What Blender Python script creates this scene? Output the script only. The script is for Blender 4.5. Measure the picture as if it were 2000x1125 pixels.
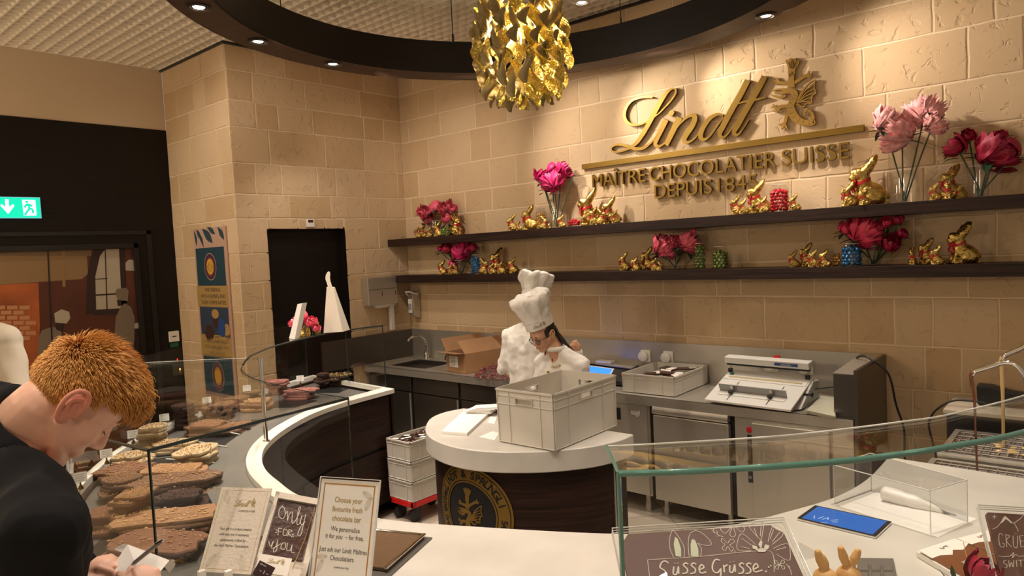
import bpy, math, random
import numpy as np
from mathutils import Matrix, Vector, Euler, noise
for o in list(bpy.data.objects): bpy.data.objects.remove(o)
S = bpy.context.scene; COL = S.collection
PI = math.pi
# ------------------------------------------------------------ camera
YAW, PIT, ROL, FPX = 0.713221464, -0.0544824493, -0.0493925761, 1370.46927
CAM = np.array([5.96, -5.15, 2.0])
def _axes():
    f = np.array([-math.sin(YAW)*math.cos(PIT), math.cos(YAW)*math.cos(PIT), math.sin(PIT)])
    r = np.array([math.cos(YAW), math.sin(YAW), 0]); u = np.cross(r, f)
    c, s = math.cos(ROL), math.sin(ROL)
    return np.array([c*r+s*u, -s*r+c*u, f])
AX = _axes()
def at(px, py, ax, v):
    """point of the photograph on the world plane axis=v (measuring aid)"""
    d = AX.T @ np.array([(px-1000)/FPX, (562.5-py)/FPX, 1.]); t = (v-CAM[ax])/d[ax]
    return Vector(CAM + t*d)
def depth(p): return float(AX[2] @ (np.array(p)-CAM))
cd = bpy.data.cameras.new('camera'); cam = bpy.data.objects.new('camera', cd); COL.objects.link(cam)
cd.sensor_width = 36; cd.lens = FPX/2000*36; cd.clip_start = 0.02
m = Matrix.Identity(4)
for i in range(3): m[i][0], m[i][1], m[i][2], m[i][3] = AX[0][i], AX[1][i], -AX[2][i], CAM[i]
cam.matrix_world = m; S.camera = cam
# ------------------------------------------------------------ world, exposure, lights
w = bpy.data.worlds.new('world'); S.world = w; w.use_nodes = True
w.node_tree.nodes['Background'].inputs[0].default_value = (1.0, 0.80, 0.60, 1)
w.node_tree.nodes['Background'].inputs[1].default_value = 0.22
S.view_settings.view_transform = 'Standard'; S.view_settings.look = 'None'
S.view_settings.exposure = 0.56; S.view_settings.gamma = 1; S.view_settings.use_curve_mapping = False
WARM = (1.0, 0.88, 0.77)
def spot(loc, aim, power, angle=70, blend=0.6, r=0.04, col=WARM):
    l = bpy.data.lights.new('spot_beam', 'SPOT'); l.energy = power; l.color = col
    l.spot_size = math.radians(angle); l.spot_blend = blend; l.shadow_soft_size = r
    o = bpy.data.objects.new('spot_beam', l); COL.objects.link(o); o.location = loc
    o.rotation_euler = (Vector(aim)-Vector(loc)).to_track_quat('-Z', 'Y').to_euler()
    return o
RING = (3.469, -2.155, 1.962, 1.814, -0.529, 0.234, 3.40, 3.64)   # cx cy a b angle width z0 z1
def ring_pt(t, off=0.0):
    cx, cy, a, b, th = RING[:5]; x = (a+off)*math.cos(t); y = (b+off)*math.sin(t)
    return cx+x*math.cos(th)-y*math.sin(th), cy+x*math.sin(th)+y*math.cos(th)
RLAMPS = []
for px, py in ((388, 13), (504, 80), (650, 124), (1496, 30)):
    p = at(px, py, 2, 3.4); RLAMPS.append((p.x, p.y))
for t in (0.55, -0.2, -1.1, -1.9, -2.5): RLAMPS.append(ring_pt(t, -0.11))
RLAMPS.insert(4, (2.45, -0.62))
for i, (x, y) in enumerate(RLAMPS):
    aim = (x + (x-3.47)*0.08, y+(y+2.16)*0.10, 0)
    spot((x, y, 3.385), aim, 76, 88, 0.8)
# adjustable downlights of the ring turned towards the stone walls
def ring_near(x):     # soffit point of the ring on the wall side at this x
    t = min((abs(ring_pt(k/100, -0.117)[0]-x), k/100) for k in range(628) if ring_pt(k/100, -0.117)[1] > -2.1)[1]; return ring_pt(t, -0.117)
for (x, y), aim_, pw, an in ((ring_near(1.95), (2.6, 0, 2.75), 76, 78), (ring_near(2.6), (3.6, 0, 2.75), 56, 84), (ring_near(3.3), (4.5, 0, 2.8), 58, 84), ((4.28, -0.62), (5.5, 0, 2.9), 66, 84), (ring_near(1.70), (1.0, 0, 2.6), 60, 75), (RLAMPS[2], (0, -0.5, 2.9), 34, 40), (RLAMPS[1], (4.2, 0, 2.9), 50, 60)):
    spot((x, y, 3.385), aim_, pw, an, 0.95)
CLAMPS = [(3.2, -3.7), (4.5, -3.5), (5.3, -2.9), (2.2, -3.3), (4.6, -1.4), (1.6, -2.6), (3.0, -1.3), (5.3, -1.6), (4.0, -5.2), (4.75, -4.55), (6.2, -4.2), (2.4, -4.9)]  # unseen ceiling spots; one added to brighten the customer and counter signs
for x, y in CLAMPS: spot((x, y, 3.9), (x, y-0.15, 0), 50, 66, 0.8)
for (x, y), aim_ in (((2.4, -3.3), (1.6, -.6, .5)), ((3.6, -3.9), (3.4, -.7, .4)), ((4.8, -3.9), (4.5, -.7, .4)), ((3.9, -4.6), (3.4, -2.2, .8))): spot((x, y, 3.9), aim_, 62, 42, 0.9)  # unseen spots added to brighten the work area and fridge fronts
spot((-0.4, -4.4, 3.88), (-0.7, -3.2, 1.8), 28, 85, 0.8)
def fill_point(x, y, z, pw, r=0.12):     # added point lights out of view, soft fill for ceiling and left walls
    l = bpy.data.lights.new('fill_point_light', 'POINT'); l.energy = pw; l.color = (1.0, 0.76, 0.50); l.shadow_soft_size = r
    o = bpy.data.objects.new('fill_point_light', l); COL.objects.link(o); o.location = (x, y, z)
for a in ((2.2, -7.2, 2.7, 58), (-0.4, -5.9, 2.6, 62), (6.3, -7.4, 2.7, 34)): fill_point(*a)
for a, b, pw, an in (((0.9, -3.3, 3.9), (0.0, -1.3, 2.4), 46, 75), ((-0.5, -3.6, 3.9), (-0.6, -1.98, 2.4), 16, 80), ((0.9, -1.6, 3.385), (0.0, -1.3, 1.6), 22, 80)): spot(a, b, pw, an, .9)  # spots without fixtures, added to brighten the left wall and pillar
# ------------------------------------------------------------ materials
MATS = {}
def nt(name):
    m = bpy.data.materials.new(name); m.use_nodes = True; MATS[name] = m
    return m, m.node_tree.nodes, m.node_tree.links, m.node_tree.nodes['Principled BSDF']
def mat(name, col, rough=0.5, metal=0.0, bump=0.0, bscale=40, var=0.0, vscale=6, spec=None, stretch=None, emit=None, estr=0, sub=0, trans=0, coat=0, detail=4):
    if name in MATS: return MATS[name]
    m, N, L, B = nt(name)
    B.inputs['Base Color'].default_value = (*col, 1); B.inputs['Roughness'].default_value = rough; B.inputs['Metallic'].default_value = metal
    if spec is not None: B.inputs['Specular IOR Level'].default_value = spec
    if sub: B.inputs['Subsurface Weight'].default_value = sub; B.inputs['Subsurface Radius'].default_value = (0.02, 0.008, 0.004); B.inputs['Subsurface Scale'].default_value = 0.3
    if trans: B.inputs['Transmission Weight'].default_value = trans
    if coat: B.inputs['Coat Weight'].default_value = coat; B.inputs['Coat Roughness'].default_value = 0.1
    if emit: B.inputs['Emission Color'].default_value = (*emit, 1); B.inputs['Emission Strength'].default_value = estr
    if bump or var:
        tc = N.new('ShaderNodeTexCoord'); mp = N.new('ShaderNodeMapping'); L.new(tc.outputs['Object'], mp.inputs[0])
        if stretch: mp.inputs['Scale'].default_value = stretch
    if bump:
        n = N.new('ShaderNodeTexNoise'); n.inputs['Scale'].default_value = bscale; n.inputs['Detail'].default_value = detail
        L.new(mp.outputs[0], n.inputs['Vector']); b = N.new('ShaderNodeBump'); b.inputs['Strength'].default_value = bump; b.inputs['Distance'].default_value = 0.01
        L.new(n.outputs['Fac'], b.inputs['Height']); L.new(b.outputs[0], B.inputs['Normal'])
    if var:
        n = N.new('ShaderNodeTexNoise'); n.inputs['Scale'].default_value = vscale; n.inputs['Detail'].default_value = 5
        L.new(mp.outputs[0], n.inputs['Vector'])
        r = N.new('ShaderNodeValToRGB'); r.color_ramp.elements[0].position = 0.3; r.color_ramp.elements[1].position = 0.7
        r.color_ramp.elements[0].color = (*[max(0, c*(1-var)) for c in col], 1); r.color_ramp.elements[1].color = (*[min(1, c*(1+var)) for c in col], 1)
        L.new(n.outputs['Fac'], r.inputs[0]); L.new(r.outputs[0], B.inputs['Base Color'])
    return m
def stone_mat():
    m, N, L, B = nt('sandstone_block')
    tc = N.new('ShaderNodeTexCoord'); geo = N.new('ShaderNodeNewGeometry')
    r = N.new('ShaderNodeValToRGB'); r.color_ramp.elements[0].color = (0.50, 0.335, 0.175, 1); r.color_ramp.elements[1].color = (0.66, 0.495, 0.32, 1)
    e = r.color_ramp.elements.new(0.5); e.color = (0.58, 0.415, 0.245, 1)
    n = N.new('ShaderNodeTexNoise'); n.inputs['Scale'].default_value = 3.0; n.inputs['Detail'].default_value = 6; L.new(tc.outputs['Object'], n.inputs['Vector'])
    mx = N.new('ShaderNodeMath'); mx.operation = 'MULTIPLY_ADD'; mx.inputs[1].default_value = 0.6; L.new(geo.outputs['Random Per Island'], mx.inputs[0])
    m2 = N.new('ShaderNodeMath'); m2.operation = 'MULTIPLY'; m2.inputs[1].default_value = 0.4; L.new(n.outputs['Fac'], m2.inputs[0]); L.new(m2.outputs[0], mx.inputs[2])
    L.new(mx.outputs[0], r.inputs[0]); L.new(r.outputs[0], B.inputs['Base Color']); B.inputs['Roughness'].default_value = 0.85
    B.inputs['Specular IOR Level'].default_value = 0.2
    n1 = N.new('ShaderNodeTexNoise'); n1.inputs['Scale'].default_value = 14; n1.inputs['Detail'].default_value = 8; n1.inputs['Distortion'].default_value = 0.6; L.new(tc.outputs['Object'], n1.inputs['Vector'])
    r1 = N.new('ShaderNodeValToRGB'); r1.color_ramp.elements[0].position = 0.33; r1.color_ramp.elements[1].position = 0.42; L.new(n1.outputs['Fac'], r1.inputs[0])
    n2 = N.new('ShaderNodeTexNoise'); n2.inputs['Scale'].default_value = 45; n2.inputs['Detail'].default_value = 5; L.new(tc.outputs['Object'], n2.inputs['Vector'])
    ad = N.new('ShaderNodeMath'); ad.operation = 'MULTIPLY_ADD'; ad.inputs[1].default_value = 0.35; L.new(n2.outputs['Fac'], ad.inputs[0]); L.new(r1.outputs[0], ad.inputs[2])
    b = N.new('ShaderNodeBump'); b.inputs['Strength'].default_value = 0.55; b.inputs['Distance'].default_value = 0.008; L.new(ad.outputs[0], b.inputs['Height']); L.new(b.outputs[0], B.inputs['Normal'])
    return m
STONE = stone_mat()
MORTAR = mat('pale_mortar', (0.74, 0.58, 0.39), 0.9, bump=0.3, bscale=60)
def wood_mat(name, c0, c1, rough=0.45, sc=(0.6, 0.6, 22)):
    m, N, L, B = nt(name); tc = N.new('ShaderNodeTexCoord'); mp = N.new('ShaderNodeMapping'); mp.inputs['Scale'].default_value = sc
    L.new(tc.outputs['Object'], mp.inputs[0]); n = N.new('ShaderNodeTexNoise'); n.inputs['Scale'].default_value = 4; n.inputs['Detail'].default_value = 8; n.inputs['Roughness'].default_value = 0.65
    L.new(mp.outputs[0], n.inputs['Vector']); r = N.new('ShaderNodeValToRGB'); r.color_ramp.elements[0].position = 0.35; r.color_ramp.elements[1].position = 0.68
    r.color_ramp.elements[0].color = (*c0, 1); r.color_ramp.elements[1].color = (*c1, 1); L.new(n.outputs['Fac'], r.inputs[0]); L.new(r.outputs[0], B.inputs['Base Color'])
    B.inputs['Roughness'].default_value = rough; B.inputs['Specular IOR Level'].default_value = 0.25; b = N.new('ShaderNodeBump'); b.inputs['Strength'].default_value = 0.25; b.inputs['Distance'].default_value = 0.004
    L.new(n.outputs['Fac'], b.inputs['Height']); L.new(b.outputs[0], B.inputs['Normal']); return m
WENGE = wood_mat('dark_wenge_wood', (0.010, 0.0045, 0.0035), (0.040, 0.018, 0.012))
WENGE_RING = wood_mat('brown_wenge_veneer', (0.030, 0.014, 0.008), (0.065, 0.030, 0.017), 0.5, (3, 3, 3))
BLACKWOOD = wood_mat('black_stained_wood', (0.005, 0.0035, 0.003), (0.012, 0.008, 0.006))
MARBLE = mat('cream_marble', (0.60, 0.565, 0.505), 0.28, var=0.07, vscale=5)
WHITE = mat('white_solid_surface', (0.74, 0.70, 0.63), 0.35)
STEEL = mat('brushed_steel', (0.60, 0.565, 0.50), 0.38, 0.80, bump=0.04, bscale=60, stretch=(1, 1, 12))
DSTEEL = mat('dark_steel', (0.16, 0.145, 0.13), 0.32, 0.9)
CHROME = mat('chrome', (0.75, 0.72, 0.68), 0.08, 1.0)
BLACK = mat('black_plastic', (0.012, 0.012, 0.013), 0.4)
DGREY = mat('dark_grey_rubber', (0.05, 0.05, 0.05), 0.6)
PLW = mat('white_plastic', (0.78, 0.75, 0.69), 0.4)
CRATE = mat('milky_crate_plastic', (0.62, 0.575, 0.495), 0.42, bump=0.03, bscale=8)
PAPER = mat('white_paper', (0.82, 0.79, 0.74), 0.7)
CREAM = mat('cream_paint', (0.60, 0.47, 0.32), 0.8)
GOLDS = mat('brushed_brass', (0.21, 0.128, 0.030), 0.34, 1.0, bump=0.05, bscale=50, stretch=(14, 14, 1))
GOLDSIDE = mat('dark_brass', (0.22, 0.13, 0.045), 0.45, 0.8)
FOIL = mat('gold_foil', (0.60, 0.41, 0.12), 0.24, 1.0, bump=0.8, bscale=16, detail=3)
RED = mat('red_satin', (0.50, 0.01, 0.018), 0.4)
def glass_mat(name, tint=(1, 1, 1), ior=1.5, rough=0.0, gl=1.0):
    m, N, L, B = nt(name); N.remove(B); out = N['Material Output']
    t = N.new('ShaderNodeBsdfTransparent'); t.inputs[0].default_value = (*tint, 1)
    g = N.new('ShaderNodeBsdfGlossy'); g.inputs['Roughness'].default_value = rough; g.inputs['Color'].default_value = (gl, gl, gl, 1)
    f = N.new('ShaderNodeFresnel'); f.inputs[0].default_value = ior
    mx = N.new('ShaderNodeMixShader'); gg = N.new('ShaderNodeNewGeometry'); sb = N.new('ShaderNodeMath'); sb.operation = 'SUBTRACT'; sb.use_clamp = True
    L.new(f.outputs[0], sb.inputs[0]); L.new(gg.outputs['Backfacing'], sb.inputs[1]); L.new(sb.outputs[0], mx.inputs[0]); L.new(t.outputs[0], mx.inputs[1]); L.new(g.outputs[0], mx.inputs[2]); L.new(mx.outputs[0], out.inputs[0])
    return m
GLASS = glass_mat('clear_glass', (0.975, 0.985, 0.975))
ACRYL = glass_mat('clear_acrylic', (0.97, 0.97, 0.965), 1.45)
GEDGE = mat('green_glass_edge', (0.10, 0.24, 0.19), 0.12, coat=0.6)
AEDGE = mat('bright_acrylic_edge', (0.62, 0.60, 0.55), 0.2)
DEDGE = mat('dark_glass_edge', (0.015, 0.02, 0.018), 0.15)
SKIN = mat('skin', (0.80, 0.475, 0.35), 0.5, sub=0.25, var=0.06, vscale=12)
SKIN2 = mat('warm_skin', (0.60, 0.33, 0.20), 0.5, sub=0.2)
CLOTHW = mat('white_cotton', (0.74, 0.70, 0.64), 0.85, bump=0.9, bscale=7, detail=3)
# ------------------------------------------------------------ mesh building
class MB:
    def __init__(s): s.v = []; s.f = []; s.mi = []; s.T = Matrix.Identity(4); s.m = 0
    def add(s, vs, fs):
        k = len(s.v); T = s.T
        s.v += [tuple(T @ Vector(p)) for p in vs]; s.f += [tuple(i+k for i in f) for f in fs]; s.mi += [s.m]*len(fs); return s
    def box(s, c, d, R=None):
        x, y, z = d[0]/2, d[1]/2, d[2]/2
        vs = [Vector((a*x, b*y, e*z)) for e in (-1, 1) for a, b in ((-1, -1), (1, -1), (1, 1), (-1, 1))]
        if R is not None: vs = [R @ p for p in vs]
        return s.add([p+Vector(c) for p in vs], [(3, 2, 1, 0), (4, 5, 6, 7), (0, 1, 5, 4), (1, 2, 6, 5), (2, 3, 7, 6), (3, 0, 4, 7)])
    def b2(s, a, b): return s.box([(a[i]+b[i])/2 for i in range(3)], [abs(a[i]-b[i]) for i in range(3)])
    def loft(s, rings, cap=True, closed=True):
        n = len(rings[0]); vs = [p for r in rings for p in r]; fs = []
        for i in range(len(rings)-1):
            for j in range(n if closed else n-1):
                k = (j+1) % n; fs.append((i*n+j, i*n+k, (i+1)*n+k, (i+1)*n+j))
        if cap and closed: fs += [tuple(range(n))[::-1], tuple((len(rings)-1)*n+j for j in range(n))]
        return s.add(vs, fs)
    def prism(s, poly, z0, z1):
        return s.loft([[(x, y, z0) for x, y in poly], [(x, y, z1) for x, y in poly]])
    def lathe(s, prof, c=(0, 0, 0), n=24, cap=True):
        return s.loft([[(c[0]+r*math.cos(2*PI*j/n), c[1]+r*math.sin(2*PI*j/n), c[2]+z) for j in range(n)] for r, z in prof], cap)
    def tube(s, pts, r, n=8, cap=True, flat=1.0):
        pts = [Vector(p) for p in pts]; rr = r if isinstance(r, (list, tuple)) else [r]*len(pts)
        rings = []; up = None
        for i, p in enumerate(pts):
            t = (pts[min(i+1, len(pts)-1)]-pts[max(i-1, 0)]); t = t.normalized() if t.length > 1e-9 else Vector((0, 0, 1))
            if up is None: up = t.orthogonal().normalized()
            up = (up - t*up.dot(t)); up = up.normalized() if up.length > 1e-6 else t.orthogonal().normalized()
            b = t.cross(up); rings.append([p+(up*math.cos(2*PI*j/n)*flat+b*math.sin(2*PI*j/n))*rr[i] for j in range(n)])
        return s.loft(rings, cap)
    def ell(s, c, r, n=16, m_=10, R=None):
        rings = []
        for i in range(1, m_):
            a = -PI/2+PI*i/m_; rings.append([Vector((r[0]*math.cos(a)*math.cos(2*PI*j/n), r[1]*math.cos(a)*math.sin(2*PI*j/n), r[2]*math.sin(a))) for j in range(n)])
        vs = [Vector((0, 0, -r[2]))]+[p for q in rings for p in q]+[Vector((0, 0, r[2]))]
        if R is not None: vs = [R @ p for p in vs]
        vs = [p+Vector(c) for p in vs]; fs = []
        for j in range(n): fs.append((0, 1+(j+1) % n, 1+j))
        for i in range(m_-2):
            for j in range(n): k = (j+1) % n; fs.append((1+i*n+j, 1+i*n+k, 1+(i+1)*n+k, 1+(i+1)*n+j))
        l = 1+(m_-2)*n; e = len(vs)-1
        for j in range(n): fs.append((l+j, l+(j+1) % n, e))
        return s.add(vs, fs)
    def cap_(s, a, b, ra, rb, n=14):
        """capsule between two joints"""
        a, b = Vector(a), Vector(b); d = b-a; L = d.length; t = d.normalized() if L > 1e-6 else Vector((0, 0, 1))
        pts = []; rs = []
        for q in (90, 65, 40, 15): A = math.radians(q); pts.append(a-t*ra*math.sin(A)); rs.append(max(ra*math.cos(A), 1e-4))
        for k in range(1, 5): pts.append(a+d*k/5); rs.append(ra+(rb-ra)*k/5)
        for q in (0, 25, 50, 70, 90): A = math.radians(q); pts.append(b+t*rb*math.sin(A)); rs.append(max(rb*math.cos(A), 1e-4))
        return s.tube(pts, rs, n)
    def quad(s, a, b, c, d): return s.add([a, b, c, d], [(0, 1, 2, 3)])
    def mesh(s, name):
        me = bpy.data.meshes.new(name); me.from_pydata(s.v, [], s.f); me.polygons.foreach_set('material_index', s.mi); me.update(); return me
def link(name, me, mats, parent=None, smooth=0, bevel=0, seg=2, loc=None):
    o = bpy.data.objects.new(name, me); COL.objects.link(o)
    if not isinstance(mats, (list, tuple)): mats = [mats]
    if len(me.materials) == 0:
        for m_ in mats: me.materials.append(m_)
    if smooth:
        me.shade_smooth()
        if smooth < 180: me.set_sharp_from_angle(angle=math.radians(smooth))
    if bevel:
        b = o.modifiers.new('bevel', 'BEVEL'); b.width = bevel; b.segments = seg; b.limit_method = 'ANGLE'; b.angle_limit = 0.7
    if parent is not None:
        o.parent = parent; wl = parent.get('wl')
        if wl is not None:
            me.transform(Matrix.Translation(-Vector(wl)))
    if loc is not None: o.location = loc
    return o
def ob(name, mb, mats, parent=None, smooth=0, bevel=0, seg=2, loc=None): return link(name, mb.mesh(name), mats, parent, smooth, bevel, seg, loc)
def tag(o, label, cat, group=None, kind=None):
    o['label'] = label; o['category'] = cat
    if group: o['group'] = group
    if kind: o['kind'] = kind
    return o
def thing(name, label, cat, loc=(0, 0, 0), rz=0, group=None, world=True):
    """Empty at the base; world=True: part meshes are given in world coordinates"""
    o = bpy.data.objects.new(name, None); COL.objects.link(o); o.empty_display_size = 0.05; o.location = loc; o.rotation_euler = (0, 0, rz)
    if world: o['wl'] = list(loc)
    return tag(o, label, cat, group)
def struct(name, mb, mats, parent=None, **k):
    o = ob(name, mb, mats, parent, **k)
    if parent is None: o['kind'] = 'structure'
    return o
def dup(root, loc=None, rz=None, label=None, scale=None, group=None, rot=None):
    r = root.copy(); COL.objects.link(r)
    if loc is not None: r.location = loc
    if rz is not None: r.rotation_euler = (0, 0, rz)
    if rot is not None: r.rotation_euler = rot
    if scale is not None: r.scale = (scale,)*3 if not isinstance(scale, (tuple, list)) else scale
    if label: r['label'] = label
    if group: r['group'] = group
    for ch in list(root.children):
        c = ch.copy(); COL.objects.link(c); c.parent = r
        for g in list(ch.children):
            d = g.copy(); COL.objects.link(d); d.parent = c
    return r
def fuse(mb, name, voxel=0.006, smooth=6, fac=0.5):
    """weld overlapping volumes of one body into one continuous skin"""
    me = mb.mesh(name); o = bpy.data.objects.new('tmp', me); COL.objects.link(o)
    r = o.modifiers.new('r', 'REMESH'); r.mode = 'VOXEL'; r.voxel_size = voxel
    if smooth: q = o.modifiers.new('s', 'SMOOTH'); q.iterations = smooth; q.factor = fac
    dg = bpy.context.evaluated_depsgraph_get(); out = bpy.data.meshes.new_from_object(o.evaluated_get(dg)); out.name = name
    bpy.data.objects.remove(o); out.materials.clear(); return out
def displace(me, amp, sc, seed=0, fn=None):
    me.update(); ns = [v.normal.copy() for v in me.vertices]
    for v, n_ in zip(me.vertices, ns):
        d = fn(v.co) if fn else noise.noise(v.co*sc+Vector((seed, seed*2, 0)))
        v.co += n_*d*amp
    me.update()
def text_me(s, size, ext=0.001, align='CENTER', shear=0, bold=0, sx=1.0, space=1.0, line=1.0, res=4):
    c = bpy.data.curves.new('t', 'FONT'); c.body = s; c.size = size; c.extrude = ext; c.align_x = align; c.align_y = 'CENTER'; c.shear = shear; c.offset = bold
    c.space_character = space; c.space_line = line; c.resolution_u = res
    o = bpy.data.objects.new('t', c); COL.objects.link(o); dg = bpy.context.evaluated_depsgraph_get(); me = bpy.data.meshes.new_from_object(o.evaluated_get(dg))
    bpy.data.objects.remove(o); me.materials.clear(); me.transform(Matrix.Diagonal((sx, 1, 1, 1))); return me
def frame(o, x, y):
    """matrix with origin o, in-plane axes x (right) and y (up)"""
    x = Vector(x).normalized(); y = Vector(y); y = (y-x*y.dot(x)).normalized(); z = x.cross(y); M = Matrix.Identity(4)
    for i in range(3): M[i][0], M[i][1], M[i][2], M[i][3] = x[i], y[i], z[i], o[i]
    return M
def text(name, s, size, M, mt, parent, **k):
    me = text_me(s, size, **k); me.transform(M); me.name = name; return link(name, me, mt, parent)
def catmull(P, n=8, closed=False):
    P = [np.array(p, float) for p in P]; out = []; N = len(P)
    for i in range(N if closed else N-1):
        g = (lambda k: P[k % N]) if closed else (lambda k: P[min(max(k, 0), N-1)])
        a, b, c, d = g(i-1), g(i), g(i+1), g(i+2)
        for j in range(n):
            t = j/n; out.append(0.5*((2*b)+(-a+c)*t+(2*a-5*b+4*c-d)*t*t+(-a+3*b-3*c+d)*t**3))
    if not closed: out.append(P[-1])
    return out
def stroke(mb, pts, n=6, thick=0.01, z=0.0, closed=False):
    """pts (x, y, width): flat pen stroke with thickness, in the local xy plane"""
    C_ = catmull(pts, n, closed); L = len(C_); a = []; b = []
    for i in range(L):
        p = C_[i]; q = C_[min(i+1, L-1)]-C_[max(i-1, 0)] if not closed else C_[(i+1) % L]-C_[i-1]
        h = math.hypot(q[0], q[1]) or 1; nx, ny = -q[1]/h, q[0]/h; w_ = max(p[2], 1e-4)/2
        a.append((p[0]+nx*w_, p[1]+ny*w_)); b.append((p[0]-nx*w_, p[1]-ny*w_))
    tz = [z+thick*(1+.07*i/L) for i in range(L)]; rings = [[(a[i][0], a[i][1], z), (b[i][0], b[i][1], z), (b[i][0], b[i][1], tz[i]), (a[i][0], a[i][1], tz[i])] for i in range(L)]
    if closed: rings.append(rings[0])
    mb.loft(rings, cap=not closed)
R = random.Random(7)
# ============================================================ the setting
ROWS = [0, 0.32, 0.64, 0.955, 1.24, 1.56, 1.82, 2.08, 2.40, 2.62, 2.90, 3.22, 3.455, 3.72, 3.965]
def stone_wall(name, P, u0, u1, holes=(), seed=1, z1=3.965):
    """P(u, z, d): point at run u, height z, d metres in front of the wall"""
    rr = random.Random(seed); mb = MB(); mb.m = 1
    mb.add([P(u0, 0, 0), P(u1, 0, 0), P(u1, z1, 0), P(u0, z1, 0)], [(0, 1, 2, 3)]) if not holes else None
    if holes:
        hu0, hu1, hz = holes
        for a, b, c, d in ((u0, hu0, 0, z1), (hu1, u1, 0, z1), (hu0, hu1, hz, z1)): mb.add([P(a, c, 0), P(b, c, 0), P(b, d, 0), P(a, d, 0)], [(0, 1, 2, 3)])
    mb.m = 0
    def block(a, b, c, d):
        if b-a < 0.03: return
        g = 0.0045; a += g; b -= g; c += g; d -= g; ed = 0.006; h = 0.0045
        def ringp(ins, dep):
            A, B_, C_, D_ = a+ins, b-ins, c+ins, d-ins; n = 5; pts = []
            for k in range(n): pts.append((A+(B_-A)*k/n, C_))
            for k in range(n): pts.append((B_, C_+(D_-C_)*k/n))
            for k in range(n): pts.append((B_-(B_-A)*k/n, D_))
            for k in range(n): pts.append((A, D_-(D_-C_)*k/n))
            return [P(x+(noise.noise(Vector((x*9, z*9, seed))))*0.006, z+(noise.noise(Vector((x*9, z*9, seed+5))))*0.006, dep) for x, z in pts]
        mb.loft([ringp(0, -0.001), ringp(0.001, h*0.6), ringp(ed, h)], cap=False)
        r = ringp(ed, h); mb.add(r, [tuple(range(len(r)))])
    for z0, z2 in zip(ROWS[:-1], ROWS[1:]):
        u = u0; off = True
        while u < u1-1e-6:
            wd = rr.choice((0.22, 0.28, 0.34, 0.42, 0.50, 0.58, 0.66))*rr.uniform(0.9, 1.1)
            if off: wd *= rr.uniform(0.4, 1); off = False
            v = min(u+wd, u1)
            if u1-v < 0.09: v = u1
            if holes and z0 < hz and v > hu0 and u < hu1:
                if u < hu0-0.03: block(u, hu0, z0, min(z2, 9))
                if z2 > hz: block(max(u, hu0), min(v, hu1), hz, z2)
                if v > hu1+0.03: block(hu1, v, z0, z2)
            else: block(u, v, z0, z2)
            u = v
    return struct(name, mb, [STONE, MORTAR])
stone_wall('wall_back', lambda u, z, d: (u, -d, z), 0, 7.6, seed=11)
DY0, DY1, DZ = -1.68, -0.82, 2.295
stone_wall('wall_left', lambda u, z, d: (d, u, z), -1.98, 0, holes=(DY0, DY1, DZ), seed=23)
stone_wall('wall_pillar', lambda u, z, d: (u, -1.98-d, z), -1.262, 0.0, seed=35)
mb = MB(); mb.b2((-1.5, 0.02, 0), (7.8, 0.3, 4.3)); struct('wall_core', mb, CREAM)
# dark door recess with door
mb = MB()
mb.b2((-0.10, DY0-0.02, 0), (-0.0, DY0, DZ)); mb.b2((-0.10, DY1, 0), (-0.0, DY1+0.02, DZ)); mb.b2((-0.10, DY0, DZ), (0, DY1, DZ+0.02)); struct('trim_1', mb, BLACKWOOD)
d = thing('door_1', '', 'door', (-0.1, DY0, 0)); del d['label']; del d['category']; d['kind'] = 'structure'
mb = MB(); mb.b2((-0.14, DY0, 0), (-0.10, DY1, DZ)); ob('door_panel', mb, BLACKWOOD, d)
mb = MB(); mb.tube([(-0.10, DY1-0.09, 1.03), (-0.04, DY1-0.09, 1.03), (-0.04, DY1-0.22, 1.03)], 0.010); mb.b2((-0.102, DY1-0.115, 0.93), (-0.094, DY1-0.065, 1.09)); ob('door_handle', mb, CHROME, d, smooth=40)
# dark panelled wall on the left, cream band above it
XD = -1.262; OY = -2.335; OZ = 2.245
mb = MB(); mb.b2((XD-0.1, -1.98, 0), (XD, OY, 3.362)); mb.b2((XD-0.1, OY, OZ), (XD, -7.5, 3.362)); mb.b2((XD-0.1, -5.6, 0), (XD, -7.5, OZ))
struct('wall_dark_panel', mb, BLACKWOOD)
mb = MB(); mb.b2((XD-0.1, -1.98, 3.362), (XD-0.01, -7.5, 3.965)); struct('wall_cream_band', mb, CREAM)
mb = MB()
for a, b in (((XD-0.02, OY+0.0, 0), (XD+0.015, OY-0.045, OZ)), ((XD-0.02, OY+0.13, 0), (XD+0.012, OY+0.085, OZ+0.12)), ((XD-0.02, OY, OZ-0.05), (XD+0.015, -5.6, OZ)), ((XD-0.02, OY+0.13, OZ+0.08), (XD+0.012, -5.6, OZ+0.12))):
    mb.b2(a, b)
struct('trim_2', mb, mat('near_black_lacquer', (0.008, 0.006, 0.005), 0.35), bevel=0.003)
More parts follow.
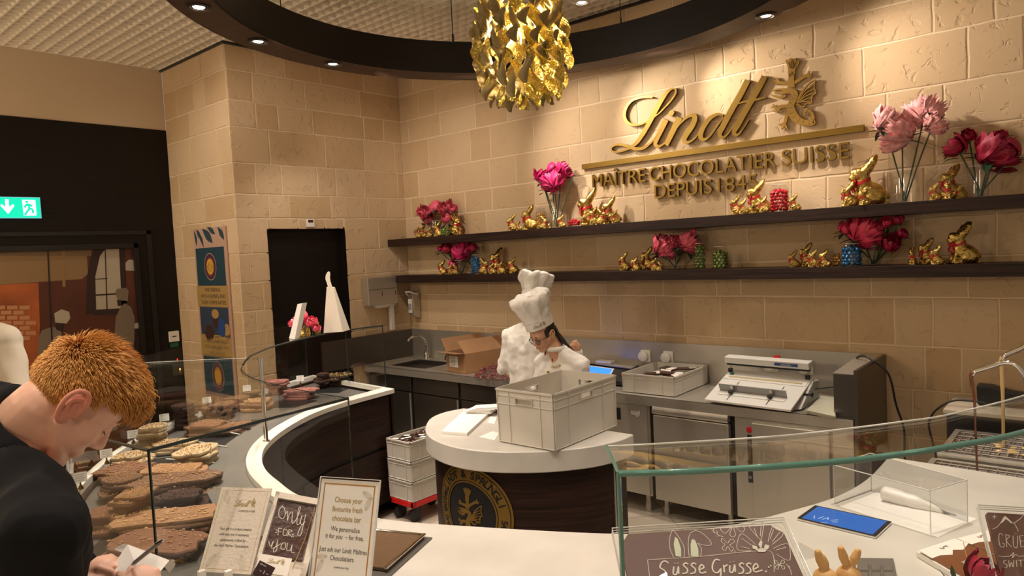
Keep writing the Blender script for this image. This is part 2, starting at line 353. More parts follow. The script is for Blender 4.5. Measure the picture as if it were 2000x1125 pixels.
# floor
def floor_mat():
    m, N, L, B = nt('beige_floor_tile'); tc = N.new('ShaderNodeTexCoord'); br = N.new('ShaderNodeTexBrick')
    br.offset = 0; br.inputs['Scale'].default_value = 1; br.inputs['Brick Width'].default_value = 0.6; br.inputs['Row Height'].default_value = 0.6; br.inputs['Mortar Size'].default_value = 0.004
    br.inputs['Color1'].default_value = (0.50, 0.42, 0.33, 1); br.inputs['Color2'].default_value = (0.46, 0.385, 0.30, 1); br.inputs['Mortar'].default_value = (0.22, 0.18, 0.14, 1)
    mp = N.new('ShaderNodeMapping'); mp.inputs['Rotation'].default_value = (0, 0, 0.72); L.new(tc.outputs['Object'], mp.inputs[0]); L.new(mp.outputs[0], br.inputs['Vector']); L.new(br.outputs[0], B.inputs['Base Color']); B.inputs['Roughness'].default_value = 0.35; return m
mb = MB(); mb.b2((-1.6, -7.5, -0.1), (9, 0.3, 0)); struct('floor', mb, floor_mat())
# ceiling of moulded lattice cells
CELL = mat('ceiling_lattice', (0.80, 0.71, 0.57), 0.75)
CZ = 3.955
def ceiling():
    mb = MB(); c = 0.10; x0, y0 = -1.262, -6.6; nx, ny = int(9.0/c), int(6.62/c)
    for i in range(nx):
        for j in range(ny):
            x = x0+i*c; y = y0+j*c
            if x > 5.9 or (y < -4.6 and x > 1.0): continue
            k = 0.005
            o = [(x, y, CZ), (x+c, y, CZ), (x+c, y+c, CZ), (x, y+c, CZ)]
            a = [(x+k, y+k, CZ), (x+c-k, y+k, CZ), (x+c-k, y+c-k, CZ), (x+k, y+c-k, CZ)]
            q = 0.028; h = CZ+0.085
            b = [(x+q, y+q, h), (x+c-q, y+q, h), (x+c-q, y+c-q, h), (x+q, y+c-q, h)]
            mb.add(o+a+b, [(0, 4, 5, 1), (1, 5, 6, 2), (2, 6, 7, 3), (3, 7, 4, 0), (4, 8, 9, 5), (5, 9, 10, 6), (6, 10, 11, 7), (7, 11, 8, 4), (8, 11, 10, 9)])
    mb.b2((-1.4, -7.5, CZ+0.09), (9, 0.3, CZ+0.15)); return struct('ceiling', mb, CELL)
ceiling()
mb = MB(); mb.b2((0.014, 0.0, CZ-0.022), (7.6, -0.03, CZ)); mb.b2((0.0, -1.98, CZ-0.02), (0.03, 0, CZ)); mb.b2((-1.262, -2.005, CZ-0.02), (0.03, -1.975, CZ))
struct('trim_3', mb, BLACK)
# ceiling ring
def ring():
    t = thing('ceiling_ring', 'large oval dark wood ring hung under the lattice ceiling above the counters', 'ceiling ring', (RING[0], RING[1], RING[6]))
    n = 120; wdt = RING[5]; z0, z1 = RING[6], RING[7]; mb = MB()
    def rp(off, z): return [(*ring_pt(2*PI*i/n, off), z) for i in range(n)]
    mb.loft([rp(-wdt, z0), rp(0, z0)], cap=False); ob('soffit', mb, WENGE_RING, t, smooth=60)
    mb = MB(); mb.loft([rp(-wdt, z0-0.001), rp(-wdt, z1)], cap=False); mb.loft([rp(-wdt-0.003, z0), rp(-wdt-0.003, z1)], cap=False); ob('inner_fascia', mb, BLACKWOOD, t, smooth=60)
    mb = MB(); mb.loft([rp(0, z1), rp(0, z0-0.001)], cap=False); ob('outer_fascia', mb, WENGE_RING, t, smooth=60)
    mb = MB(); mb.loft([rp(0, z1), rp(-wdt, z1)], cap=False); ob('top_panel', mb, BLACKWOOD, t, smooth=60)
    for px, py, k in ((885, 80, 0.004), (1213, 48, 0.003), (548, 10, 0.0015)):
        p = at(px, py, 2, z1); mb = MB(); mb.tube([(p.x, p.y, z1-0.01), (p.x, p.y, CZ)], k, 6); mb.tube([(p.x, p.y, z1-0.01), (p.x, p.y, z1+0.05)], k*2.2, 8); ob('suspension_cable', mb, BLACK, t)
    return t
ring()
LAMPGLOW = mat('lamp_led', (1, 1, 1), 0.4, emit=(1.0, 0.93, 0.82), estr=9)
def downlight(x, y, z, label, white=False):
    t = thing('downlight', label, 'downlight', (x, y, z), group='downlights of the oval ring' if not white else 'white downlights in the lattice ceiling')
    body = BLACK if not white else PLW
    mb = MB(); mb.lathe([(0.062, 0.001), (0.065, -0.004), (0.060, -0.009), (0.047, -0.010), (0.043, -0.004), (0.040, 0.0)], (x, y, z), 32, cap=False); ob('rim', mb, body, t, smooth=60)
    mb = MB(); mb.lathe([(0.044, -0.006), (0.037, -0.002), (0.030, -0.0005)], (x, y, z), 24, cap=False); ob('reflector', mb, CHROME if not white else PLW, t, smooth=60)
    mb = MB(); mb.lathe([(0.0305, -0.003), (0.012, -0.006), (0.001, -0.0065)], (x, y, z), 20); ob('bulb', mb, LAMPGLOW, t, smooth=80)
names = ['large black rimmed downlight nearest the left lattice ceiling in the ring', 'black rimmed downlight in the ring just above the pillar corner', 'black rimmed downlight in the ring above the stone wall corner', 'black rimmed downlight in the right arm of the ring above the gold emblem']
for i, (x, y) in enumerate(RLAMPS[:4]): downlight(x, y, 3.399, names[i])
p = at(1136, 3, 2, CZ); downlight(p.x, p.y, CZ-0.004, 'small white rimmed downlight in the lattice ceiling right of the chandelier', True)
# shelves
def shelf(z, th, label):
    t = tag(ob('wall_shelf', MB().b2((0.015, -0.285, z-th), (7.4, -0.008, z)), WENGE, bevel=0.002), label, 'shelf'); return t
ZU, ZL = 2.172, 1.782
shelf(ZU, 0.075, 'upper long dark wood shelf under the gold lettering on the stone wall')
shelf(ZL, 0.075, 'lower long dark wood shelf on the stone wall above the steel worktop')

# ============================================================ sign
SG = lambda X, Y: at(1100+X/3.2258, 100+Y/3.2258, 1, -0.03)
def sgp(X, Y, w=0): p = SG(X, Y); return (p.x, p.z, w*0.00098)
WALLM = frame((0, -0.012, 0), (1, 0, 0), (0, 0, 1))   # local z comes out of the wall
LOGO = {  # pen strokes of the word, x y width
 'L': [(565, 291, 12), (500, 292, 13), (440, 310, 18), (402, 350, 26), (388, 400, 28), (402, 442, 22), (440, 464, 16), (490, 462, 12), (545, 436, 11), (610, 388, 11), (670, 325, 13), (706, 276, 16), (712, 246, 13), (694, 236, 14), (662, 255, 26), (622, 310, 38), (580, 385, 42), (540, 460, 42), (500, 530, 38), (458, 585, 30), (400, 620, 18), (345, 635, 14), (310, 628, 12), (310, 604, 14), (345, 588, 18), (395, 595, 24), (450, 614, 28), (505, 612, 24), (552, 580, 16), (590, 535, 10), (620, 490, 9)],
 'i': [(650, 432, 50), (622, 490, 48), (592, 552, 42), (584, 588, 34), (608, 600, 20), (650, 572, 12), (690, 520, 8)],
 'dot': [(668, 402, 20), (684, 391, 46), (700, 380, 20)],
 'n1': [(735, 418, 52), (705, 480, 50), (670, 552, 46), (650, 592, 44)],
 'n2': [(680, 550, 8), (720, 480, 12), (770, 425, 20), (815, 403, 30), (832, 425, 42), (812, 475, 46), (775, 530, 44), (766, 566, 34), (792, 574, 20), (835, 545, 12), (875, 490, 8)],
 'd1': [(1010, 405, 14), (975, 398, 22), (925, 425, 34), (885, 480, 42), (868, 530, 40), (884, 558, 26), (925, 535, 16), (975, 470, 12), (1010, 420, 10)],
 'd2': [(1165, 183, 46), (1120, 270, 48), (1060, 375, 48), (1010, 470, 46), (988, 522, 36), (1008, 545, 20), (1045, 515, 12), (1085, 460, 8)],
 't1': [(1272, 160, 48), (1225, 245, 48), (1165, 350, 48), (1105, 460, 44), (1078, 512, 34), (1100, 528, 18), (1135, 490, 11), (1172, 432, 8)],
 't2': [(1108, 330, 9), (1160, 315, 16), (1230, 303, 16), (1282, 290, 10)]}
DRAG = {  # emblem: strokes
 'body': [(1330, 262, 8), (1370, 262, 26), (1400, 255, 34), (1440, 252, 38), (1462, 275, 40), (1448, 310, 44), (1432, 345, 52), (1440, 385, 60), (1462, 420, 56), (1500, 445, 44), (1545, 448, 34), (1572, 425, 26), (1565, 390, 20), (1540, 372, 16), (1520, 385, 14), (1524, 405, 12)],
 'jaw': [(1305, 272, 6), (1335, 285, 12), (1370, 290, 18), (1400, 278, 16)], 'jaw2': [(1310, 250, 4), (1345, 240, 10), (1385, 240, 16), (1420, 242, 20)],
 'tail': [(1572, 425, 12), (1585, 450, 10), (1560, 462, 18), (1530, 462, 10)],
 'leg1': [(1420, 340, 30), (1405, 345, 24), (1370, 350, 26), (1345, 360, 18), (1318, 335, 8)], 'leg1b': [(1370, 352, 18), (1345, 380, 14), (1318, 372, 6)], 'leg1c': [(1350, 352, 12), (1320, 352, 10), (1308, 356, 4)],
 'leg2': [(1445, 370, 30), (1410, 400, 26), (1402, 430, 22), (1392, 460, 20), (1372, 492, 8)], 'leg2b': [(1395, 452, 18), (1370, 462, 14), (1352, 462, 5)], 'leg2c': [(1395, 460, 16), (1405, 478, 12), (1412, 490, 4)],
 'w0': [(1470, 325, 18), (1500, 260, 14), (1545, 205, 10), (1587, 178, 6)], 'w1': [(1587, 178, 9), (1580, 225, 9), (1592, 262, 9)], 'w2': [(1592, 262, 9), (1565, 285, 9), (1566, 325, 9)],
 'w3': [(1566, 325, 9), (1530, 330, 9), (1515, 352, 9)], 'w4': [(1515, 352, 9), (1490, 345, 14), (1470, 330, 16)], 'w5': [(1480, 320, 8), (1530, 280, 8), (1592, 262, 5)], 'w6': [(1480, 322, 8), (1520, 315, 8), (1566, 325, 5)], 'w7': [(1478, 315, 8), (1520, 250, 8), (1572, 215, 5)], 'w8': [(1480, 320, 7), (1530, 262, 7), (1582, 238, 5)], 'w9': [(1480, 322, 7), (1530, 300, 7), (1576, 292, 5)],
 'man': [(1438, 118, 44), (1438, 150, 46), (1438, 175, 34), (1436, 205, 44), (1434, 228, 52)], 'arm1': [(1425, 200, 26), (1390, 200, 24), (1358, 195, 22), (1345, 178, 16), (1338, 165, 6)], 'arm1b': [(1355, 200, 14), (1335, 188, 10), (1322, 186, 5)], 'arm1c': [(1355, 202, 12), (1335, 205, 8), (1322, 206, 3)],
 'arm2': [(1450, 200, 26), (1480, 182, 24), (1515, 160, 22), (1540, 145, 18), (1546, 122, 6)], 'arm2b': [(1530, 155, 16), (1555, 150, 10), (1568, 150, 4)], 'arm2c': [(1525, 158, 14), (1550, 162, 10), (1563, 158, 4)],
 'pl1': [(1434, 122, 16), (1424, 95, 22), (1412, 70, 22), (1402, 55, 14)], 'pl2': [(1438, 122, 16), (1434, 90, 20), (1430, 60, 24), (1428, 44, 16)], 'pl3': [(1442, 122, 16), (1450, 90, 20), (1456, 62, 24), (1456, 44, 16)], 'pl4': [(1444, 122, 16), (1462, 95, 22), (1474, 72, 22), (1482, 56, 14)]}
t = thing('wall_sign', 'brushed gold Lindt lettering with emblem and bar on the stone wall', 'sign', (3.6, -0.012, 2.3))
def to_wall(key, D): return [sgp(*q) for q in D[key]]
NAMES = {'L': 'capital_letter_l', 'i': 'letter_i', 'dot': 'letter_dot', 'n1': 'letter_n', 'd1': 'letter_d', 't1': 'letter_t'}
def wallpart(name, keys, D, th=0.026, n=6):
    mb = MB(); mb.T = WALLM
    for q, k in enumerate(keys): stroke(mb, to_wall(k, D), n, th-0.0006*q, 0)
    return ob(name, mb, GOLDS, t)
wallpart('letter_capital_l', ['L'], LOGO, n=8); wallpart('letter_i', ['i', 'dot'], LOGO); wallpart('letter_n', ['n1', 'n2'], LOGO); wallpart('letter_d', ['d1', 'd2'], LOGO); wallpart('letter_t', ['t1', 't2'], LOGO)
GE = mat('emblem_brass', (0.36, 0.22, 0.06), 0.38, 1.0)
mb = MB(); mb.T = WALLM
for q, k in enumerate(DRAG): stroke(mb, to_wall(k, DRAG), 5, 0.017-0.0002*q, 0)
ob('emblem', mb, GE, t)
# engraved lines on the emblem: scales and wing ribs in dark relief
mb = MB(); mb.T = WALLM
for i in range(13):
    a = i/12; P_ = catmull([q[:2] for q in DRAG['body'][4:14]], 6); c_ = P_[int(a*(len(P_)-1))]; c2 = P_[min(int(a*(len(P_)-1))+1, len(P_)-1)]; c1 = P_[max(int(a*(len(P_)-1))-1, 0)]
    tx, ty = c2[0]-c1[0], c2[1]-c1[1]; h = math.hypot(tx, ty) or 1; nx, ny = -ty/h, tx/h; L_ = 18 if a < .7 else 11
    stroke(mb, [sgp(c_[0]-nx*L_, c_[1]-ny*L_, 2), sgp(c_[0]+tx/h*5, c_[1]+ty/h*5, 5), sgp(c_[0]+nx*L_, c_[1]+ny*L_, 2)], 3, 0.0182, 0)
for X, Y in ((1438, 138), (1424, 150), (1452, 150)): stroke(mb, [sgp(X, Y-10, 3), sgp(X, Y, 5), sgp(X, Y+10, 3)], 3, 0.0182, 0)
for a, b in (((1418, 70), (1430, 105)), ((1436, 62), (1437, 108)), ((1462, 72), (1446, 106)), ((1446, 62), (1443, 108))): stroke(mb, [sgp(*a, 4), sgp(*b, 3)], 2, 0.0182, 0)
stroke(mb, [sgp(1345, 268, 3), sgp(1385, 268, 4), sgp(1420, 262, 3)], 3, 0.0182, 0)
ob('emblem_engraving', mb, GOLDSIDE, t)['kind'] = 'stuff'
mb = MB(); mb.T = WALLM; a = sgp(120, 735); b = sgp(1895, 475); zb = (a[1]+b[1])/2; mb.b2((a[0], zb-0.022, 0), (b[0], zb+0.022, 0.025)); ob('underline_bar', mb, GOLDS, t, bevel=0.001)
def wall_word(name, s, x0, x1, zc, hgt, sx=1):
    me = text_me(s, hgt/0.70, 0.013, 'LEFT', res=8)
    xs = [v.co.x for v in me.vertices]; w_ = max(xs)-min(xs); k = (x1-x0)/w_; zs = [v.co.y for v in me.vertices if v.co.x >= 0]
    for v in me.vertices: v.co.x = x0+(v.co.x-min(xs))*k; v.co.y = zc+v.co.y; v.co.z += 0.013
    me.transform(WALLM); link(name, me, GOLDS, t)
def wx(X, Y): p = at(1100+X/3.2258, 100+Y/3.2258, 1, -0.03); return p.x, p.z
x0, _ = wx(185, 820); x1, _ = wx(520, 780); y0 = (wx(350, 750)[1]+wx(350, 860)[1])/2
zc = (wx(1180, 655)[1]+wx(1180, 752)[1])/2; hh = abs(wx(1180, 655)[1]-wx(1180, 752)[1])
wall_word('word_maitre', 'MAÎTRE', x0, x1, zc, hh); wall_word('word_chocolatier', 'CHOCOLATIER', wx(545, 780)[0], wx(1342, 700)[0], zc, hh); wall_word('word_suisse', 'SUISSE', wx(1380, 700)[0], wx(1803, 640)[0], zc, hh)
zc2 = (wx(1015, 800)[1]+wx(1015, 893)[1])/2
wall_word('word_depuis', 'DEPUIS', wx(578, 900)[0], wx(938, 860)[0], zc2, hh*.98); wall_word('word_1845', '1845', wx(975, 850)[0], wx(1222, 830)[0], zc2, hh*.98)
def mini_logo(mb, M, width, thick=0.0006, emblem=True):
    """the same word mark drawn small; M: plane frame, origin at its centre"""
    k = width/(1600-300); T0 = mb.T; mb.T = M; sh = 0.14
    f = lambda q: ((q[0]-950)*k, -(q[1]-420+(q[0]-950)*sh)*k, q[2]*k*0.95)
    for D in ((LOGO, DRAG) if emblem else (LOGO,)):
        for kk in D: stroke(mb, [f(q) for q in D[kk]], 2, thick, 0)
    mb.T = T0
# ============================================================ serving counter round the chefs
INNER = [(1.71, -1.69), (1.76, -2.16), (1.86, -2.51), (2.07, -2.85), (2.28, -3.09), (2.49, -3.25), (2.73, -3.37), (2.97, -3.44), (3.28, -3.5), (3.74, -3.47), (4.14, -3.31), (4.58, -3.09), (4.76, -2.95), (4.91, -2.77), (5.02, -2.55), (5.12, -2.30), (5.165, -2.02), (5.165, -1.66)]
OUTER = [(0.50, -1.62), (0.66, -2.12), (0.80, -2.50), (1.02, -2.92), (1.24, -3.25), (1.55, -3.60), (1.90, -3.88), (2.32, -4.13), (2.90, -4.32), (3.78, -4.35), (4.3, -4.22), (4.8, -3.97), (5.06, -3.76), (5.4, -3.45), (5.7, -3.05), (5.92, -2.6), (6.1, -2.2), (6.2, -1.72)]
NS = 6
INC = [tuple(p) for p in catmull(INNER, NS)]; OUC = [tuple(p) for p in catmull(OUTER, NS)]
def cp(k, f):
    """k: knot position along the counter (float), f: 0 inner rim .. 1 customer edge"""
    x = k*NS; i = min(int(x), len(INC)-2); t = x-i
    a = [INC[i][j]*(1-t)+INC[i+1][j]*t for j in (0, 1)]; b = [OUC[i][j]*(1-t)+OUC[i+1][j]*t for j in (0, 1)]
    return (a[0]+(b[0]-a[0])*f, a[1]+(b[1]-a[1])*f)
def band(k0, k1, f0, f1, z0, z1, mb=None, n=None):
    mb = mb or MB(); n = n or max(2, int((k1-k0)*NS)); rs = []
    for i in range(n+1):
        k = k0+(k1-k0)*i/n; a = cp(k, f0); b = cp(k, f1); rs.append([(*a, z0), (*b, z0), (*b, z1), (*a, z1)])
    mb.loft(rs); return mb
ZC = 0.97
KS = 9.05   # where the glazed chocolate display ends and the plain marble counter begins
cl = thing('display_counter', 'curved dark wood display counter with white rim and sunken chocolate trays, left side', 'counter', (1.7, -3.0, 0))
mb = band(0, KS, -0.0, 0.10, ZC-0.035, ZC); ob('inner_rim', mb, WHITE, cl, smooth=40, bevel=0.003)
ob('outer_rim', band(0, KS, 0.955, 1.0, ZC-0.035, ZC), WHITE, cl, smooth=40)
mb = band(0, 0.10, 0.10, 0.955, ZC-0.035, ZC); ob('end_rim', mb, WHITE, cl)
GREYPL = mat('satin_grey_base', (0.12, 0.112, 0.10), 0.35, bump=0.03)
ob('display_well', band(0.1, KS, 0.08, 0.97, ZC-0.075, ZC-0.055), GREYPL, cl, smooth=40)
mb = band(1.2, KS, 0.10, 0.34, ZC-0.055, ZC-0.035); ob('well_border', mb, mat('warm_grey_plate', (0.17, 0.16, 0.145), 0.3), cl, smooth=40)
ob('customer_front', band(0.02, KS, 0.93, 0.97, 0, ZC-0.035), WENGE, cl, smooth=40)
ob('chef_side_panel', band(0.03, KS, 0.035, 0.075, 0.10, ZC-0.037), WENGE, cl, smooth=40)
ob('plinth', band(0.1, KS, 0.12, 0.9, 0, 0.10), BLACK, cl, smooth=40)
mb = band(0.0, 0.07, 0.02, 0.97, 0, ZC-0.036); ob('end_panel', mb, WENGE, cl, bevel=0.002)
# drawer and door fronts with shadow gaps on the chef side
DG = mat('drawer_gap', (0.004, 0.003, 0.003), 0.6)
mb = band(0.12, KS-0.1, 0.030, 0.034, 0.515, 0.545)
ob('finger_groove', mb, DG, cl, smooth=40)
for k0, k1 in ((0.16, 3.15), (3.2, 6.2), (6.25, 8.9)):
    ob('drawer_front', band(k0, k1, 0.018, 0.034, 0.545, ZC-0.05), WENGE, cl, smooth=40)
for k0, k1 in ((0.16, 2.42), (2.47, 5.0), (5.05, 7.2), (7.25, 8.9)):
    ob('cabinet_door', band(k0, k1, 0.018, 0.034, 0.11, 0.515), WENGE, cl, smooth=40)
c_ = cp(5.15, 0.012); c2 = cp(5.35, 0.012)
pp = frame((*cp(5.3, 0.005), 0.80), (cp(5.5, 0.0)[0]-cp(5.1, 0)[0], cp(5.5, 0)[1]-cp(5.1, 0)[1], 0), (0, 0, 1))
mb = MB(); mb.T = pp; mb.box((0, 0, 0), (0.10, 0.15, 0.012)); ob('socket_plate', mb, DSTEEL, cl, bevel=0.002)
mb = MB(); mb.T = pp; mb.box((0, 0.01, 0.008), (0.045, 0.07, 0.006)); mb.box((0, 0.01, -0.008), (0.045, 0.07, 0.006)); ob('socket', mb, BLACK, cl)
# plain marble counter and right display counter
cr = thing('marble_counter', 'curved cream marble counter with dark wood front between and under the glass cases, right side', 'counter', (4.6, -3.6, 0))
mb = band(KS, 17, 0.0, 1.0, ZC-0.05, ZC); ob('worktop', mb, MARBLE, cr, smooth=40, bevel=0.004)
ob('body', band(KS, 16.95, 0.06, 0.95, 0.0, ZC-0.051), WENGE, cr, smooth=40)
# white ceramic warmer top of the far right worktop
# ---------------- glass over the left display
ZG = 1.457
def glassbox(name, label, parts_, loc):
    t = thing(name, label, 'glass case', loc)
    for nm, mb_, m_ in parts_: ob(nm, mb_, m_, t, smooth=30)
    return t
INV = [(2.221, -3.139), (2.411, -3.278), (2.62, -3.40), (2.925, -3.492), (3.038, -3.505), (3.35, -3.54), (3.703, -3.542)]
def plate(inner, outer, z0, z1, mb=None):
    mb = mb or MB(); a = catmull(inner, 6); b = catmull(outer, 6); n = len(a); b = [b[int(round(i*(len(b)-1)/(n-1)))] for i in range(n)]
    mb.loft([[(a[i][0], a[i][1], z0), (b[i][0], b[i][1], z0), (b[i][0], b[i][1], z1), (a[i][0], a[i][1], z1)] for i in range(n)]); return mb
def wallglass(path, z0, z1, th=0.008, n=6):
    P_ = catmull(path, n); mb = MB(); rs = []
    for i, p in enumerate(P_):
        q = P_[min(i+1, len(P_)-1)]-P_[max(i-1, 0)]; h = math.hypot(*q); nx, ny = -q[1]/h*th/2, q[0]/h*th/2
        rs.append([(p[0]-nx, p[1]-ny, z0), (p[0]+nx, p[1]+ny, z0), (p[0]+nx, p[1]+ny, z1), (p[0]-nx, p[1]-ny, z1)])
    return mb.loft(rs)
def edge(path, z, r, n=6, closed=False):
    return MB().tube([(*p, z) for p in catmull(path, n)], r, 6)
def at2(px, py, z): p = at(px, py, 2, z); return (p.x, p.y)
farI = [at2(475, 712, ZG), at2(484, 700, ZG), at2(500, 690, ZG), at2(540, 675, ZG), at2(620, 655, ZG), at2(690, 643, ZG), at2(748, 636, ZG)]
outerG = [(0.54, -1.70), (0.69, -2.13), (0.84, -2.50), (1.06, -2.93), (1.28, -3.25), (1.60, -3.62)]
midO = [(1.60, -3.62), (1.92, -3.87), (2.33, -4.10), (2.88, -4.28), (3.276, -4.345), (3.775, -4.313)]
gl = thing('glass_sneeze_guard', 'curved glass case over the chocolate slabs on the left counter', 'glass case', (3.0, -4.0, ZC))
mb = MB(); a = catmull(farI, 4); b = catmull(outerG[::-1], 8)
n_ = len(a); b = [b[int(round(i*(len(b)-1)/(n_-1)))] for i in range(n_)]
mb.loft([[(*a[i], ZG-0.004), (*b[i], ZG-0.004), (*b[i], ZG+0.004), (*a[i], ZG+0.004)] for i in range(n_)]); ob('far_top_pane', mb, GLASS, gl, smooth=30)
ob('far_top_edge', edge(farI, ZG, 0.0055, 5), DEDGE, gl, smooth=60)
ob('near_top_pane', plate([(2.221, -3.139), (2.35, -3.24), (2.5, -3.34), (2.7, -3.42), (2.925, -3.492), (3.35, -3.54), (3.703, -3.542)], midO, ZG-0.004, ZG+0.004), GLASS, gl, smooth=30)
ob('near_top_edge', edge([(3.775, -4.313), (3.74, -3.93), (3.703, -3.542)], ZG, 0.0055), DEDGE, gl)
ob('front_top_edge', edge(midO, ZG, 0.0055), DEDGE, gl)
ob('thin_inner_edge', edge([(2.221, -3.139), (2.30, -3.21), (2.411, -3.278), (2.62, -3.40), (2.925, -3.492), (3.35, -3.54), (3.703, -3.542)], ZG, 0.002), DEDGE, gl)
ob('joint_edge', edge([(2.20, -3.13), (1.9, -3.37), (1.60, -3.62)], ZG, 0.002), AEDGE, gl)
ob('end_pane', wallglass([(3.775, -4.313), (3.703, -3.542)], ZC+0.001, ZG-0.004, n=1), GLASS, gl)
ob('front_pane', wallglass([(3.775, -4.313), (3.276, -4.345), (2.88, -4.28), (2.33, -4.10), (1.92, -3.87), (1.60, -3.62), (1.28, -3.25), (1.06, -2.93), (0.84, -2.50), (0.69, -2.13), (0.54, -1.70)], ZC+0.001, ZG-0.004), GLASS, gl, smooth=30)
ob('far_end_pane', wallglass([(0.54, -1.70), (1.615, -1.695)], ZC+0.001, ZG-0.004, n=1), GLASS, gl)
for x, y, r_ in ((3.775, -4.313, 0.0045), (3.703, -3.542, 0.003), (1.615, -1.695, 0.004), (1.14, -1.70, 0.003), (0.54, -1.70, 0.003)):
    ob('corner_edge', MB().tube([(x, y, ZC), (x, y, ZG)], r_, 6), DEDGE, gl)
pst = at(487, 700, 2, ZG); pb = at(520, 862, 2, ZC)
mb = MB(); mb.tube([(pb.x, pb.y, ZC), (pb.x, pb.y, ZG-0.005)], 0.012, 16); mb.tube([(pb.x, pb.y, ZG-0.012), (pb.x, pb.y, ZG-0.004)], 0.018, 16); mb.tube([(pb.x, pb.y, ZC), (pb.x, pb.y, ZC+0.006)], 0.02, 16)
ob('steel_post', mb, CHROME, gl, smooth=50)
# thin rods lying across the display between trays
for i, (k, f0, f1) in enumerate(((3.55, 0.33, 0.70), (4.35, 0.30, 0.62), (5.35, 0.30, 0.62), (6.3, 0.28, 0.5))):
    a, b = cp(k, f0), cp(k, f1); tag(ob('divider_rod', MB().tube([(*a, ZC-0.03), (*b, ZC-0.02)], 0.004, 8), AEDGE, smooth=60), ['pale divider rod in the display well beside the steel post', 'pale divider rod in the display well, next nearer than the one by the post', 'pale divider rod beside the white chocolate slabs', 'pale divider rod behind the opened gift box'][i], 'rod')
# ---------------- glass case on the right
RI = [(4.913, -3.583), (5.02, -3.49), (5.239, -3.283), (5.369, -3.125), (5.50, -2.94), (5.585, -2.802), (5.733, -2.433), (5.80, -2.15)]
RO = [(5.062, -3.759), (5.18, -3.67), (5.333, -3.531), (5.471, -3.39), (5.57, -3.26), (5.64, -3.154), (5.774, -2.913), (5.98, -2.35)]
gr = thing('glass_case', 'curved clear glass case with green edges on the right counter', 'glass case', (5.3, -3.4, ZC))
ob('top_pane', plate(RI, RO, ZG-0.005, ZG+0.005), GLASS, gr, smooth=30)
ob('front_top_edge', edge(RO, ZG-0.0, 0.0085), GEDGE, gr, smooth=60)
ob('rear_top_edge', edge(RI, ZG, 0.003), AEDGE, gr, smooth=60)
ob('side_top_edge', MB().tube([(*RI[0], ZG), (*RO[0], ZG)], 0.005, 6), GEDGE, gr)
ob('front_pane', wallglass(RO, ZC+0.001, ZG-0.006, 0.01), GLASS, gr, smooth=30)
ob('corner_edge', MB().tube([(*RO[0], ZC), (*RO[0], ZG)], 0.006, 6), GEDGE, gr)
# ============================================================ island
ISL = [(2.62, -1.845), (2.585, -2.0), (2.63, -2.16), (2.78, -2.34), (2.93, -2.455), (3.09, -2.52), (3.26, -2.545), (3.41, -2.525), (3.56, -2.46), (3.72, -2.345), (3.85, -2.19), (3.91, -2.06), (3.935, -1.95), (3.935, -1.845)]
ZI = 0.95
def smoothpoly(P, n=6): return [tuple(p) for p in catmull(P, n)]
def inset(poly, d, c=(3.26, -2.1)):
    out = []
    for x, y in poly:
        h = math.hypot(x-c[0], y-c[1]); out.append((c[0]+(x-c[0])*(1-d/h), c[1]+(y-c[1])*(1-d/h)))
    return out
isl = thing('island_counter', 'half round island counter with thick marble top and gold seal on dark wood', 'counter', (3.26, -2.1, 0))
SP = smoothpoly(ISL)
ob('stone_top', MB().prism(SP, ZI-0.115, ZI), MARBLE, isl, smooth=40, bevel=0.006)
ob('body', MB().prism(inset(SP, 0.05), 0.02, ZI-0.115), WENGE, isl, smooth=40)
# seal on the curved body
SEALP = [at2(p_[0], p_[1], 0.6) for p_ in ()]
bod = inset(SP, 0.046); 
def arc_len(P):
    L = [0]
    for a, b in zip(P[:-1], P[1:]): L.append(L[-1]+math.hypot(b[0]-a[0], b[1]-a[1]))
    return L
AL = arc_len(bod)
def on_body(u, z, d=0.0):
    u = min(max(u, 0), AL[-1]-1e-6)
    i = max(k for k in range(len(AL)-1) if AL[k] <= u); t = (u-AL[i])/(AL[i+1]-AL[i]); a, b = bod[i], bod[i+1]
    x, y = a[0]+(b[0]-a[0])*t, a[1]+(b[1]-a[1])*t; i2 = min(i+2, len(bod)-1); i0 = max(i-1, 0)
    tx, ty = bod[i2][0]-bod[i0][0], bod[i2][1]-bod[i0][1]; h = math.hypot(tx, ty); return (x+ty/h*d, y-tx/h*d, z)
# find the seal centre by projecting
def pix(p):
    v = AX @ (np.array(p)-CAM); return 1000+FPX*v[0]/v[2], 562.5-FPX*v[1]/v[2]
SC = min(((abs(pix(on_body(u, 0.575))[0]-917), u) for u in np.linspace(0.1, 1.2, 300)))[1]
SR = 0.268
def seal_ring(r0, r1, d, m_, name):
    mb = MB(); n = 96
    ra = [on_body(SC+r0*math.cos(2*PI*i/n), 0.575+r0*math.sin(2*PI*i/n), d) for i in range(n)]; rb = [on_body(SC+r1*math.cos(2*PI*i/n), 0.575+r1*math.sin(2*PI*i/n), d) for i in range(n)]
    mb.loft([ra, rb], cap=False)
    rc = [on_body(SC+r1*math.cos(2*PI*i/n), 0.575+r1*math.sin(2*PI*i/n), 0.0) for i in range(n)]; mb.loft([rb, rc], cap=False); return ob(name, mb, m_, isl)
def grid_disc(r, d, m_, name):
    mb = MB(); n = 64; rings = []
    for k in range(1, 13):
        q = r*k/12; rings.append([on_body(SC+q*math.cos(2*PI*i/n), 0.575+q*math.sin(2*PI*i/n), d) for i in range(n)])
    mb.loft(rings, cap=True); return ob(name, mb, m_, isl, smooth=60)
GSEAL = mat('seal_gold', (0.36, 0.22, 0.05), 0.42, 0.75); SBLK = mat('seal_black', (0.010, 0.010, 0.011), 0.45)
grid_disc(SR-0.004, 0.002, SBLK, 'seal_disc')
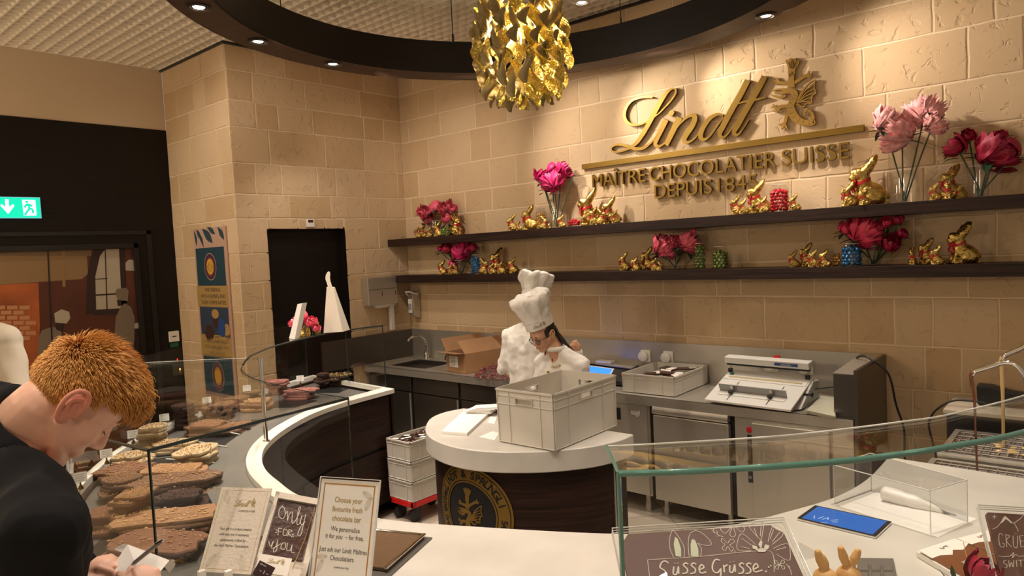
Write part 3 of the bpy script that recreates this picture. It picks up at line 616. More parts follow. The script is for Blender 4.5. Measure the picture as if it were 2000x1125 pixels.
seal_ring(SR-0.012, SR, 0.005, GSEAL, 'seal_outer_line'); seal_ring(0.186, SR-0.018, 0.0055, GSEAL, 'seal_band'); seal_ring(0.172, 0.180, 0.005, GSEAL, 'seal_inner_line')
def bend(me, du=0, dz=0, d=0.006):
    for v in me.vertices: v.co = Vector(on_body(SC+v.co.x+du, 0.575+v.co.y+dz, d+v.co.z))
    me.update(); return me
def seal_text(s, a0, a1, r, size, flip=False):
    n = len(s); allm = MB()
    for i, ch in enumerate(s):
        if ch == ' ': continue
        me = text_me(ch, size, 0.0008, 'CENTER', bold=0.001); a = math.radians(a0+(a1-a0)*i/max(1, n-1)); rot = a-PI/2
        me.transform(Matrix.Translation((r*math.cos(a), r*math.sin(a), 0)) @ Matrix.Rotation(rot, 4, 'Z')); bend(me, d=0.0065)
        k = len(allm.v); allm.v += [tuple(v.co) for v in me.vertices]; allm.f += [tuple(q+k for q in p.vertices) for p in me.polygons]; allm.mi += [0]*len(me.polygons); bpy.data.meshes.remove(me)
    ob('seal_lettering', allm, SBLK, isl)
seal_text('LINDT & SPRÜNGLI', 150, 18, 0.217, 0.060); seal_text('DEPUIS 1845', -62, -6, 0.217, 0.050); seal_text('MAÎTRE CHOCOLATIER', 160, 255, 0.217, 0.044)
mb = MB(); k = 0.30/470
for kk in DRAG:
    stroke(mb, [((x-1450)*k, -(y-268)*k, w_*k) for x, y, w_ in DRAG[kk]], 4, 0.001, 0)
me = mb.mesh('seal_emblem'); bend(me, d=0.004); link('seal_emblem', me, GSEAL, isl)
mb = MB(); e_ = AL[-1]
ob('side_trim', MB().tube([(*[on_body(e_-0.12, 0)[0], on_body(e_-0.12, 0)[1]], 0.02), (on_body(e_-0.12, 0)[0], on_body(e_-0.12, 0)[1], ZI-0.12)], 0.006, 6), STEEL, isl)
# ============================================================ rear worktop with sink, cupboards and fridges
WT = thing('steel_worktop', 'long brushed steel worktop with upstand and sunk sink along the stone wall', 'worktop', (2.4, -0.35, 0.88))
ZW = 0.88; YF = -0.70
SX0, SX1, SY0, SY1 = 0.30, 0.83, -0.58, -0.18
mb = MB()
for a, b in (((0.016, YF), (SX0, -0.016)), ((SX1, YF), (4.76, -0.016)), ((SX0, YF), (SX1, SY0)), ((SX0, SY1), (SX1, -0.016))): mb.b2((*a, ZW-0.04), (*b, ZW))
mb.b2((0.016, YF-0.002, ZW-0.065), (4.76, YF+0.015, ZW)); ob('top', mb, STEEL, WT)
mb = MB(); mb.b2((0.016, -0.03, ZW), (4.76, -0.012, 1.18)); ob('upstand', mb, STEEL, WT)
mb = MB(); mb.b2((0.012, -1.2, ZW+0.0), (0.035, -0.03, 1.18)); ob('side_upstand', mb, DSTEEL, WT)
mb = MB()
for a, b in (((SX0, SY0), (SX0+0.01, SY1)), ((SX1-0.01, SY0), (SX1, SY1)), ((SX0, SY0), (SX1, SY0+0.01)), ((SX0, SY1-0.01), (SX1, SY1))): mb.b2((*a, ZW-0.24), (*b, ZW-0.002))
mb.b2((SX0, SY0, ZW-0.25), (SX1, SY1, ZW-0.24)); ob('sink_basin', mb, DSTEEL, WT)
mb = MB()
for i in range(5): mb.tube([(0.06+i*0.045, -0.6, ZW+0.002), (0.06+i*0.045, -0.15, ZW+0.002)], 0.004, 6)
ob('drainer', mb, STEEL, WT, smooth=60)
mb = MB(); mb.b2((4.76-0.12, YF-0.005, 0.1), (4.76, -0.012, ZW-0.065)); ob('end_leg_panel', mb, STEEL, WT)
bx = thing('steel_column_box', 'tall brushed steel end box at the right end of the worktop', 'box', (4.70, -0.35, 0.88))
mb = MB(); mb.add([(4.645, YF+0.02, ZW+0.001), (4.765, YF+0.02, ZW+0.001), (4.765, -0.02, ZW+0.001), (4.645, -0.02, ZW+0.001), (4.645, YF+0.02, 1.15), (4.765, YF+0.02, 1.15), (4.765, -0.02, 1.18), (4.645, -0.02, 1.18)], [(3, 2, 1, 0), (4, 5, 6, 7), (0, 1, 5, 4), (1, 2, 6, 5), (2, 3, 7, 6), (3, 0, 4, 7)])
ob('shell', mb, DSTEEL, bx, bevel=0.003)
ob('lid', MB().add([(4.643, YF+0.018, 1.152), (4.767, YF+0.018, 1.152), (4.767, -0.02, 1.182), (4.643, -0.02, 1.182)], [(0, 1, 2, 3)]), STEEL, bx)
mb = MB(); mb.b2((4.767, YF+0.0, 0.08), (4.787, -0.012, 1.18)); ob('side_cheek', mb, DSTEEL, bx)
# cupboards under the left part
for i, (x0, x1) in enumerate(((0.05, 0.72), (0.73, 1.38), (1.39, 2.02), (2.03, 2.62))):
    c = thing('steel_cupboard', ['dark steel cupboard under the sink, farthest left', 'dark steel cupboard second from the wall corner', 'dark steel cupboard third from the wall corner', 'dark steel cupboard just behind the chefs'][i], 'cupboard', ((x0+x1)/2, -0.4, 0))
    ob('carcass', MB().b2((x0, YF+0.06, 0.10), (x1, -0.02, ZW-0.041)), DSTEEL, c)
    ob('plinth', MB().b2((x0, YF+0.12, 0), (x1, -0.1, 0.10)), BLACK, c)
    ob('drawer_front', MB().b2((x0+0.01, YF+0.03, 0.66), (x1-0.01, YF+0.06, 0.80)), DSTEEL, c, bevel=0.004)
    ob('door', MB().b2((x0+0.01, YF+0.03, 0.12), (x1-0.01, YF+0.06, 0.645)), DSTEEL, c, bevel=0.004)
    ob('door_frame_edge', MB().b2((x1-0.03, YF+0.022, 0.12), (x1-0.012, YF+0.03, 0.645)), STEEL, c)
fr = thing('compressor_fridge', 'steel fridge compressor unit with vent slots and black display', 'fridge', (3.1, -0.4, 0))
ob('cabinet', MB().b2((2.66, YF+0.03, 0.13), (3.36, -0.03, ZW-0.041)), STEEL, fr)
ob('front_panel', MB().b2((2.68, YF+0.01, 0.14), (3.345, YF+0.03, 0.815)), STEEL, fr, bevel=0.003)
ob('display', MB().b2((3.02, YF+0.006, 0.68), (3.12, YF+0.0105, 0.77)), BLACK, fr)
mb = MB()
for i in range(3):
    for j in range(9): mb.b2((2.95+j*0.038-0.1, YF+0.0065, 0.50+i*0.030), (2.975+j*0.038-0.1, YF+0.0105, 0.515+i*0.030))
for j in range(9): mb.b2((3.10, YF+0.0065, 0.22+j*0.022), (3.15, YF+0.0105, 0.232+j*0.022))
v_ = ob('vent_slots', mb, BLACK, fr); v_['kind'] = 'stuff'
text('maker_lettering', 'sagi', 0.055, frame((3.25, YF+0.0085, 0.75), (1, 0, 0), (0, 0, 1)), PLW, fr, ext=0.0005, bold=0.0004)
for x in (2.72, 3.30):
    ob('foot', MB().lathe([(0.025, 0), (0.025, 0.06), (0.02, 0.07), (0.02, 0.13)], (x, YF+0.07, 0), 14), STEEL, fr, smooth=50)
for i, (x0, x1, lb) in enumerate(((3.395, 3.985, 'steel fridge with wide rolled handle left of the locked one'), (4.015, 4.635, 'steel fridge with red lock tag and key strip at the right end'))):
    f2 = thing('undercounter_fridge', lb, 'fridge', ((x0+x1)/2, -0.4, 0))
    ob('cabinet', MB().b2((x0-0.01, YF+0.045, 0.12), (x1+0.01, -0.03, ZW-0.041)), BLACK if i == 0 else STEEL, f2)
    if i == 0:
        ob('door', MB().b2((x0+0.008, YF-0.005, 0.13), (x1-0.01, YF+0.04, 0.755)), STEEL, f2, bevel=0.006)
        mb = MB(); mb.loft([[(x, YF+a, z) for a, z in ((0.035, 0.765), (-0.012, 0.765), (-0.02, 0.785), (-0.008, 0.815), (0.035, 0.815))] for x in (x0+0.008, x1-0.01)]); ob('rolled_handle', mb, STEEL, f2, smooth=50)
    else:
        ob('frame', MB().b2((x0, YF+0.01, 0.13), (x1, YF+0.04, 0.81)), STEEL, f2)
        ob('door', MB().b2((x0+0.125, YF-0.02, 0.13), (x1-0.01, YF+0.01, 0.79)), STEEL, f2, bevel=0.005)
        mb = MB(); mb.b2((x0+0.085, YF+0.004, 0.38), (x0+0.115, YF+0.010, 0.70)); ob('key_strip', mb, BLACK, f2)
        ob('warning_sticker', MB().ell((x0+0.10, YF+0.006, 0.735), (0.02, 0.004, 0.022)), RED, f2, smooth=60)
        ob('lock', MB().tube([(x0+0.10, YF-0.002, 0.42), (x0+0.10, YF+0.006, 0.42)], 0.012, 14), CHROME, f2, smooth=50)
    for x in (x0+0.05, x1-0.05): ob('foot', MB().lathe([(0.022, 0), (0.022, 0.05), (0.018, 0.06), (0.018, 0.12)], (x, YF+0.08, 0), 12), STEEL, f2, smooth=50)
def tap(x, y, lab, kind):
    t = thing('sink_tap', lab, 'tap', (x, y, ZW))
    ob('base', MB().lathe([(0.026, 0), (0.026, 0.02), (0.018, 0.03), (0.018, 0.09)], (x, y, ZW), 18), CHROME, t, smooth=50)
    if kind: pts = [(x, y, ZW+0.08), (x, y, ZW+0.17), (x-0.02, y-0.05, ZW+0.235), (x-0.05, y-0.11, ZW+0.25), (x-0.08, y-0.16, ZW+0.225), (x-0.085, y-0.17, ZW+0.20)]
    else: pts = [(x, y, ZW+0.06), (x+0.0, y-0.02, ZW+0.13), (x+0.06, y-0.10, ZW+0.10), (x+0.10, y-0.17, ZW+0.05)]
    ob('spout', MB().tube([tuple(p) for p in catmull(pts, 5)], 0.013, 12), CHROME, t, smooth=80)
    if not kind: ob('lever', MB().tube([(x, y, ZW+0.09), (x-0.01, y+0.01, ZW+0.17), (x+0.01, y-0.03, ZW+0.27)], [0.016, 0.010, 0.005], 10), CHROME, t, smooth=80)
    else: ob('cross_lever', MB().tube([(x-0.04, y-0.16, ZW+0.0), (x+0.1, y-0.2, ZW+0.0)], 0.006, 8), CHROME, t, smooth=80)
tap(0.33, -0.10, 'chrome swan neck tap over the left end of the sink', 1); tap(0.72, -0.12, 'chrome lever tap beside the cardboard box', 0)
for x in (2.975, 3.185, 4.03, 4.28):
    lb = {2.975: 'white round plug socket on the upstand above the scales', 3.185: 'white round plug socket on the upstand above the small crate', 4.03: 'white plug socket behind the left half of the sealer', 4.28: 'white plug socket behind the right half of the sealer'}[x]
    s_ = thing('plug_socket', lb, 'socket', (x, -0.03, 1.06)); ob('plate', MB().b2((x-0.045, -0.045, 1.01), (x+0.045, -0.031, 1.11)), PLW, s_, bevel=0.004)
    mb = MB(); mb.T = Matrix.Translation((x-0.01, -0.045, 1.06)) @ Matrix.Rotation(PI/2, 4, 'X'); mb.lathe([(0.043, 0), (0.043, 0.03), (0.036, 0.036), (0.001, 0.037)], n=24); ob('round_cover', mb, PLW, s_, smooth=40)
# towel and soap dispensers
t = thing('towel_dispenser', 'brushed steel paper towel dispenser with a white towel hanging out, on the wall corner', 'dispenser', (0.07, -0.5, 1.5))
mb = MB(); mb.loft([[(0.014, y, z) , (0.014+dx, y, z), (0.014+dx, y, z2), (0.014, y, z2)] for y, dx, z, z2 in ((-0.66, 0.10, 1.49, 1.78), (-0.27, 0.10, 1.49, 1.78))]); ob('case', mb, STEEL, t, bevel=0.008)
ob('cover_seam', MB().b2((0.115, -0.64, 1.655), (0.117, -0.29, 1.658)), BLACK, t)
for y in (-0.48, -0.30): ob('keyhole', MB().b2((0.115, y-0.003, 1.58), (0.117, y+0.003, 1.63)), BLACK, t)
ob('paper_towel', MB().loft([[(0.03, -0.56, 1.489), (0.10, -0.56, 1.489), (0.10, -0.36, 1.489), (0.03, -0.36, 1.489)], [(0.05, -0.52, 1.455), (0.07, -0.52, 1.455), (0.07, -0.38, 1.455), (0.05, -0.38, 1.455)]]), PAPER, t)
t = thing('hand_lotion_dispenser', 'cream lever dispenser hanging below the towel dispenser', 'dispenser', (0.08, -0.30, 1.3))
ob('arm', MB().loft([[(0.02, -0.335, z), (0.06, -0.335, z), (0.06, -0.285, z), (0.02, -0.285, z)] for z in (1.20, 1.50)]), PLW, t, bevel=0.004)
ob('hook', MB().b2((0.014, -0.37, 1.47), (0.07, -0.27, 1.488)), PLW, t)
t = thing('soap_dispenser', 'narrow steel soap dispenser with white bottle on the back wall near the corner', 'dispenser', (0.16, -0.05, 1.45))
mb = MB(); mb.loft([[(0.10, -0.015, z), (0.18, -0.015, z), (0.18, -0.015-d, z), (0.10, -0.015-d, z)] for z, d in ((1.31, 0.03), (1.33, 0.09), (1.58, 0.11), (1.60, 0.03))]); ob('case', mb, STEEL, t, bevel=0.004)
ob('bottle', MB().b2((0.112, -0.132, 1.37), (0.168, -0.118, 1.52)), PLW, t, bevel=0.004)
ob('label', MB().b2((0.116, -0.1335, 1.40), (0.164, -0.1325, 1.47)), mat('lab_grey', (0.35, 0.33, 0.32), .6), t)
ob('lever', MB().tube([(0.10, -0.12, 1.56), (0.13, -0.17, 1.60), (0.17, -0.15, 1.60), (0.19, -0.06, 1.57)], 0.010, 8), PLW, t, smooth=60)
t = thing('wall_thermostat', 'small white wall thermostat with dark display above the black door', 'thermostat', (0.02, -1.23, 2.356))
ob('case', MB().b2((0.012, -1.275, 2.315), (0.032, -1.19, 2.398)), PLW, t, bevel=0.004); ob('display', MB().b2((0.032, -1.26, 2.36), (0.034, -1.205, 2.385)), mat('dark_red_lcd', (0.08, 0.01, 0.01), .3), t)
t = thing('light_switch', 'white key card switch over a small green label on the dark wall end', 'switch', (-1.25, -2.10, 1.4))
a = at(330, 648, 0, XD+0.02); b = at(351, 666, 0, XD+0.02)
ob('plate', MB().b2((XD+0.001, a.y, a.z), (XD+0.02, b.y, b.z)), PLW, t, bevel=0.003); ob('key_slot', MB().b2((XD+0.02, a.y+0.03, (a.z+b.z)/2-0.004), (XD+0.022, b.y-0.03, (a.z+b.z)/2+0.006)), BLACK, t)
ob('green_label', MB().b2((XD+0.001, a.y+0.01, b.z-0.055), (XD+0.012, b.y-0.01, b.z-0.01)), mat('green_lab', (0.01, 0.10, 0.06), .5), t)
t = thing('door_intercom', 'small grey intercom panel with orange light on the dark wall', 'intercom', (-1.25, -2.15, 1.1))
a = at(338, 712, 0, XD+0.02); b = at(362, 730, 0, XD+0.02)
ob('panel', MB().b2((XD+0.001, a.y, a.z), (XD+0.015, min(b.y, -1.99), b.z)), DSTEEL, t, bevel=0.003)
ob('indicator', MB().ell((XD+0.016, (a.y+b.y)/2+0.01, (a.z+b.z)/2), (0.004, 0.007, 0.007)), mat('orange_led', (1, .5, .1), .4, emit=(1, .5, .12), estr=4), t)
p = at(347, 702, 0, XD+0.01); tag(ob('red_indicator', MB().ell((XD+0.006, p.y, p.z), (0.005, 0.006, 0.010)), mat('red_led', (1, .05, .03), .4, emit=(1, .04, .03), estr=3)), 'tiny glowing red indicator on the dark wall above the intercom', 'indicator light')
# ============================================================ things on the wall shelves
def bunny_root():
    """sitting foil rabbit, 1 m tall unit, facing -x"""
    t = thing('gold_foil_bunny', 'x', 'chocolate bunny', (0, 0, 0), world=False)
    mb = MB()
    mb.ell((0.08, 0, 0.22), (0.27, 0.20, 0.225), 20, 14); mb.ell((0.16, 0, 0.18), (0.22, 0.215, 0.18), 20, 12)
    mb.ell((-0.03, 0, 0.33), (0.19, 0.165, 0.20), 18, 12); mb.cap_((-0.05, 0, 0.38), (-0.06, 0, 0.56), 0.15, 0.125)
    mb.ell((-0.10, 0, 0.60), (0.185, 0.135, 0.130), 18, 12, Euler((0, 0.45, 0)).to_matrix()); mb.ell((-0.21, 0, 0.545), (0.095, 0.088, 0.080), 14, 10)
    for s in (-1, 1):
        mb.cap_((-0.02, s*0.055, 0.66), (0.17, s*0.062, 0.925), 0.085, 0.050, 12); mb.cap_((0.02, s*0.055, 0.70), (0.13, s*0.062, 0.86), 0.105, 0.078, 12)
        mb.cap_((-0.13, s*0.085, 0.24), (-0.20, s*0.075, 0.05), 0.065, 0.05, 10); mb.ell((0.12, s*0.13, 0.13), (0.20, 0.09, 0.13), 14, 10)
    mb.ell((0.37, 0, 0.16), (0.06, 0.06, 0.06), 10, 8); mb.box((0.08, 0, 0.03), (0.62, 0.30, 0.06))
    me = fuse(mb, 'body', 0.016, 3, 0.5); displace(me, 0.009, 9)
    link('foil_body', me, FOIL, t, smooth=180)
    mb = MB(); n = 28; rs = []
    for j in range(n):
        a = 2*PI*j/n; c_, s_ = math.cos(a), math.sin(a); x, y = -0.066+0.150*c_, 0.150*s_
        rs.append([(x*1.0, y, 0.435+0.09*c_*.6), (-0.066+0.158*c_, 0.158*s_, 0.435+0.09*c_*.6), (-0.066+0.152*c_, 0.152*s_, 0.49+0.09*c_*.6), (-0.066+0.144*c_, 0.144*s_, 0.49+0.09*c_*.6)])
    rs.append(rs[0]); mb.loft(rs, cap=False)
    for s in (-1, 1):
        mb.ell((-0.215, s*0.085, 0.455), (0.022, 0.075, 0.045), 10, 8); mb.tube([(-0.22, s*0.03, 0.44), (-0.24, s*0.09, 0.34), (-0.21, s*0.10, 0.27)], [0.02, 0.024, 0.018], 6, flat=0.4)
    mb.ell((-0.232, 0, 0.455), (0.03, 0.03, 0.032), 10, 8); ob('red_ribbon', mb, RED, t, smooth=50)
    ob('bell', MB().ell((-0.235, 0.0, 0.395), (0.032, 0.032, 0.032), 14, 10), GOLDS, t, smooth=90)
    for s in (-1, 1):
        ob('eye', MB().ell((-0.165, s*0.098, 0.625), (0.024, 0.014, 0.018), 10, 8), mat('painted_brown', (0.05, 0.02, 0.01), .4), t, smooth=90)
        ob('inner_ear', MB().ell((0.055-0.045, s*0.075, 0.82), (0.012, 0.030, 0.11), 10, 8, Euler((0, 0.5, 0)).to_matrix()), mat('ear_brown', (0.10, 0.045, 0.012), .45, 0.3), t, smooth=90)
    return t
BUN = bunny_root(); bun_used = [False]
HALF = {}
def put(px, py, z, hpx, y=None):
    """stand point on a shelf plane from the photo and real height"""
    p = at(px, py, 2, z)
    if p.y > -0.05: p = at(px, py, 1, -0.10); p.z = z
    if y is not None: p = at(px, py, 1, y); p.z = z
    return Vector((p.x, p.y, z)), hpx*depth(p)/FPX
def bunny(px, py, top, z, label, group, y=-0.16, rz=0.0, wide=1.0):
    p, h = put(px, py, z, py-top, y); h *= 1.02
    global BUN
    rz += 0.55
    if not bun_used[0]:
        o = BUN; bun_used[0] = True; o.location = p; o.rotation_euler = (0, 0, rz); o.scale = (h*wide, h*wide, h); o['label'] = label; o['group'] = group
    else: o = dup(BUN, p, rz, label, (h*wide, h*wide, h), group)
    return o
G1 = 'gold foil bunnies on the upper shelf'; G2 = 'gold foil bunnies on the lower shelf'
UP = [
 (815, 463, 442, 'tiny gold bunny leftmost on the upper shelf', -0.22, 0), (826, 463, 437, 'small gold bunny second from the left end of the upper shelf', -0.16, -.3), (838, 462, 441, 'small gold bunny under the left end pink peonies', -0.20, .4),
 (856, 461, 431, 'small gold bunny between the pink peony stems and green egg bowl', -0.2, 0), (890, 457, 412, 'tall gold bunny beside the left pink peonies', -0.13, 2.6), (899, 456, 439, 'tiny gold bunny at the foot of the tall one by the left pink peonies', -0.22, 2.6),
 (1001, 450, 416, 'small upright gold bunny leftmost of the group left of the magenta peony vase', -0.2, .2), (1013, 450, 431, 'tiny gold bunny low in the group left of the magenta peony vase', -0.24, -.2), (1034, 447, 398, 'crouching large gold bunny in front of the wire jar of gold eggs', -0.14, 0),
 (1062, 446, 420, 'small gold bunny just left of the tall magenta peony vase', -0.22, 3.0), (1073, 444, 433, 'tiny gold bunny at the foot of the tall magenta peony vase', -0.25, 0.5), (1096, 442, 416, 'single small gold bunny just right of the tall magenta peony vase', -0.18, .2),
 (1152, 437, 364, 'biggest gold bunny left of the gold lettering, with red bow', -0.13, 0), (1160, 437, 401, 'small gold bunny in front of the big one left of the lettering', -0.24, .1), (1176, 436, 404, 'small gold bunny between the two large ones left of the lettering', -0.23, 2.8),
 (1192, 435, 380, 'second large gold bunny under the left end of the lettering', -0.13, .1), (1201, 434, 407, 'tiny gold bunny rightmost in the group left of the lettering', -0.24, .3),
 (1438, 418, 378, 'rear small gold bunny left of the large one beneath SUISSE', -0.14, 0), (1452, 418, 386, 'front small gold bunny left of the large one beneath SUISSE', -0.24, .1), (1480, 416, 349, 'large gold bunny directly left of the red egg jar', -0.12, 0), (1491, 415, 382, 'small gold bunny in front of the large one by the red egg jar', -0.24, .1),
 (1551, 411, 377, 'lone small gold bunny right of the red egg jar', -0.18, .1),
 (1692, 401, 302, 'largest gold bunny on the upper shelf, left of the pale pink peonies', -0.13, -.1), (1658, 402, 353, 'small gold bunny left of the largest one on the upper shelf', -0.22, 0), (1688, 400, 364, 'tiny gold bunny in front of the largest one on the upper shelf', -0.27, .4),
 (1858, 386, 316, 'large gold bunny under the dark red peonies on the upper shelf', -0.10, .1), (1826, 388, 353, 'small gold bunny leftmost beneath the dark red peonies', -0.22, 0), (1852, 387, 348, 'slim upright small gold bunny beneath the dark red peonies', -0.25, 1.0), (1874, 386, 358, 'crouching small gold bunny rightmost beneath the dark red peonies', -0.22, 0)]
for px, py, top, lb, y, rz in UP: bunny(px, py, top, ZU, lb, G1, y, rz)
LO = [
 (864, 534, 505, 'small gold bunny leftmost on the lower shelf', -0.2, 0), (879, 534, 514, 'small gold bunny under the pink bloom at the left end of the lower shelf', -0.22, .3), (890, 533, 513, 'tiny gold bunny beside the first vase of the lower shelf', -0.2, 2.8),
 (946, 532, 500, 'gold bunny just right of the tall blue egg jar on the left', -0.2, 2.8), (961, 532, 510, 'small gold bunny second right of the tall blue egg jar', -0.23, .3), (973, 532, 482, 'tall shaded gold bunny behind the row right of the tall blue egg jar', -0.10, .5), (978, 532, 507, 'gold bunny in front of the tall shaded one on the lower shelf', -0.24, 0), (1002, 531, 499, 'gold bunny at the end of the row above the chef hats', -0.2, .2),
 (1219, 526, 489, 'gold bunny leftmost of the middle group on the lower shelf', -0.18, 0), (1241, 526, 498, 'gold bunny second of the middle group on the lower shelf', -0.22, 0), (1253, 525, 498, 'gold bunny third of the middle group on the lower shelf', -0.17, .1), (1266, 525, 479, 'tall gold bunny half hidden behind the middle pink peonies', -0.12, 0), (1278, 525, 499, 'gold bunny right under the middle pink peonies', -0.24, .1), (1289, 525, 508, 'tiny gold bunny touching the middle vase', -0.25, 2.9),
 (1550, 520, 486, 'dark shaded gold bunny standing apart left of the tall one on the lower shelf', -0.18, 0), (1576, 520, 473, 'tall gold bunny in the group left of the glass jar', -0.14, 0), (1588, 520, 484, 'small gold bunny in front of the tall one left of the glass jar', -0.24, .1), (1598, 520, 506, 'tiniest gold bunny in the group left of the glass jar', -0.26, .8), (1610, 519, 484, 'gold bunny directly left of the small glass jar', -0.22, 0),
 (1782, 514, 478, 'slim gold bunny standing alone right of the dark red peonies', -0.2, 1.1), (1811, 514, 462, 'rear gold bunny of the pair left of the big one', -0.15, 0), (1829, 514, 476, 'front gold bunny of the pair left of the big one', -0.23, 0), (1878, 513, 431, 'biggest gold bunny on the lower shelf at the far right', -0.15, 0)]
for px, py, top, lb, y, rz in LO: bunny(px, py, top, ZL, lb, G2, y, rz)
# ---- peonies
def petal_me(name, layers, seed, hgt=1.0, ruff=0.10, wd=.62):
    rr = random.Random(seed); mb = MB()
    for (n, r0, lean, size) in layers:
        for k in range(n):
            pj = rr.uniform(.84, 1.12); a = 2*PI*(k+rr.random()*.6)/n; sz = size*rr.uniform(.88, 1.1); U, V = 5, 6; rows = []; ph1 = lean*rr.uniform(.9, 1.08); hw = wd+.9/n
            for i in range(V+1):
                v = i/V; row = []; ph = ph1*v; w_ = hw*math.sin(PI*min(1, v*0.72+0.18))**0.6*min(1, sz)
                for j in range(U+1):
                    u = (j/U-0.5)*2; nz = noise.noise(Vector((u*2.6+k*3, v*3, seed+n)))*ruff+noise.noise(Vector((u*7+k, v*5, seed)))*ruff*.9*v*v
                    rad = sz*(1+nz+.22*v**3)*pj; az = u*w_/max(.35, sz)*.75
                    row.append((rad*math.sin(ph)*math.cos(a+az), rad*math.sin(ph)*math.sin(a+az), .42-rad*math.cos(ph)*.92+nz*.3))
                rows.append(row)
            n0 = (U+1); vs = [p for r in rows for p in r]; fs = [(i*n0+j, i*n0+j+1, (i+1)*n0+j+1, (i+1)*n0+j) for i in range(V) for j in range(U)]
            mb.add(vs, fs)
    me = mb.mesh(name); me.shade_smooth(); return me
FULL = [petal_me('petals', [(5, .0, 2.7, .32), (8, .0, 2.45, .50), (10, .0, 2.2, .66), (10, .0, 1.9, .82), (9, .0, 1.55, .97)], s, ruff=.34, wd=.46) for s in (1, 2, 3)]
CUPP = [petal_me('petals', [(5, .0, 2.8, .40), (6, .0, 2.6, .58), (7, .0, 2.35, .72), (7, .0, 2.0, .84)], s, ruff=.14) for s in (4, 5)]
BUD = petal_me('petals', [(5, .0, 2.9, .5), (5, .0, 2.7, .6)], 8, ruff=.04)
FULLR = petal_me('petals', [(9, .0, 2.6, .35), (14, .0, 2.4, .52), (18, .0, 2.15, .70), (18, .0, 1.85, .86), (12, .0, 1.5, 1.0)], 12, ruff=.32, wd=.36)
LEAFM = mat('peony_leaf', (0.018, 0.055, 0.020), 0.5, var=0.3, vscale=20); STEMM = mat('dark_green_stem', (0.03, 0.055, 0.02), 0.5)
def petal_mat(nm, c): return mat(nm, c, 0.55, var=0.28, vscale=28, sub=0.0)
PCOL = {'pink': petal_mat('pink_petals', (0.72, 0.11, 0.17)), 'magenta': petal_mat('magenta_petals', (0.55, 0.010, 0.12)), 'pale': petal_mat('pale_pink_petals', (0.85, 0.36, 0.35)), 'crimson': petal_mat('crimson_petals', (0.32, 0.004, 0.035)), 'rose': petal_mat('rose_petals', (0.60, 0.03, 0.085))}
def leaf(mb, base, d, L, w_):
    base = Vector(base); d = Vector(d).normalized(); s = d.cross(Vector((0, 0, 1))).normalized() if abs(d.z) < .95 else Vector((1, 0, 0)); n = s.cross(d); pts = []
    for i, f in ((0, .05), (1, .75), (2, 1), (3, .7), (4, .03)):
        c = base+d*(L*i/4)-n*(-0.12*L*math.sin(PI*i/4)); pts.append([c-s*w_*f/2, c+n*(-w_*f*.15), c+s*w_*f/2])
    k = len(mb.v); mb.add([p for r in pts for p in r], [(i*3+j, i*3+j+1, i*3+j+4, i*3+j+3) for i in range(4) for j in range(2)])
def peony(head, r, col, base, label, group, mesh=None, tilt=(0, 0), leaves=2, seed=0, cat='peony'):
    """head: world centre of bloom; base: stem foot in the vase"""
    head = Vector(head); base = Vector(base); rr = random.Random(seed)
    t = thing('peony', label, cat, base, group=group)
    me = (mesh or FULL[seed % 3]).copy(); me.transform(Matrix.Translation(head-Vector((0, 0, r*.35))) @ Euler((tilt[0], tilt[1], rr.uniform(0, 6))).to_matrix().to_4x4() @ Matrix.Scale(r*1.12, 4)); link('bloom', me, PCOL[col], t)
    neck = head-Vector((0, 0, r*0.5)); mid = (neck*0.45+base*0.55); mid.x += (rr.random()-.5)*0.01
    ob('stem', MB().tube([tuple(p) for p in catmull([base, mid, neck], 5)], 0.0050, 6), STEMM, t, smooth=60)
    for k in range(leaves):
        a = rr.uniform(0, 2*PI); mb = MB(); q = neck-Vector((0, 0, rr.uniform(0, .6)*r)); leaf(mb, q, (math.cos(a), math.sin(a)*.6-.3, rr.uniform(-.5, .3)), r*1.3+.015, r*.45+.006); ob('leaf', mb, LEAFM, t, smooth=60)
    return t
def vase(px, py, wpx, toppx, z, label, y=-0.15, group='glass vases'):
    p, h = put(px, py, z, py-toppx, y); rad = wpx*depth(p)/FPX/2
    t = thing('glass_vase', label, 'vase', p, group=group)
    ob('glass_body', MB().lathe([(rad*.9, 0.0), (rad, 0.004), (rad, h), (rad-0.003, h), (rad-0.004, 0.010), (0.001, 0.008)], p, 28, cap=False), ACRYL, t, smooth=50)
    ob('thick_base', MB().lathe([(rad*.93, 0.001), (rad*.95, 0.008), (rad*.9, 0.009)], p, 28), GLASS, t, smooth=50)
    ob('rim', MB().tube([(p.x+rad*math.cos(a*PI/12), p.y+rad*math.sin(a*PI/12), p.z+h) for a in range(25)], 0.0013, 5), AEDGE, t, smooth=50)
    return p, h
ROWL = {}
def bouquet(vx, vy, vw, vt, z, y, vlabel, blooms, where):
    p, h = vase(vx, vy, vw, vt, z, vlabel, y)
    for i, (bx, by, rp, col, kind, lb) in enumerate(blooms):
        yy = y-0.03+0.02*((i*7) % 3-1); c = at(bx, by, 1, yy); r = rp*depth(c)/FPX
        a = i*2.4; base = Vector((p.x+0.012*math.cos(a), p.y+0.012*math.sin(a), z+0.010))
        peony(c, r, col, base, lb, where, {'f': None, 'c': CUPP[i % 2], 'b': BUD, 'r': FULLR}[kind], (0.95 if kind != 'b' else .2, 0.45*math.sin(i*2)), 6 if i < 3 else 3, i+int(bx))
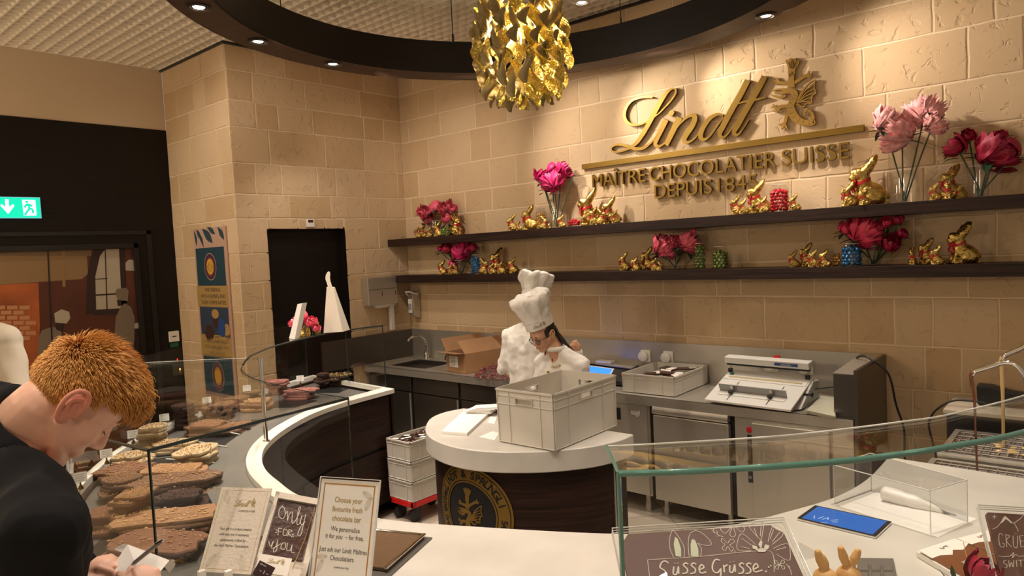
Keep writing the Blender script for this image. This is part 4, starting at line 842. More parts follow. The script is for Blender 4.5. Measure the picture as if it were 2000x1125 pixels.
bouquet(853, 461, 26, 430, ZU, -0.12, 'glass vase of pink peonies at the left end of the upper shelf', [
 (831, 413, 15, 'pink', 'f', 'pink peony bloom farthest left on the upper shelf'), (850, 403, 13, 'pink', 'c', 'pink peony at the top of the left end bunch'), (871, 404, 14, 'pink', 'f', 'pink peony right of the top one in the left end bunch'), (887, 407, 9, 'pink', 'c', 'small pink peony rightmost in the left end bunch'), (876, 424, 12, 'pink', 'c', 'low pink peony right in the left end bunch'), (833, 429, 12, 'pink', 'c', 'drooping low pink peony left in the left end bunch')], 'pink peonies at the left end of the upper shelf')
bouquet(1089, 442, 30, 375, ZU, -0.14, 'tall glass vase of magenta peonies left of the gold lettering', [
 (1060, 345, 16, 'magenta', 'f', 'magenta peony on the left of the tall vase'), (1075, 330, 14, 'magenta', 'c', 'magenta peony at the top left of the tall vase'), (1097, 329, 15, 'magenta', 'f', 'magenta peony at the top right of the tall vase'), (1081, 352, 20, 'magenta', 'f', 'large magenta peony at the front of the tall vase'), (1064, 366, 10, 'magenta', 'c', 'low magenta peony over the rim of the tall vase'), (1119, 343, 4, 'magenta', 'b', 'tiny closed magenta bud sticking out right of the tall vase')], 'magenta peonies in the tall vase')
bouquet(1766, 393, 54, 275, ZU, -0.15, 'large glass vase of pale pink peonies on the upper shelf', [
 (1728, 233, 25, 'pale', 'r', 'pale pink peony on the left of the large vase'), (1762, 252, 30, 'pale', 'r', 'front pale pink peony leaning over the large vase'), (1805, 215, 27, 'pale', 'r', 'pale pink peony at the top right of the large vase'), (1820, 238, 20, 'pale', 'r', 'lower right pale pink peony of the large vase')], 'pale pink peonies in the large vase')
bouquet(1914, 383, 42, 322, ZU, -0.15, 'glass vase of dark red peonies near the right end of the upper shelf', [
 (1873, 285, 22, 'crimson', 'c', 'dark red peony farthest left over the gold bunnies'), (1893, 264, 14, 'crimson', 'c', 'small dark red peony at the top left of the right end bunch'), (1934, 290, 36, 'crimson', 'f', 'large open dark red peony at the front of the right end bunch'), (1958, 264, 12, 'crimson', 'c', 'dark red peony at the top of the right end bunch'), (1978, 292, 22, 'crimson', 'c', 'dark red peony farthest right on the upper shelf')], 'dark red peonies on the upper shelf')
bouquet(900, 532, 24, 505, ZL, -0.12, 'glass vase of rose peonies at the left end of the lower shelf', [
 (861, 487, 9, 'magenta', 'b', 'small pink peony bud farthest left on the lower shelf'), (872, 484, 13, 'rose', 'c', 'rose peony at the left of the lower shelf'), (903, 489, 17, 'magenta', 'f', 'dark magenta peony beside the tall blue egg jar'), (921, 484, 10, 'crimson', 'c', 'dark shaded peony above the tall blue egg jar'), (882, 515, 11, 'pink', 'c', 'low pink peony drooping over the small gold bunnies')], 'peonies at the left end of the lower shelf')
bouquet(1318, 524, 27, 490, ZL, -0.13, 'glass vase of pink peonies in the middle of the lower shelf', [
 (1293, 480, 22, 'pink', 'r', 'big ruffled pink peony on the left of the middle vase'), (1340, 471, 20, 'pink', 'f', 'pink peony on the right of the middle vase'), (1353, 453, 8, 'pink', 'c', 'small pink peony at the top right of the middle vase'), (1317, 470, 12, 'pink', 'r', 'pink peony between the two big ones of the middle vase')], 'pink peonies in the middle of the lower shelf')
bouquet(1706, 515, 26, 478, ZL, -0.12, 'glass vase of red peonies behind the blue egg jar on the right', [
 (1646, 447, 13, 'rose', 'c', 'rose red peony bud farthest left over the blue egg jar'), (1681, 449, 29, 'rose', 'f', 'large rose red peony over the blue egg jar'), (1713, 446, 13, 'rose', 'c', 'small rose red peony right of the large one over the blue jar'), (1733, 433, 12, 'rose', 'c', 'small rose red peony just under the upper shelf'), (1738, 473, 20, 'crimson', 'c', 'drooping dark red peony at the right of the lower shelf bunch'), (1760, 456, 11, 'crimson', 'c', 'small dark red peony rightmost of the lower shelf bunch'), (1757, 429, 12, 'crimson', 'c', 'dark red peony in the shade under the upper shelf')], 'red peonies on the lower shelf')
# ---- egg jars
EGGM = {'red': mat('red_foil_egg', (0.60, 0.02, 0.04), 0.28, 0.6), 'green': mat('green_foil_egg', (0.17, 0.24, 0.045), 0.30, 0.6), 'blue': mat('blue_foil_egg', (0.02, 0.16, 0.38), 0.28, 0.7), 'gold': mat('gold_foil_egg', (0.75, 0.45, 0.10), 0.28, 0.9)}
EGGME = {}
def egg_mesh(c):
    if c not in EGGME:
        me = MB().ell((0, 0, 0), (1, 1, 1.35), 10, 8).mesh('egg'); me.shade_smooth(); me.materials.append(EGGM[c]); EGGME[c] = me
    return EGGME[c]
def jar(px, py, wpx, fillpx, toppx, z, col, label, y=-0.15, eggs=0, er=0.013, stopper=True, egglabel='', shape='jar', seed=0):
    p, h = put(px, py, z, py-toppx, y); rad = wpx*depth(p)/FPX/2; fh = (py-fillpx)*depth(p)/FPX
    t = thing('egg_jar' if shape == 'jar' else 'egg_bowl', label, 'jar' if shape == 'jar' else 'bowl', p)
    if shape == 'jar':
        prof = [(rad*.92, 0), (rad, 0.01), (rad, h*.72), (rad*.75, h*.82), (rad*.72, h*.88)]
    else: prof = [(rad*.7, 0), (rad, h*.3), (rad, h*.8), (rad*.9, h)]
    ob('glass_body', MB().lathe(prof+[(prof[-1][0]-.002, prof[-1][1])]+[(max(r-.003, .001), z_+.003) for r, z_ in prof[:-1][::-1]]+[(0.001, 0.004)], p, 28, cap=False), ACRYL, t, smooth=60)
    ob('glass_bottom', MB().lathe([(rad*.9, 0.001), (rad*.9, 0.006), (0.001, 0.0065)], p, 24), GLASS, t, smooth=60)
    if shape == 'jar':
        lid = [(rad*.74, h*.88), (rad*.76, h*.90), (rad*.5, h*.93), (rad*.12, h*.94), (rad*.18, h*.98), (rad*.1, h), (.001, h)]
        ob('lid', MB().lathe(lid, p, 24, cap=False), ACRYL, t, smooth=60); ob('lid_ring', MB().tube([(p.x+rad*.75*math.cos(a*PI/12), p.y+rad*.75*math.sin(a*PI/12), p.z+h*.885) for a in range(25)], 0.0016, 5), AEDGE, t, smooth=60)
    rr = random.Random(seed); pts = []; zz = er*1.0+0.006; tries = 0; lay = 0
    ins = rad-er*1.15-.003
    while zz < fh-er*.6:
        n = max(3, int(2*PI*ins/(er*2.25)))
        for k in range(n):
            a = 2*PI*(k+.5*(lay % 2))/n+rr.uniform(-.06, .06); pts.append((p.x+ins*math.cos(a), p.y+ins*math.sin(a), p.z+zz+rr.uniform(-.15, .15)*er))
        zz += er*1.85; lay += 1
    if ins > er*2.2:
        for k in range(max(3, int(2*PI*(ins-2*er)/(er*2.25)))): a = k*2*PI/max(3, int(2*PI*(ins-2*er)/(er*2.25))); pts.append((p.x+(ins-2*er)*math.cos(a), p.y+(ins-2*er)*math.sin(a), p.z+zz-er*.8))
    pts.append((p.x, p.y, p.z+zz-er*.3))
    me = egg_mesh(col)
    for q in pts:
        if (q[1]-p.y) > ins*0.45: continue     # the far side of the pile is never seen
        o = bpy.data.objects.new('chocolate_egg', me); COL.objects.link(o); o.location = q; o.scale = (er,)*3; o.rotation_euler = (rr.uniform(-1.5, 1.5), rr.uniform(-1.5, 1.5), rr.uniform(0, 6)); tag(o, egglabel, 'chocolate egg', group=egglabel)
    return t
jar(871, 459, 23, 443, 440, ZU, 'green', 'glass bowl of green foil eggs at the left end of the upper shelf', -0.22, er=.011, egglabel='green foil egg in the small bowl on the upper shelf', shape='bowl')
jar(1122, 440, 27, 426, 424, ZU, 'red', 'glass bowl of red foil eggs right of the tall magenta vase', -0.22, er=.011, egglabel='red foil egg in the small bowl on the upper shelf', shape='bowl')
jar(1058, 445, 22, 415, 399, ZU, 'gold', 'clear jar of gold eggs behind the crouching large gold bunny', -0.09, er=.010, egglabel='gold foil egg in the jar left of the magenta vase')
jar(1523, 413, 37, 370, 352, ZU, 'red', 'large glass jar full of red foil eggs under the gold lettering', -0.15, er=.0125, egglabel='red foil egg in the large jar under the gold lettering', seed=3)
jar(930, 532, 20, 498, 490, ZL, 'blue', 'tall narrow jar of blue foil eggs at the left of the lower shelf', -0.2, er=.0115, egglabel='blue foil egg in the tall narrow jar', seed=4)
jar(1368, 523, 23, 476, 466, ZL, 'green', 'tall narrow jar of green foil eggs beside the middle pink peonies', -0.18, er=.0125, egglabel='green foil egg in the tall narrow jar', seed=5)
jar(1408, 522, 32, 486, 473, ZL, 'green', 'wide jar of green foil eggs with twine on its lid', -0.18, er=.0125, egglabel='green foil egg in the wide jar', seed=6)
jar(1664, 517, 38, 480, 467, ZL, 'blue', 'wide jar of blue foil eggs under the red peonies', -0.2, er=.0125, egglabel='blue foil egg in the wide jar', seed=7)
jar(1637, 517, 20, 496, 486, ZL, 'gold', 'small shaded glass jar between the gold bunny and the wide blue jar', -0.16, er=.011, egglabel='dim gold egg in the small shaded jar', seed=8)
# ============================================================ people
def PD(px, py, D):
    d = AX.T @ np.array([(px-1000)/FPX, (562.5-py)/FPX, 1.]); return Vector(CAM+d*D)
def basis(f, u):
    f = Vector(f).normalized(); u = Vector(u); u = (u-f*u.dot(f)).normalized(); y = u.cross(f); m = Matrix.Identity(3)
    for i in range(3): m[i][0], m[i][1], m[i][2] = f[i], y[i], u[i]
    return m
def head_mb(mb, c, Rm, neck_to, nr=(0.056, 0.062), male=True, k=1.0):
    c = Vector(c); L = lambda p: c+Rm @ (Vector(p)*k)
    E = lambda p, r, n=18, rot=None: mb.ell(L(p), [q*k for q in r], n, 12, Rm if rot is None else Rm @ Euler(rot).to_matrix())
    E((-.014, 0, .045), (.097, .077, .086), 24); E((.035, 0, .035), (.058, .068, .075), 20); E((.043, 0, -.015), (.050, .060, .075), 20)
    for s in (-1, 1):
        mb.cap_(L((.005, s*.054, -.03)), L((.066, s*.016, -.088)), .020*k, .018*k, 12); E((.060, s*.036, -.012), (.026, .024, .030)); E((.079, s*.028, .033), (.012, .026, .009))
        E((.098, s*.012, -.022), (.010, .009, .008), 10); E((-.002, s*.074, .0), (.012, .012, .022), 10)
    E((.074, 0, -.088), (.021, .024, .019)); mb.cap_(L((.088, 0, .028)), L((.108, 0, -.014)), .008*k, .0125*k, 12)
    E((.092, 0, -.047), (.010, .022, .0055), 12); E((.089, 0, -.058), (.010, .019, .0065), 12); E((.080, 0, -.052), (.016, .030, .022), 14)
    nb = L((-.035, 0, -.035)); mb.cap_(nb, neck_to, nr[0], nr[1], 18); mb.cap_(L((-.005, 0, -.045)), Vector(neck_to)+(L((.02, 0, 0))-L((0, 0, 0))), nr[0]*.86, nr[1]*.9, 16)
def ear_obj(c, Rm, s, m_, parent, k=1.0):
    c = Vector(c); mb = MB(); T = Matrix.Identity(4); L = lambda p: c+Rm @ (Vector(p)*k)
    P_ = [(.008, s*.077, -.012), (.004, s*.084, .006), (-.002, s*.089, .024), (-.014, s*.093, .033), (-.028, s*.094, .028), (-.034, s*.094, .010), (-.028, s*.090, -.010), (-.016, s*.083, -.026), (-.004, s*.078, -.030), (.002, s*.076, -.022)]
    mb.tube([L(tuple(p)) for p in catmull(P_, 5)], 0.0048*k, 8); mb.ell(L((-.012, s*.080, .002)), (.021*k, .006*k, .027*k), 14, 10, Rm @ Euler((s*.12, 0, 0)).to_matrix()); mb.ell(L((-.009, s*.080, -.024)), (.010*k, .006*k, .010*k), 10, 8, Rm)
    mb.tube([L(tuple(p)) for p in catmull([(.0, s*.082, .012), (-.012, s*.089, .018), (-.022, s*.090, .004), (-.012, s*.086, -.012)], 4)], 0.0035*k, 7); mb.ell(L((.002, s*.081, -.004)), (.005*k, .004*k, .008*k), 8, 6, Rm)
    me = fuse(mb, 'ear', .0018, 2); o = link('ear', me, m_, parent, smooth=180); return o
def hand_mb(mb, wrist, fwd, up, curl=0.5, side=1, k=1.0, thumb=0.5, grip=None):
    """fwd: wrist to knuckles; up: back of the hand; side +1 thumb towards +y of the hand frame"""
    w_ = Vector(wrist); Rm = basis(fwd, up); L = lambda p: w_+Rm @ (Vector(p)*k)
    mb.cap_(L((-.01, 0, 0)), L((.02, 0, 0)), .026*k, .027*k, 14); mb.ell(L((.048, 0, 0)), (.047*k, .040*k, .017*k), 18, 12, Rm)
    mb.ell(L((.032, side*.024, -.006)), (.030*k, .018*k, .016*k), 12, 10, Rm); mb.ell(L((.035, -side*.022, -.004)), (.034*k, .016*k, .015*k), 12, 10, Rm)
    for i, (y, ln, x0) in enumerate(((.029, .074, .084), (.010, .083, .088), (-.010, .077, .085), (-.029, .062, .078))):
        y *= side; c_ = curl*(1+.12*i) if not isinstance(curl, (list, tuple)) else curl[i]; p = L((x0-.012, y, 0.001)); a = 0; r = .0098-.0007*i; pts = [p]
        for j, (seg, bend) in enumerate(((.45, .75), (.30, 1.25), (.25, .8))):
            a += c_*bend; q = pts[-1]+Rm @ Vector((math.cos(a), side*(.16 if i == 0 else .0-(.10 if i == 3 else 0))*math.cos(a), -math.sin(a)))*ln*seg*k; pts.append(q)
        for j in range(3): mb.cap_(pts[j], pts[j+1], (r-.0009*j)*k, (r-.0009*(j+1))*k, 10)
        mb.ell(p, (.0115*k,)*3, 10, 8)
    t0 = L((.022, side*.026, -.008)); t1 = L((.052, side*(.050-.010*thumb), -.012-.012*thumb)); t2 = L((.078, side*(.052-.030*thumb), -.016-.018*thumb)); t3 = L((.098, side*(.048-.044*thumb), -.018-.018*thumb))
    mb.cap_(t0, t1, .0155*k, .0125*k, 12); mb.cap_(t1, t2, .0118*k, .0108*k, 12); mb.cap_(t2, t3, .0108*k, .0085*k, 12)
def figure(mb, J, k=1.0, grow=0.0, parts_=('torso', 'arms', 'legs')):
    g = grow; C_ = lambda a, b, ra, rb: mb.cap_(J[a], J[b], ra*k+g, rb*k+g, 18)
    if 'torso' in parts_:
        sh = (Vector(J['shR'])+Vector(J['shL']))/2; lat = (Vector(J['shL'])-Vector(J['shR'])).normalized()
        for s in (-1, 1):
            mb.cap_(sh+lat*s*.085*k-Vector((0, 0, .06*k)), Vector(J['pelvis'])+lat*s*.075*k, .105*k+g, .10*k+g, 18)
        C_('chest', 'pelvis', .125, .125); mb.cap_(sh, J['neck'], .085*k+g, .055*k+g, 16)
        mb.cap_(J['shR'], J['shL'], .062*k+g, .062*k+g, 16); mb.cap_(J['neck'], Vector(J['shR']), .05*k+g, .058*k+g, 14); mb.cap_(J['neck'], Vector(J['shL']), .05*k+g, .058*k+g, 14)
    if 'arms' in parts_:
        for s in 'RL': C_('sh'+s, 'el'+s, .055, .042); C_('el'+s, 'wr'+s, .042, .029)
    if 'legs' in parts_:
        for s in 'RL': C_('hip'+s, 'kn'+s, .085, .058); C_('kn'+s, 'an'+s, .055, .040); mb.cap_(J['pelvis'], J['hip'+s], .11*k+g, .09*k+g, 16)
def legs(J, x, y, lat, fwd, zh=0.88):
    lat = Vector(lat); fwd = Vector(fwd)
    for s, q in (('R', -1), ('L', 1)):
        b = Vector((x, y, 0))+lat*q*.095; J['hip'+s] = b+Vector((0, 0, zh)); J['kn'+s] = b+Vector((0, 0, .49))+fwd*.02; J['an'+s] = b+Vector((0, 0, .09))
def shoes(J, fwd, parent, m_):
    for s in 'RL':
        a = Vector(J['an'+s]); f = Vector(fwd).normalized(); mb = MB(); mb.cap_(a+Vector((0, 0, -.03))-f*.03, a+f*.15+Vector((0, 0, -.05)), .045, .034, 14); mb.cap_(a+Vector((0, 0, -.045))-f*.03, a+f*.16+Vector((0, 0, -.055)), .043, .034, 14)
        me = fuse(mb, 'shoe', .008, 2)
        for v in me.vertices: v.co.z = max(v.co.z, 0.001)
        link('shoe', me, m_, parent, smooth=180)
def clip_above(me, fn):
    """drop the cloth where fn(co) is true, leaving an open hem"""
    import bmesh; bm = bmesh.new(); bm.from_mesh(me); bm.verts.index_update(); bmesh.ops.delete(bm, geom=[v for v in bm.verts if fn(v.co)], context='VERTS'); bm.verts.ensure_lookup_table(); seen = set(); comps = []; bm.verts.index_update()
    for v in bm.verts:
        if v.index in seen: continue
        st = [v]; seen.add(v.index); comp = []
        while st:
            a = st.pop(); comp.append(a)
            for e in a.link_edges:
                b = e.other_vert(a)
                if b.index not in seen: seen.add(b.index); st.append(b)
        comps.append(comp)
    comps.sort(key=len); bmesh.ops.delete(bm, geom=[v for c in comps[:-1] for v in c], context='VERTS'); bm.to_mesh(me); bm.free(); me.update()
# ---------------- the red haired customer
fw = math.radians(80); pit = math.radians(56)
F_ = Vector((math.cos(pit)*math.cos(fw), math.cos(pit)*math.sin(fw), -math.sin(pit))); U_ = Vector((math.sin(pit)*math.cos(fw), math.sin(pit)*math.sin(fw), math.cos(pit)))
HR = basis(F_, U_); HC = PD(147, 802, 1.46)+Vector((0, 0, 0)); HC = HC+(HR @ Vector((0, .075, 0)))
m_man = thing('person', 'young man with short ginger hair in a black hoodie, head bowed, writing with a pen', 'person', (4.25, -4.86, 0))
hd = Vector((math.cos(fw), math.sin(fw), 0)); latv = Vector((-math.sin(fw), math.cos(fw), 0))   # his left
J = {}
J['neck'] = PD(2, 872, 1.50)
shc = J['neck']-Vector((0, 0, .075))-hd*.03
J['shR'] = PD(84, 1035, 1.27); J['shL'] = shc+latv*.19-Vector((0, 0, .03)); J['shL'].z = J['shR'].z+.01
J['pelvis'] = Vector((4.18, -4.98, 0.93)); J['chest'] = (Vector(J['shR'])+Vector(J['shL']))/2-Vector((0, 0, .12))
J['elR'] = PD(80, 1330, 1.36); J['wrR'] = PD(288, 1188, 1.56); J['elL'] = PD(40, 1280, 1.8); J['wrL'] = PD(150, 1112, 1.72)
legs(J, 4.16, -4.98, latv, hd)
mb = MB(); head_mb(mb, HC, HR, J['neck'], (.060, .066)); figure(mb, J)
hf = (PD(262, 1078, 1.62)-Vector(J['wrR'])).normalized(); hand_mb(mb, J['wrR'], hf, PD(330, 1000, 1.2)-Vector(J['wrR']), [1.05, 1.15, 1.3, 1.4], 1, 1.08, 0.95)
hfl = (PD(215, 1098, 1.72)-Vector(J['wrL'])).normalized(); hand_mb(mb, J['wrL'], hfl, (0, 0, 1), .55, -1, 1.02, .3)
me = fuse(mb, 'body', .0042, 8, .5)
link('body', me, SKIN, m_man, smooth=180)
for s in (-1, 1): ear_obj(HC, HR, s, mat('ear_skin', (0.66, 0.27, 0.19), .5, sub=.3), m_man, 1.12)
HOOD = mat('black_hoodie_cotton', (0.0065, 0.0065, 0.0075), 0.9, bump=0.35, bscale=14, detail=3, spec=.25)
mb = MB(); figure(mb, J, 1.0, .022, ('torso', 'arms'))
nd = (Vector(J['neck'])-shc).normalized()
me = fuse(mb, 'hoodie', .008, 10, .5); displace(me, .014, 9, 3); displace(me, .016, 1, fn=lambda co: -abs(noise.noise(Vector((co.x*9, co.y*9, co.z*5)))))
nk = Vector(J['neck']); hx = HC
clip_above(me, lambda co: ((co-(nk+(hx-nk).normalized()*.055)).dot((hx-nk).normalized()) > 0 and (co-nk).length < .16) or (co-Vector(J['wrR'])).length < .03 or (co-Vector(J['wrL'])).length < .03)
link('hoodie', me, HOOD, m_man, smooth=180)
# hood lying in folds on the shoulders, rolled collar and cuff
ax = (hx-nk).normalized(); e1 = ax.cross(latv).normalized(); e2 = ax.cross(e1).normalized(); mb = MB()
for q, (rad, off, tr, bk) in enumerate(((.088, .062, .017, 0.014), (.104, .030, .028, .022), (.120, -.015, .038, .03))):
    pts = []
    for i in range(33):
        a = 2*PI*i/32; back = max(0, (e1*math.cos(a)+e2*math.sin(a)).dot(-hd)); pts.append(nk+ax*(off-.012*math.sin(a*3+q))+(e1*math.cos(a)+e2*math.sin(a))*(rad+bk*back+.005*math.sin(5*a+q)))
    mb.tube(pts, [tr*(1+.15*math.sin(i*.9+q)) for i in range(33)], 12, cap=False)
me = fuse(mb, 'hood', .006, 8, .5); displace(me, .006, 18, 5); link('hood', me, HOOD, m_man, smooth=180)
for s in 'RL':
    w_ = Vector(J['wr'+s]); d_ = (w_-Vector(J['el'+s])).normalized(); ob('ribbed_cuff', MB().tube([w_-d_*.07, w_-d_*.035, w_-d_*.01], [.050, .043, .040], 20), HOOD, m_man, smooth=60)
mb = MB(); figure(mb, J, 1.0, .014, ('legs',)); me = fuse(mb, 'trousers', .012, 4); link('trousers', me, mat('dark_jeans', (.012, .014, .022), .8), m_man, smooth=180)
shoes(J, hd, m_man, BLACK)
# hair: swept tufts growing from the whorl
HAIRM, N_, L_, B_ = nt('ginger_hair')
g_ = N_.new('ShaderNodeNewGeometry'); r_ = N_.new('ShaderNodeValToRGB'); r_.color_ramp.elements[0].color = (0.60, 0.27, 0.062, 1); r_.color_ramp.elements[1].color = (0.88, 0.49, 0.15, 1)
L_.new(g_.outputs['Random Per Island'], r_.inputs[0]); L_.new(r_.outputs[0], B_.inputs['Base Color']); B_.inputs['Roughness'].default_value = .5
def hair_cap(mb, c, Rm, k=1.0, off=.004):
    L = lambda p: Vector(c)+Rm @ (Vector(p)*k); n = 28; rows = []
    return L
def scalp(a, e):   # azimuth a (0 = forehead), elevation e -> local point & normal
    r = (.103, .083, .092); p = Vector((-.012+r[0]*math.cos(e)*math.cos(a), r[1]*math.cos(e)*math.sin(a), .045+r[2]*math.sin(e)))
    n = Vector(((p.x+.012)/r[0]**2, p.y/r[1]**2, (p.z-.045)/r[2]**2)).normalized(); return p, n
def hairline(p):
    x, y, z = p
    if x > .055: return z > .088-(abs(y)*.35)+.0
    if x > .02: return z > .050
    if x > -.03: return z > .028
    if x > -.055: return z > -.03
    return z > -.062
rr = random.Random(5); WH = Vector((-.092, .0, .085)); hb = MB(); base = MB()
nu, nv = 40, 24; vs = []; keep = []
for i in range(nv+1):
    e = -PI/2*.85+(PI/2*1.85)*i/nv
    for j in range(nu): p, n_ = scalp(2*PI*j/nu, min(e, PI/2-.001)); vs.append(HC+HR @ (p+n_*.0015)); keep.append(hairline(p))
fs = [(i*nu+j, i*nu+(j+1) % nu, (i+1)*nu+(j+1) % nu, (i+1)*nu+j) for i in range(nv) for j in range(nu) if keep[i*nu+j] and keep[(i+1)*nu+j] and keep[i*nu+(j+1) % nu]]
base.add(vs, fs)
hp = ob('hair', base, mat('ginger_scalp', (0.40, 0.16, 0.05), .8), m_man, smooth=60)
cnt = 0
while cnt < 12000:
    a = rr.uniform(0, 2*PI); e = math.asin(rr.uniform(-.9, 1)); p, n_ = scalp(a, e)
    if not hairline(p): continue
    cnt += 1; d = (p-WH); d = d-n_*d.dot(n_); d = d.normalized() if d.length > .004 else n_.orthogonal()
    top = max(0, min(1, (p.z-.055)/.05)); front = max(0, min(1, (p.x+.01)/.08)); ln = .012+.022*top+.034*top*front*rr.uniform(.5, 1.3)
    if p.z < .0: ln = .005
    d = (d+Vector((rr.uniform(-.35, .35), rr.uniform(-.35, .35), rr.uniform(-.2, .2)))).normalized()
    lift = (.28+.35*top)*(1-.4*front)+rr.uniform(0, .25); P_ = [p+n_*.0005, p+n_*(ln*.35*lift+.002)+d*ln*.4, p+n_*(ln*lift*.75+.002)+d*ln*.75, p+n_*(ln*lift*(.9-.5*front)+.001)+d*ln]
    wd = rr.uniform(.0006, .0012)*(1+.5*top); hb.tube([HC+HR @ q for q in P_], [wd, wd*1.1, wd*.7, wd*.1], 3, cap=False)
ob('hair_tufts', hb, HAIRM, m_man, smooth=180)['kind'] = 'stuff'
# brow and stubble shading are real surface colour
ob('eyebrow', MB().tube([HC+HR @ Vector(q) for q in ((.082, -.045, .036), (.090, -.03, .042), (.093, -.014, .040))], [.002, .004, .003], 6), HAIRM, m_man, smooth=60)
ob('eyelid', MB().ell(HC+HR @ Vector((.077, -.030, .016)), (.012, .015, .010), 12, 8, HR), SKIN, m_man, smooth=180)
ob('eyelashes', MB().tube([HC+HR @ Vector(q) for q in ((.080, -.044, .010), (.089, -.032, .007), (.089, -.018, .009))], .0012, 5), mat('lash', (.12, .05, .02), .7), m_man)
# pen and card
pa = PD(264, 1098, 1.565); pb_ = PD(318, 1056, 1.52)
tag(ob('pen', MB().tube([PD(258, 1103, 1.60), pa, PD(308, 1062, 1.53), pb_], [.002, .0045, .005, .0035], 12), mat('pen_grey', (.45, .44, .42), .3), smooth=60), 'slim grey pen held in the right hand of the ginger haired man', 'pen')
ob('pen_clip', MB().tube([PD(303, 1062, 1.515), PD(316, 1055, 1.51)], .0022, 6), BLACK, bpy.data.objects['pen'])
c1 = [PD(249, 1063, 1.75), PD(331, 1094, 1.68), PD(285, 1150, 1.60), PD(190, 1150, 1.68)]
def slab4(name, q, th, m_, parent=None):
    n = (q[1]-q[0]).cross(q[3]-q[0]).normalized(); n = n if n.z > 0 else -n; return ob(name, MB().loft([[p-n*th for p in q], list(q)]), m_, parent)
tag(slab4('note_card', c1, .0012, PAPER), 'white note card under the writing hand of the ginger haired man', 'card')
tag(slab4('folded_card', [PD(222, 1072, 1.82), PD(240, 1080, 1.80), PD(262, 1070, 1.79), PD(240, 1062, 1.81)], .0012, PAPER), 'small folded white card edge behind the note card', 'card')
# ---------------- chefs
def toque(c, Rm, r, h, band, parent, logo=True, seed=0, tilt=(0, 0)):
    L = lambda p: Vector(c)+Rm @ Vector(p); n = 64; rs = []
    prof = [(0, 1.0, 0), (band, 1.02, 0), (band+.004, 1.0, .010), (band+h*.18, 1.04, .035), (band+h*.42, 1.20, .06), (band+h*.68, 1.42, .075), (band+h*.86, 1.48, .08), (band+h*.97, 1.32, .08), (band+h*1.0, 1.0, .06), (band+h*.95, .7, .07), (band+h*.90, .35, .03), (band+h*.88, .02, 0)]
    for z, k, am in prof:
        ring_ = []
        for j in range(n):
            a = 2*PI*j/n; ple = am*math.sin(a*9+seed+z*6)+am*.9*noise.noise(Vector((math.cos(a)*2.1, math.sin(a)*2.1, z*11+seed))); rad = r*(k+ple)
            zz = z+(.028*noise.noise(Vector((math.cos(a)*1.5+4, math.sin(a)*1.5, seed))) if z > band+h*.6 else 0)
            ring_.append(L((rad*1.08*math.cos(a)+tilt[0]*z, rad*.95*math.sin(a)+tilt[1]*z, zz)))
        rs.append(ring_)
    mb = MB(); mb.loft(rs[:2], cap=False); o1 = ob('hat_band', mb, CLOTHW, parent, smooth=60)
    mb = MB(); mb.loft(rs[1:], cap=False); o = ob('chef_hat', mb, CLOTHW, parent, smooth=180); s_ = o.modifiers.new('s', 'SUBSURF'); s_.levels = 2; s_.render_levels = 2; tx = bpy.data.textures.new('folds', 'CLOUDS'); tx.noise_scale = .045; tx.noise_depth = 2; d_ = o.modifiers.new('folds', 'DISPLACE'); d_.texture = tx; d_.strength = .020; d_.texture_coords = 'LOCAL'
    o1.name = 'hat_band'; return o
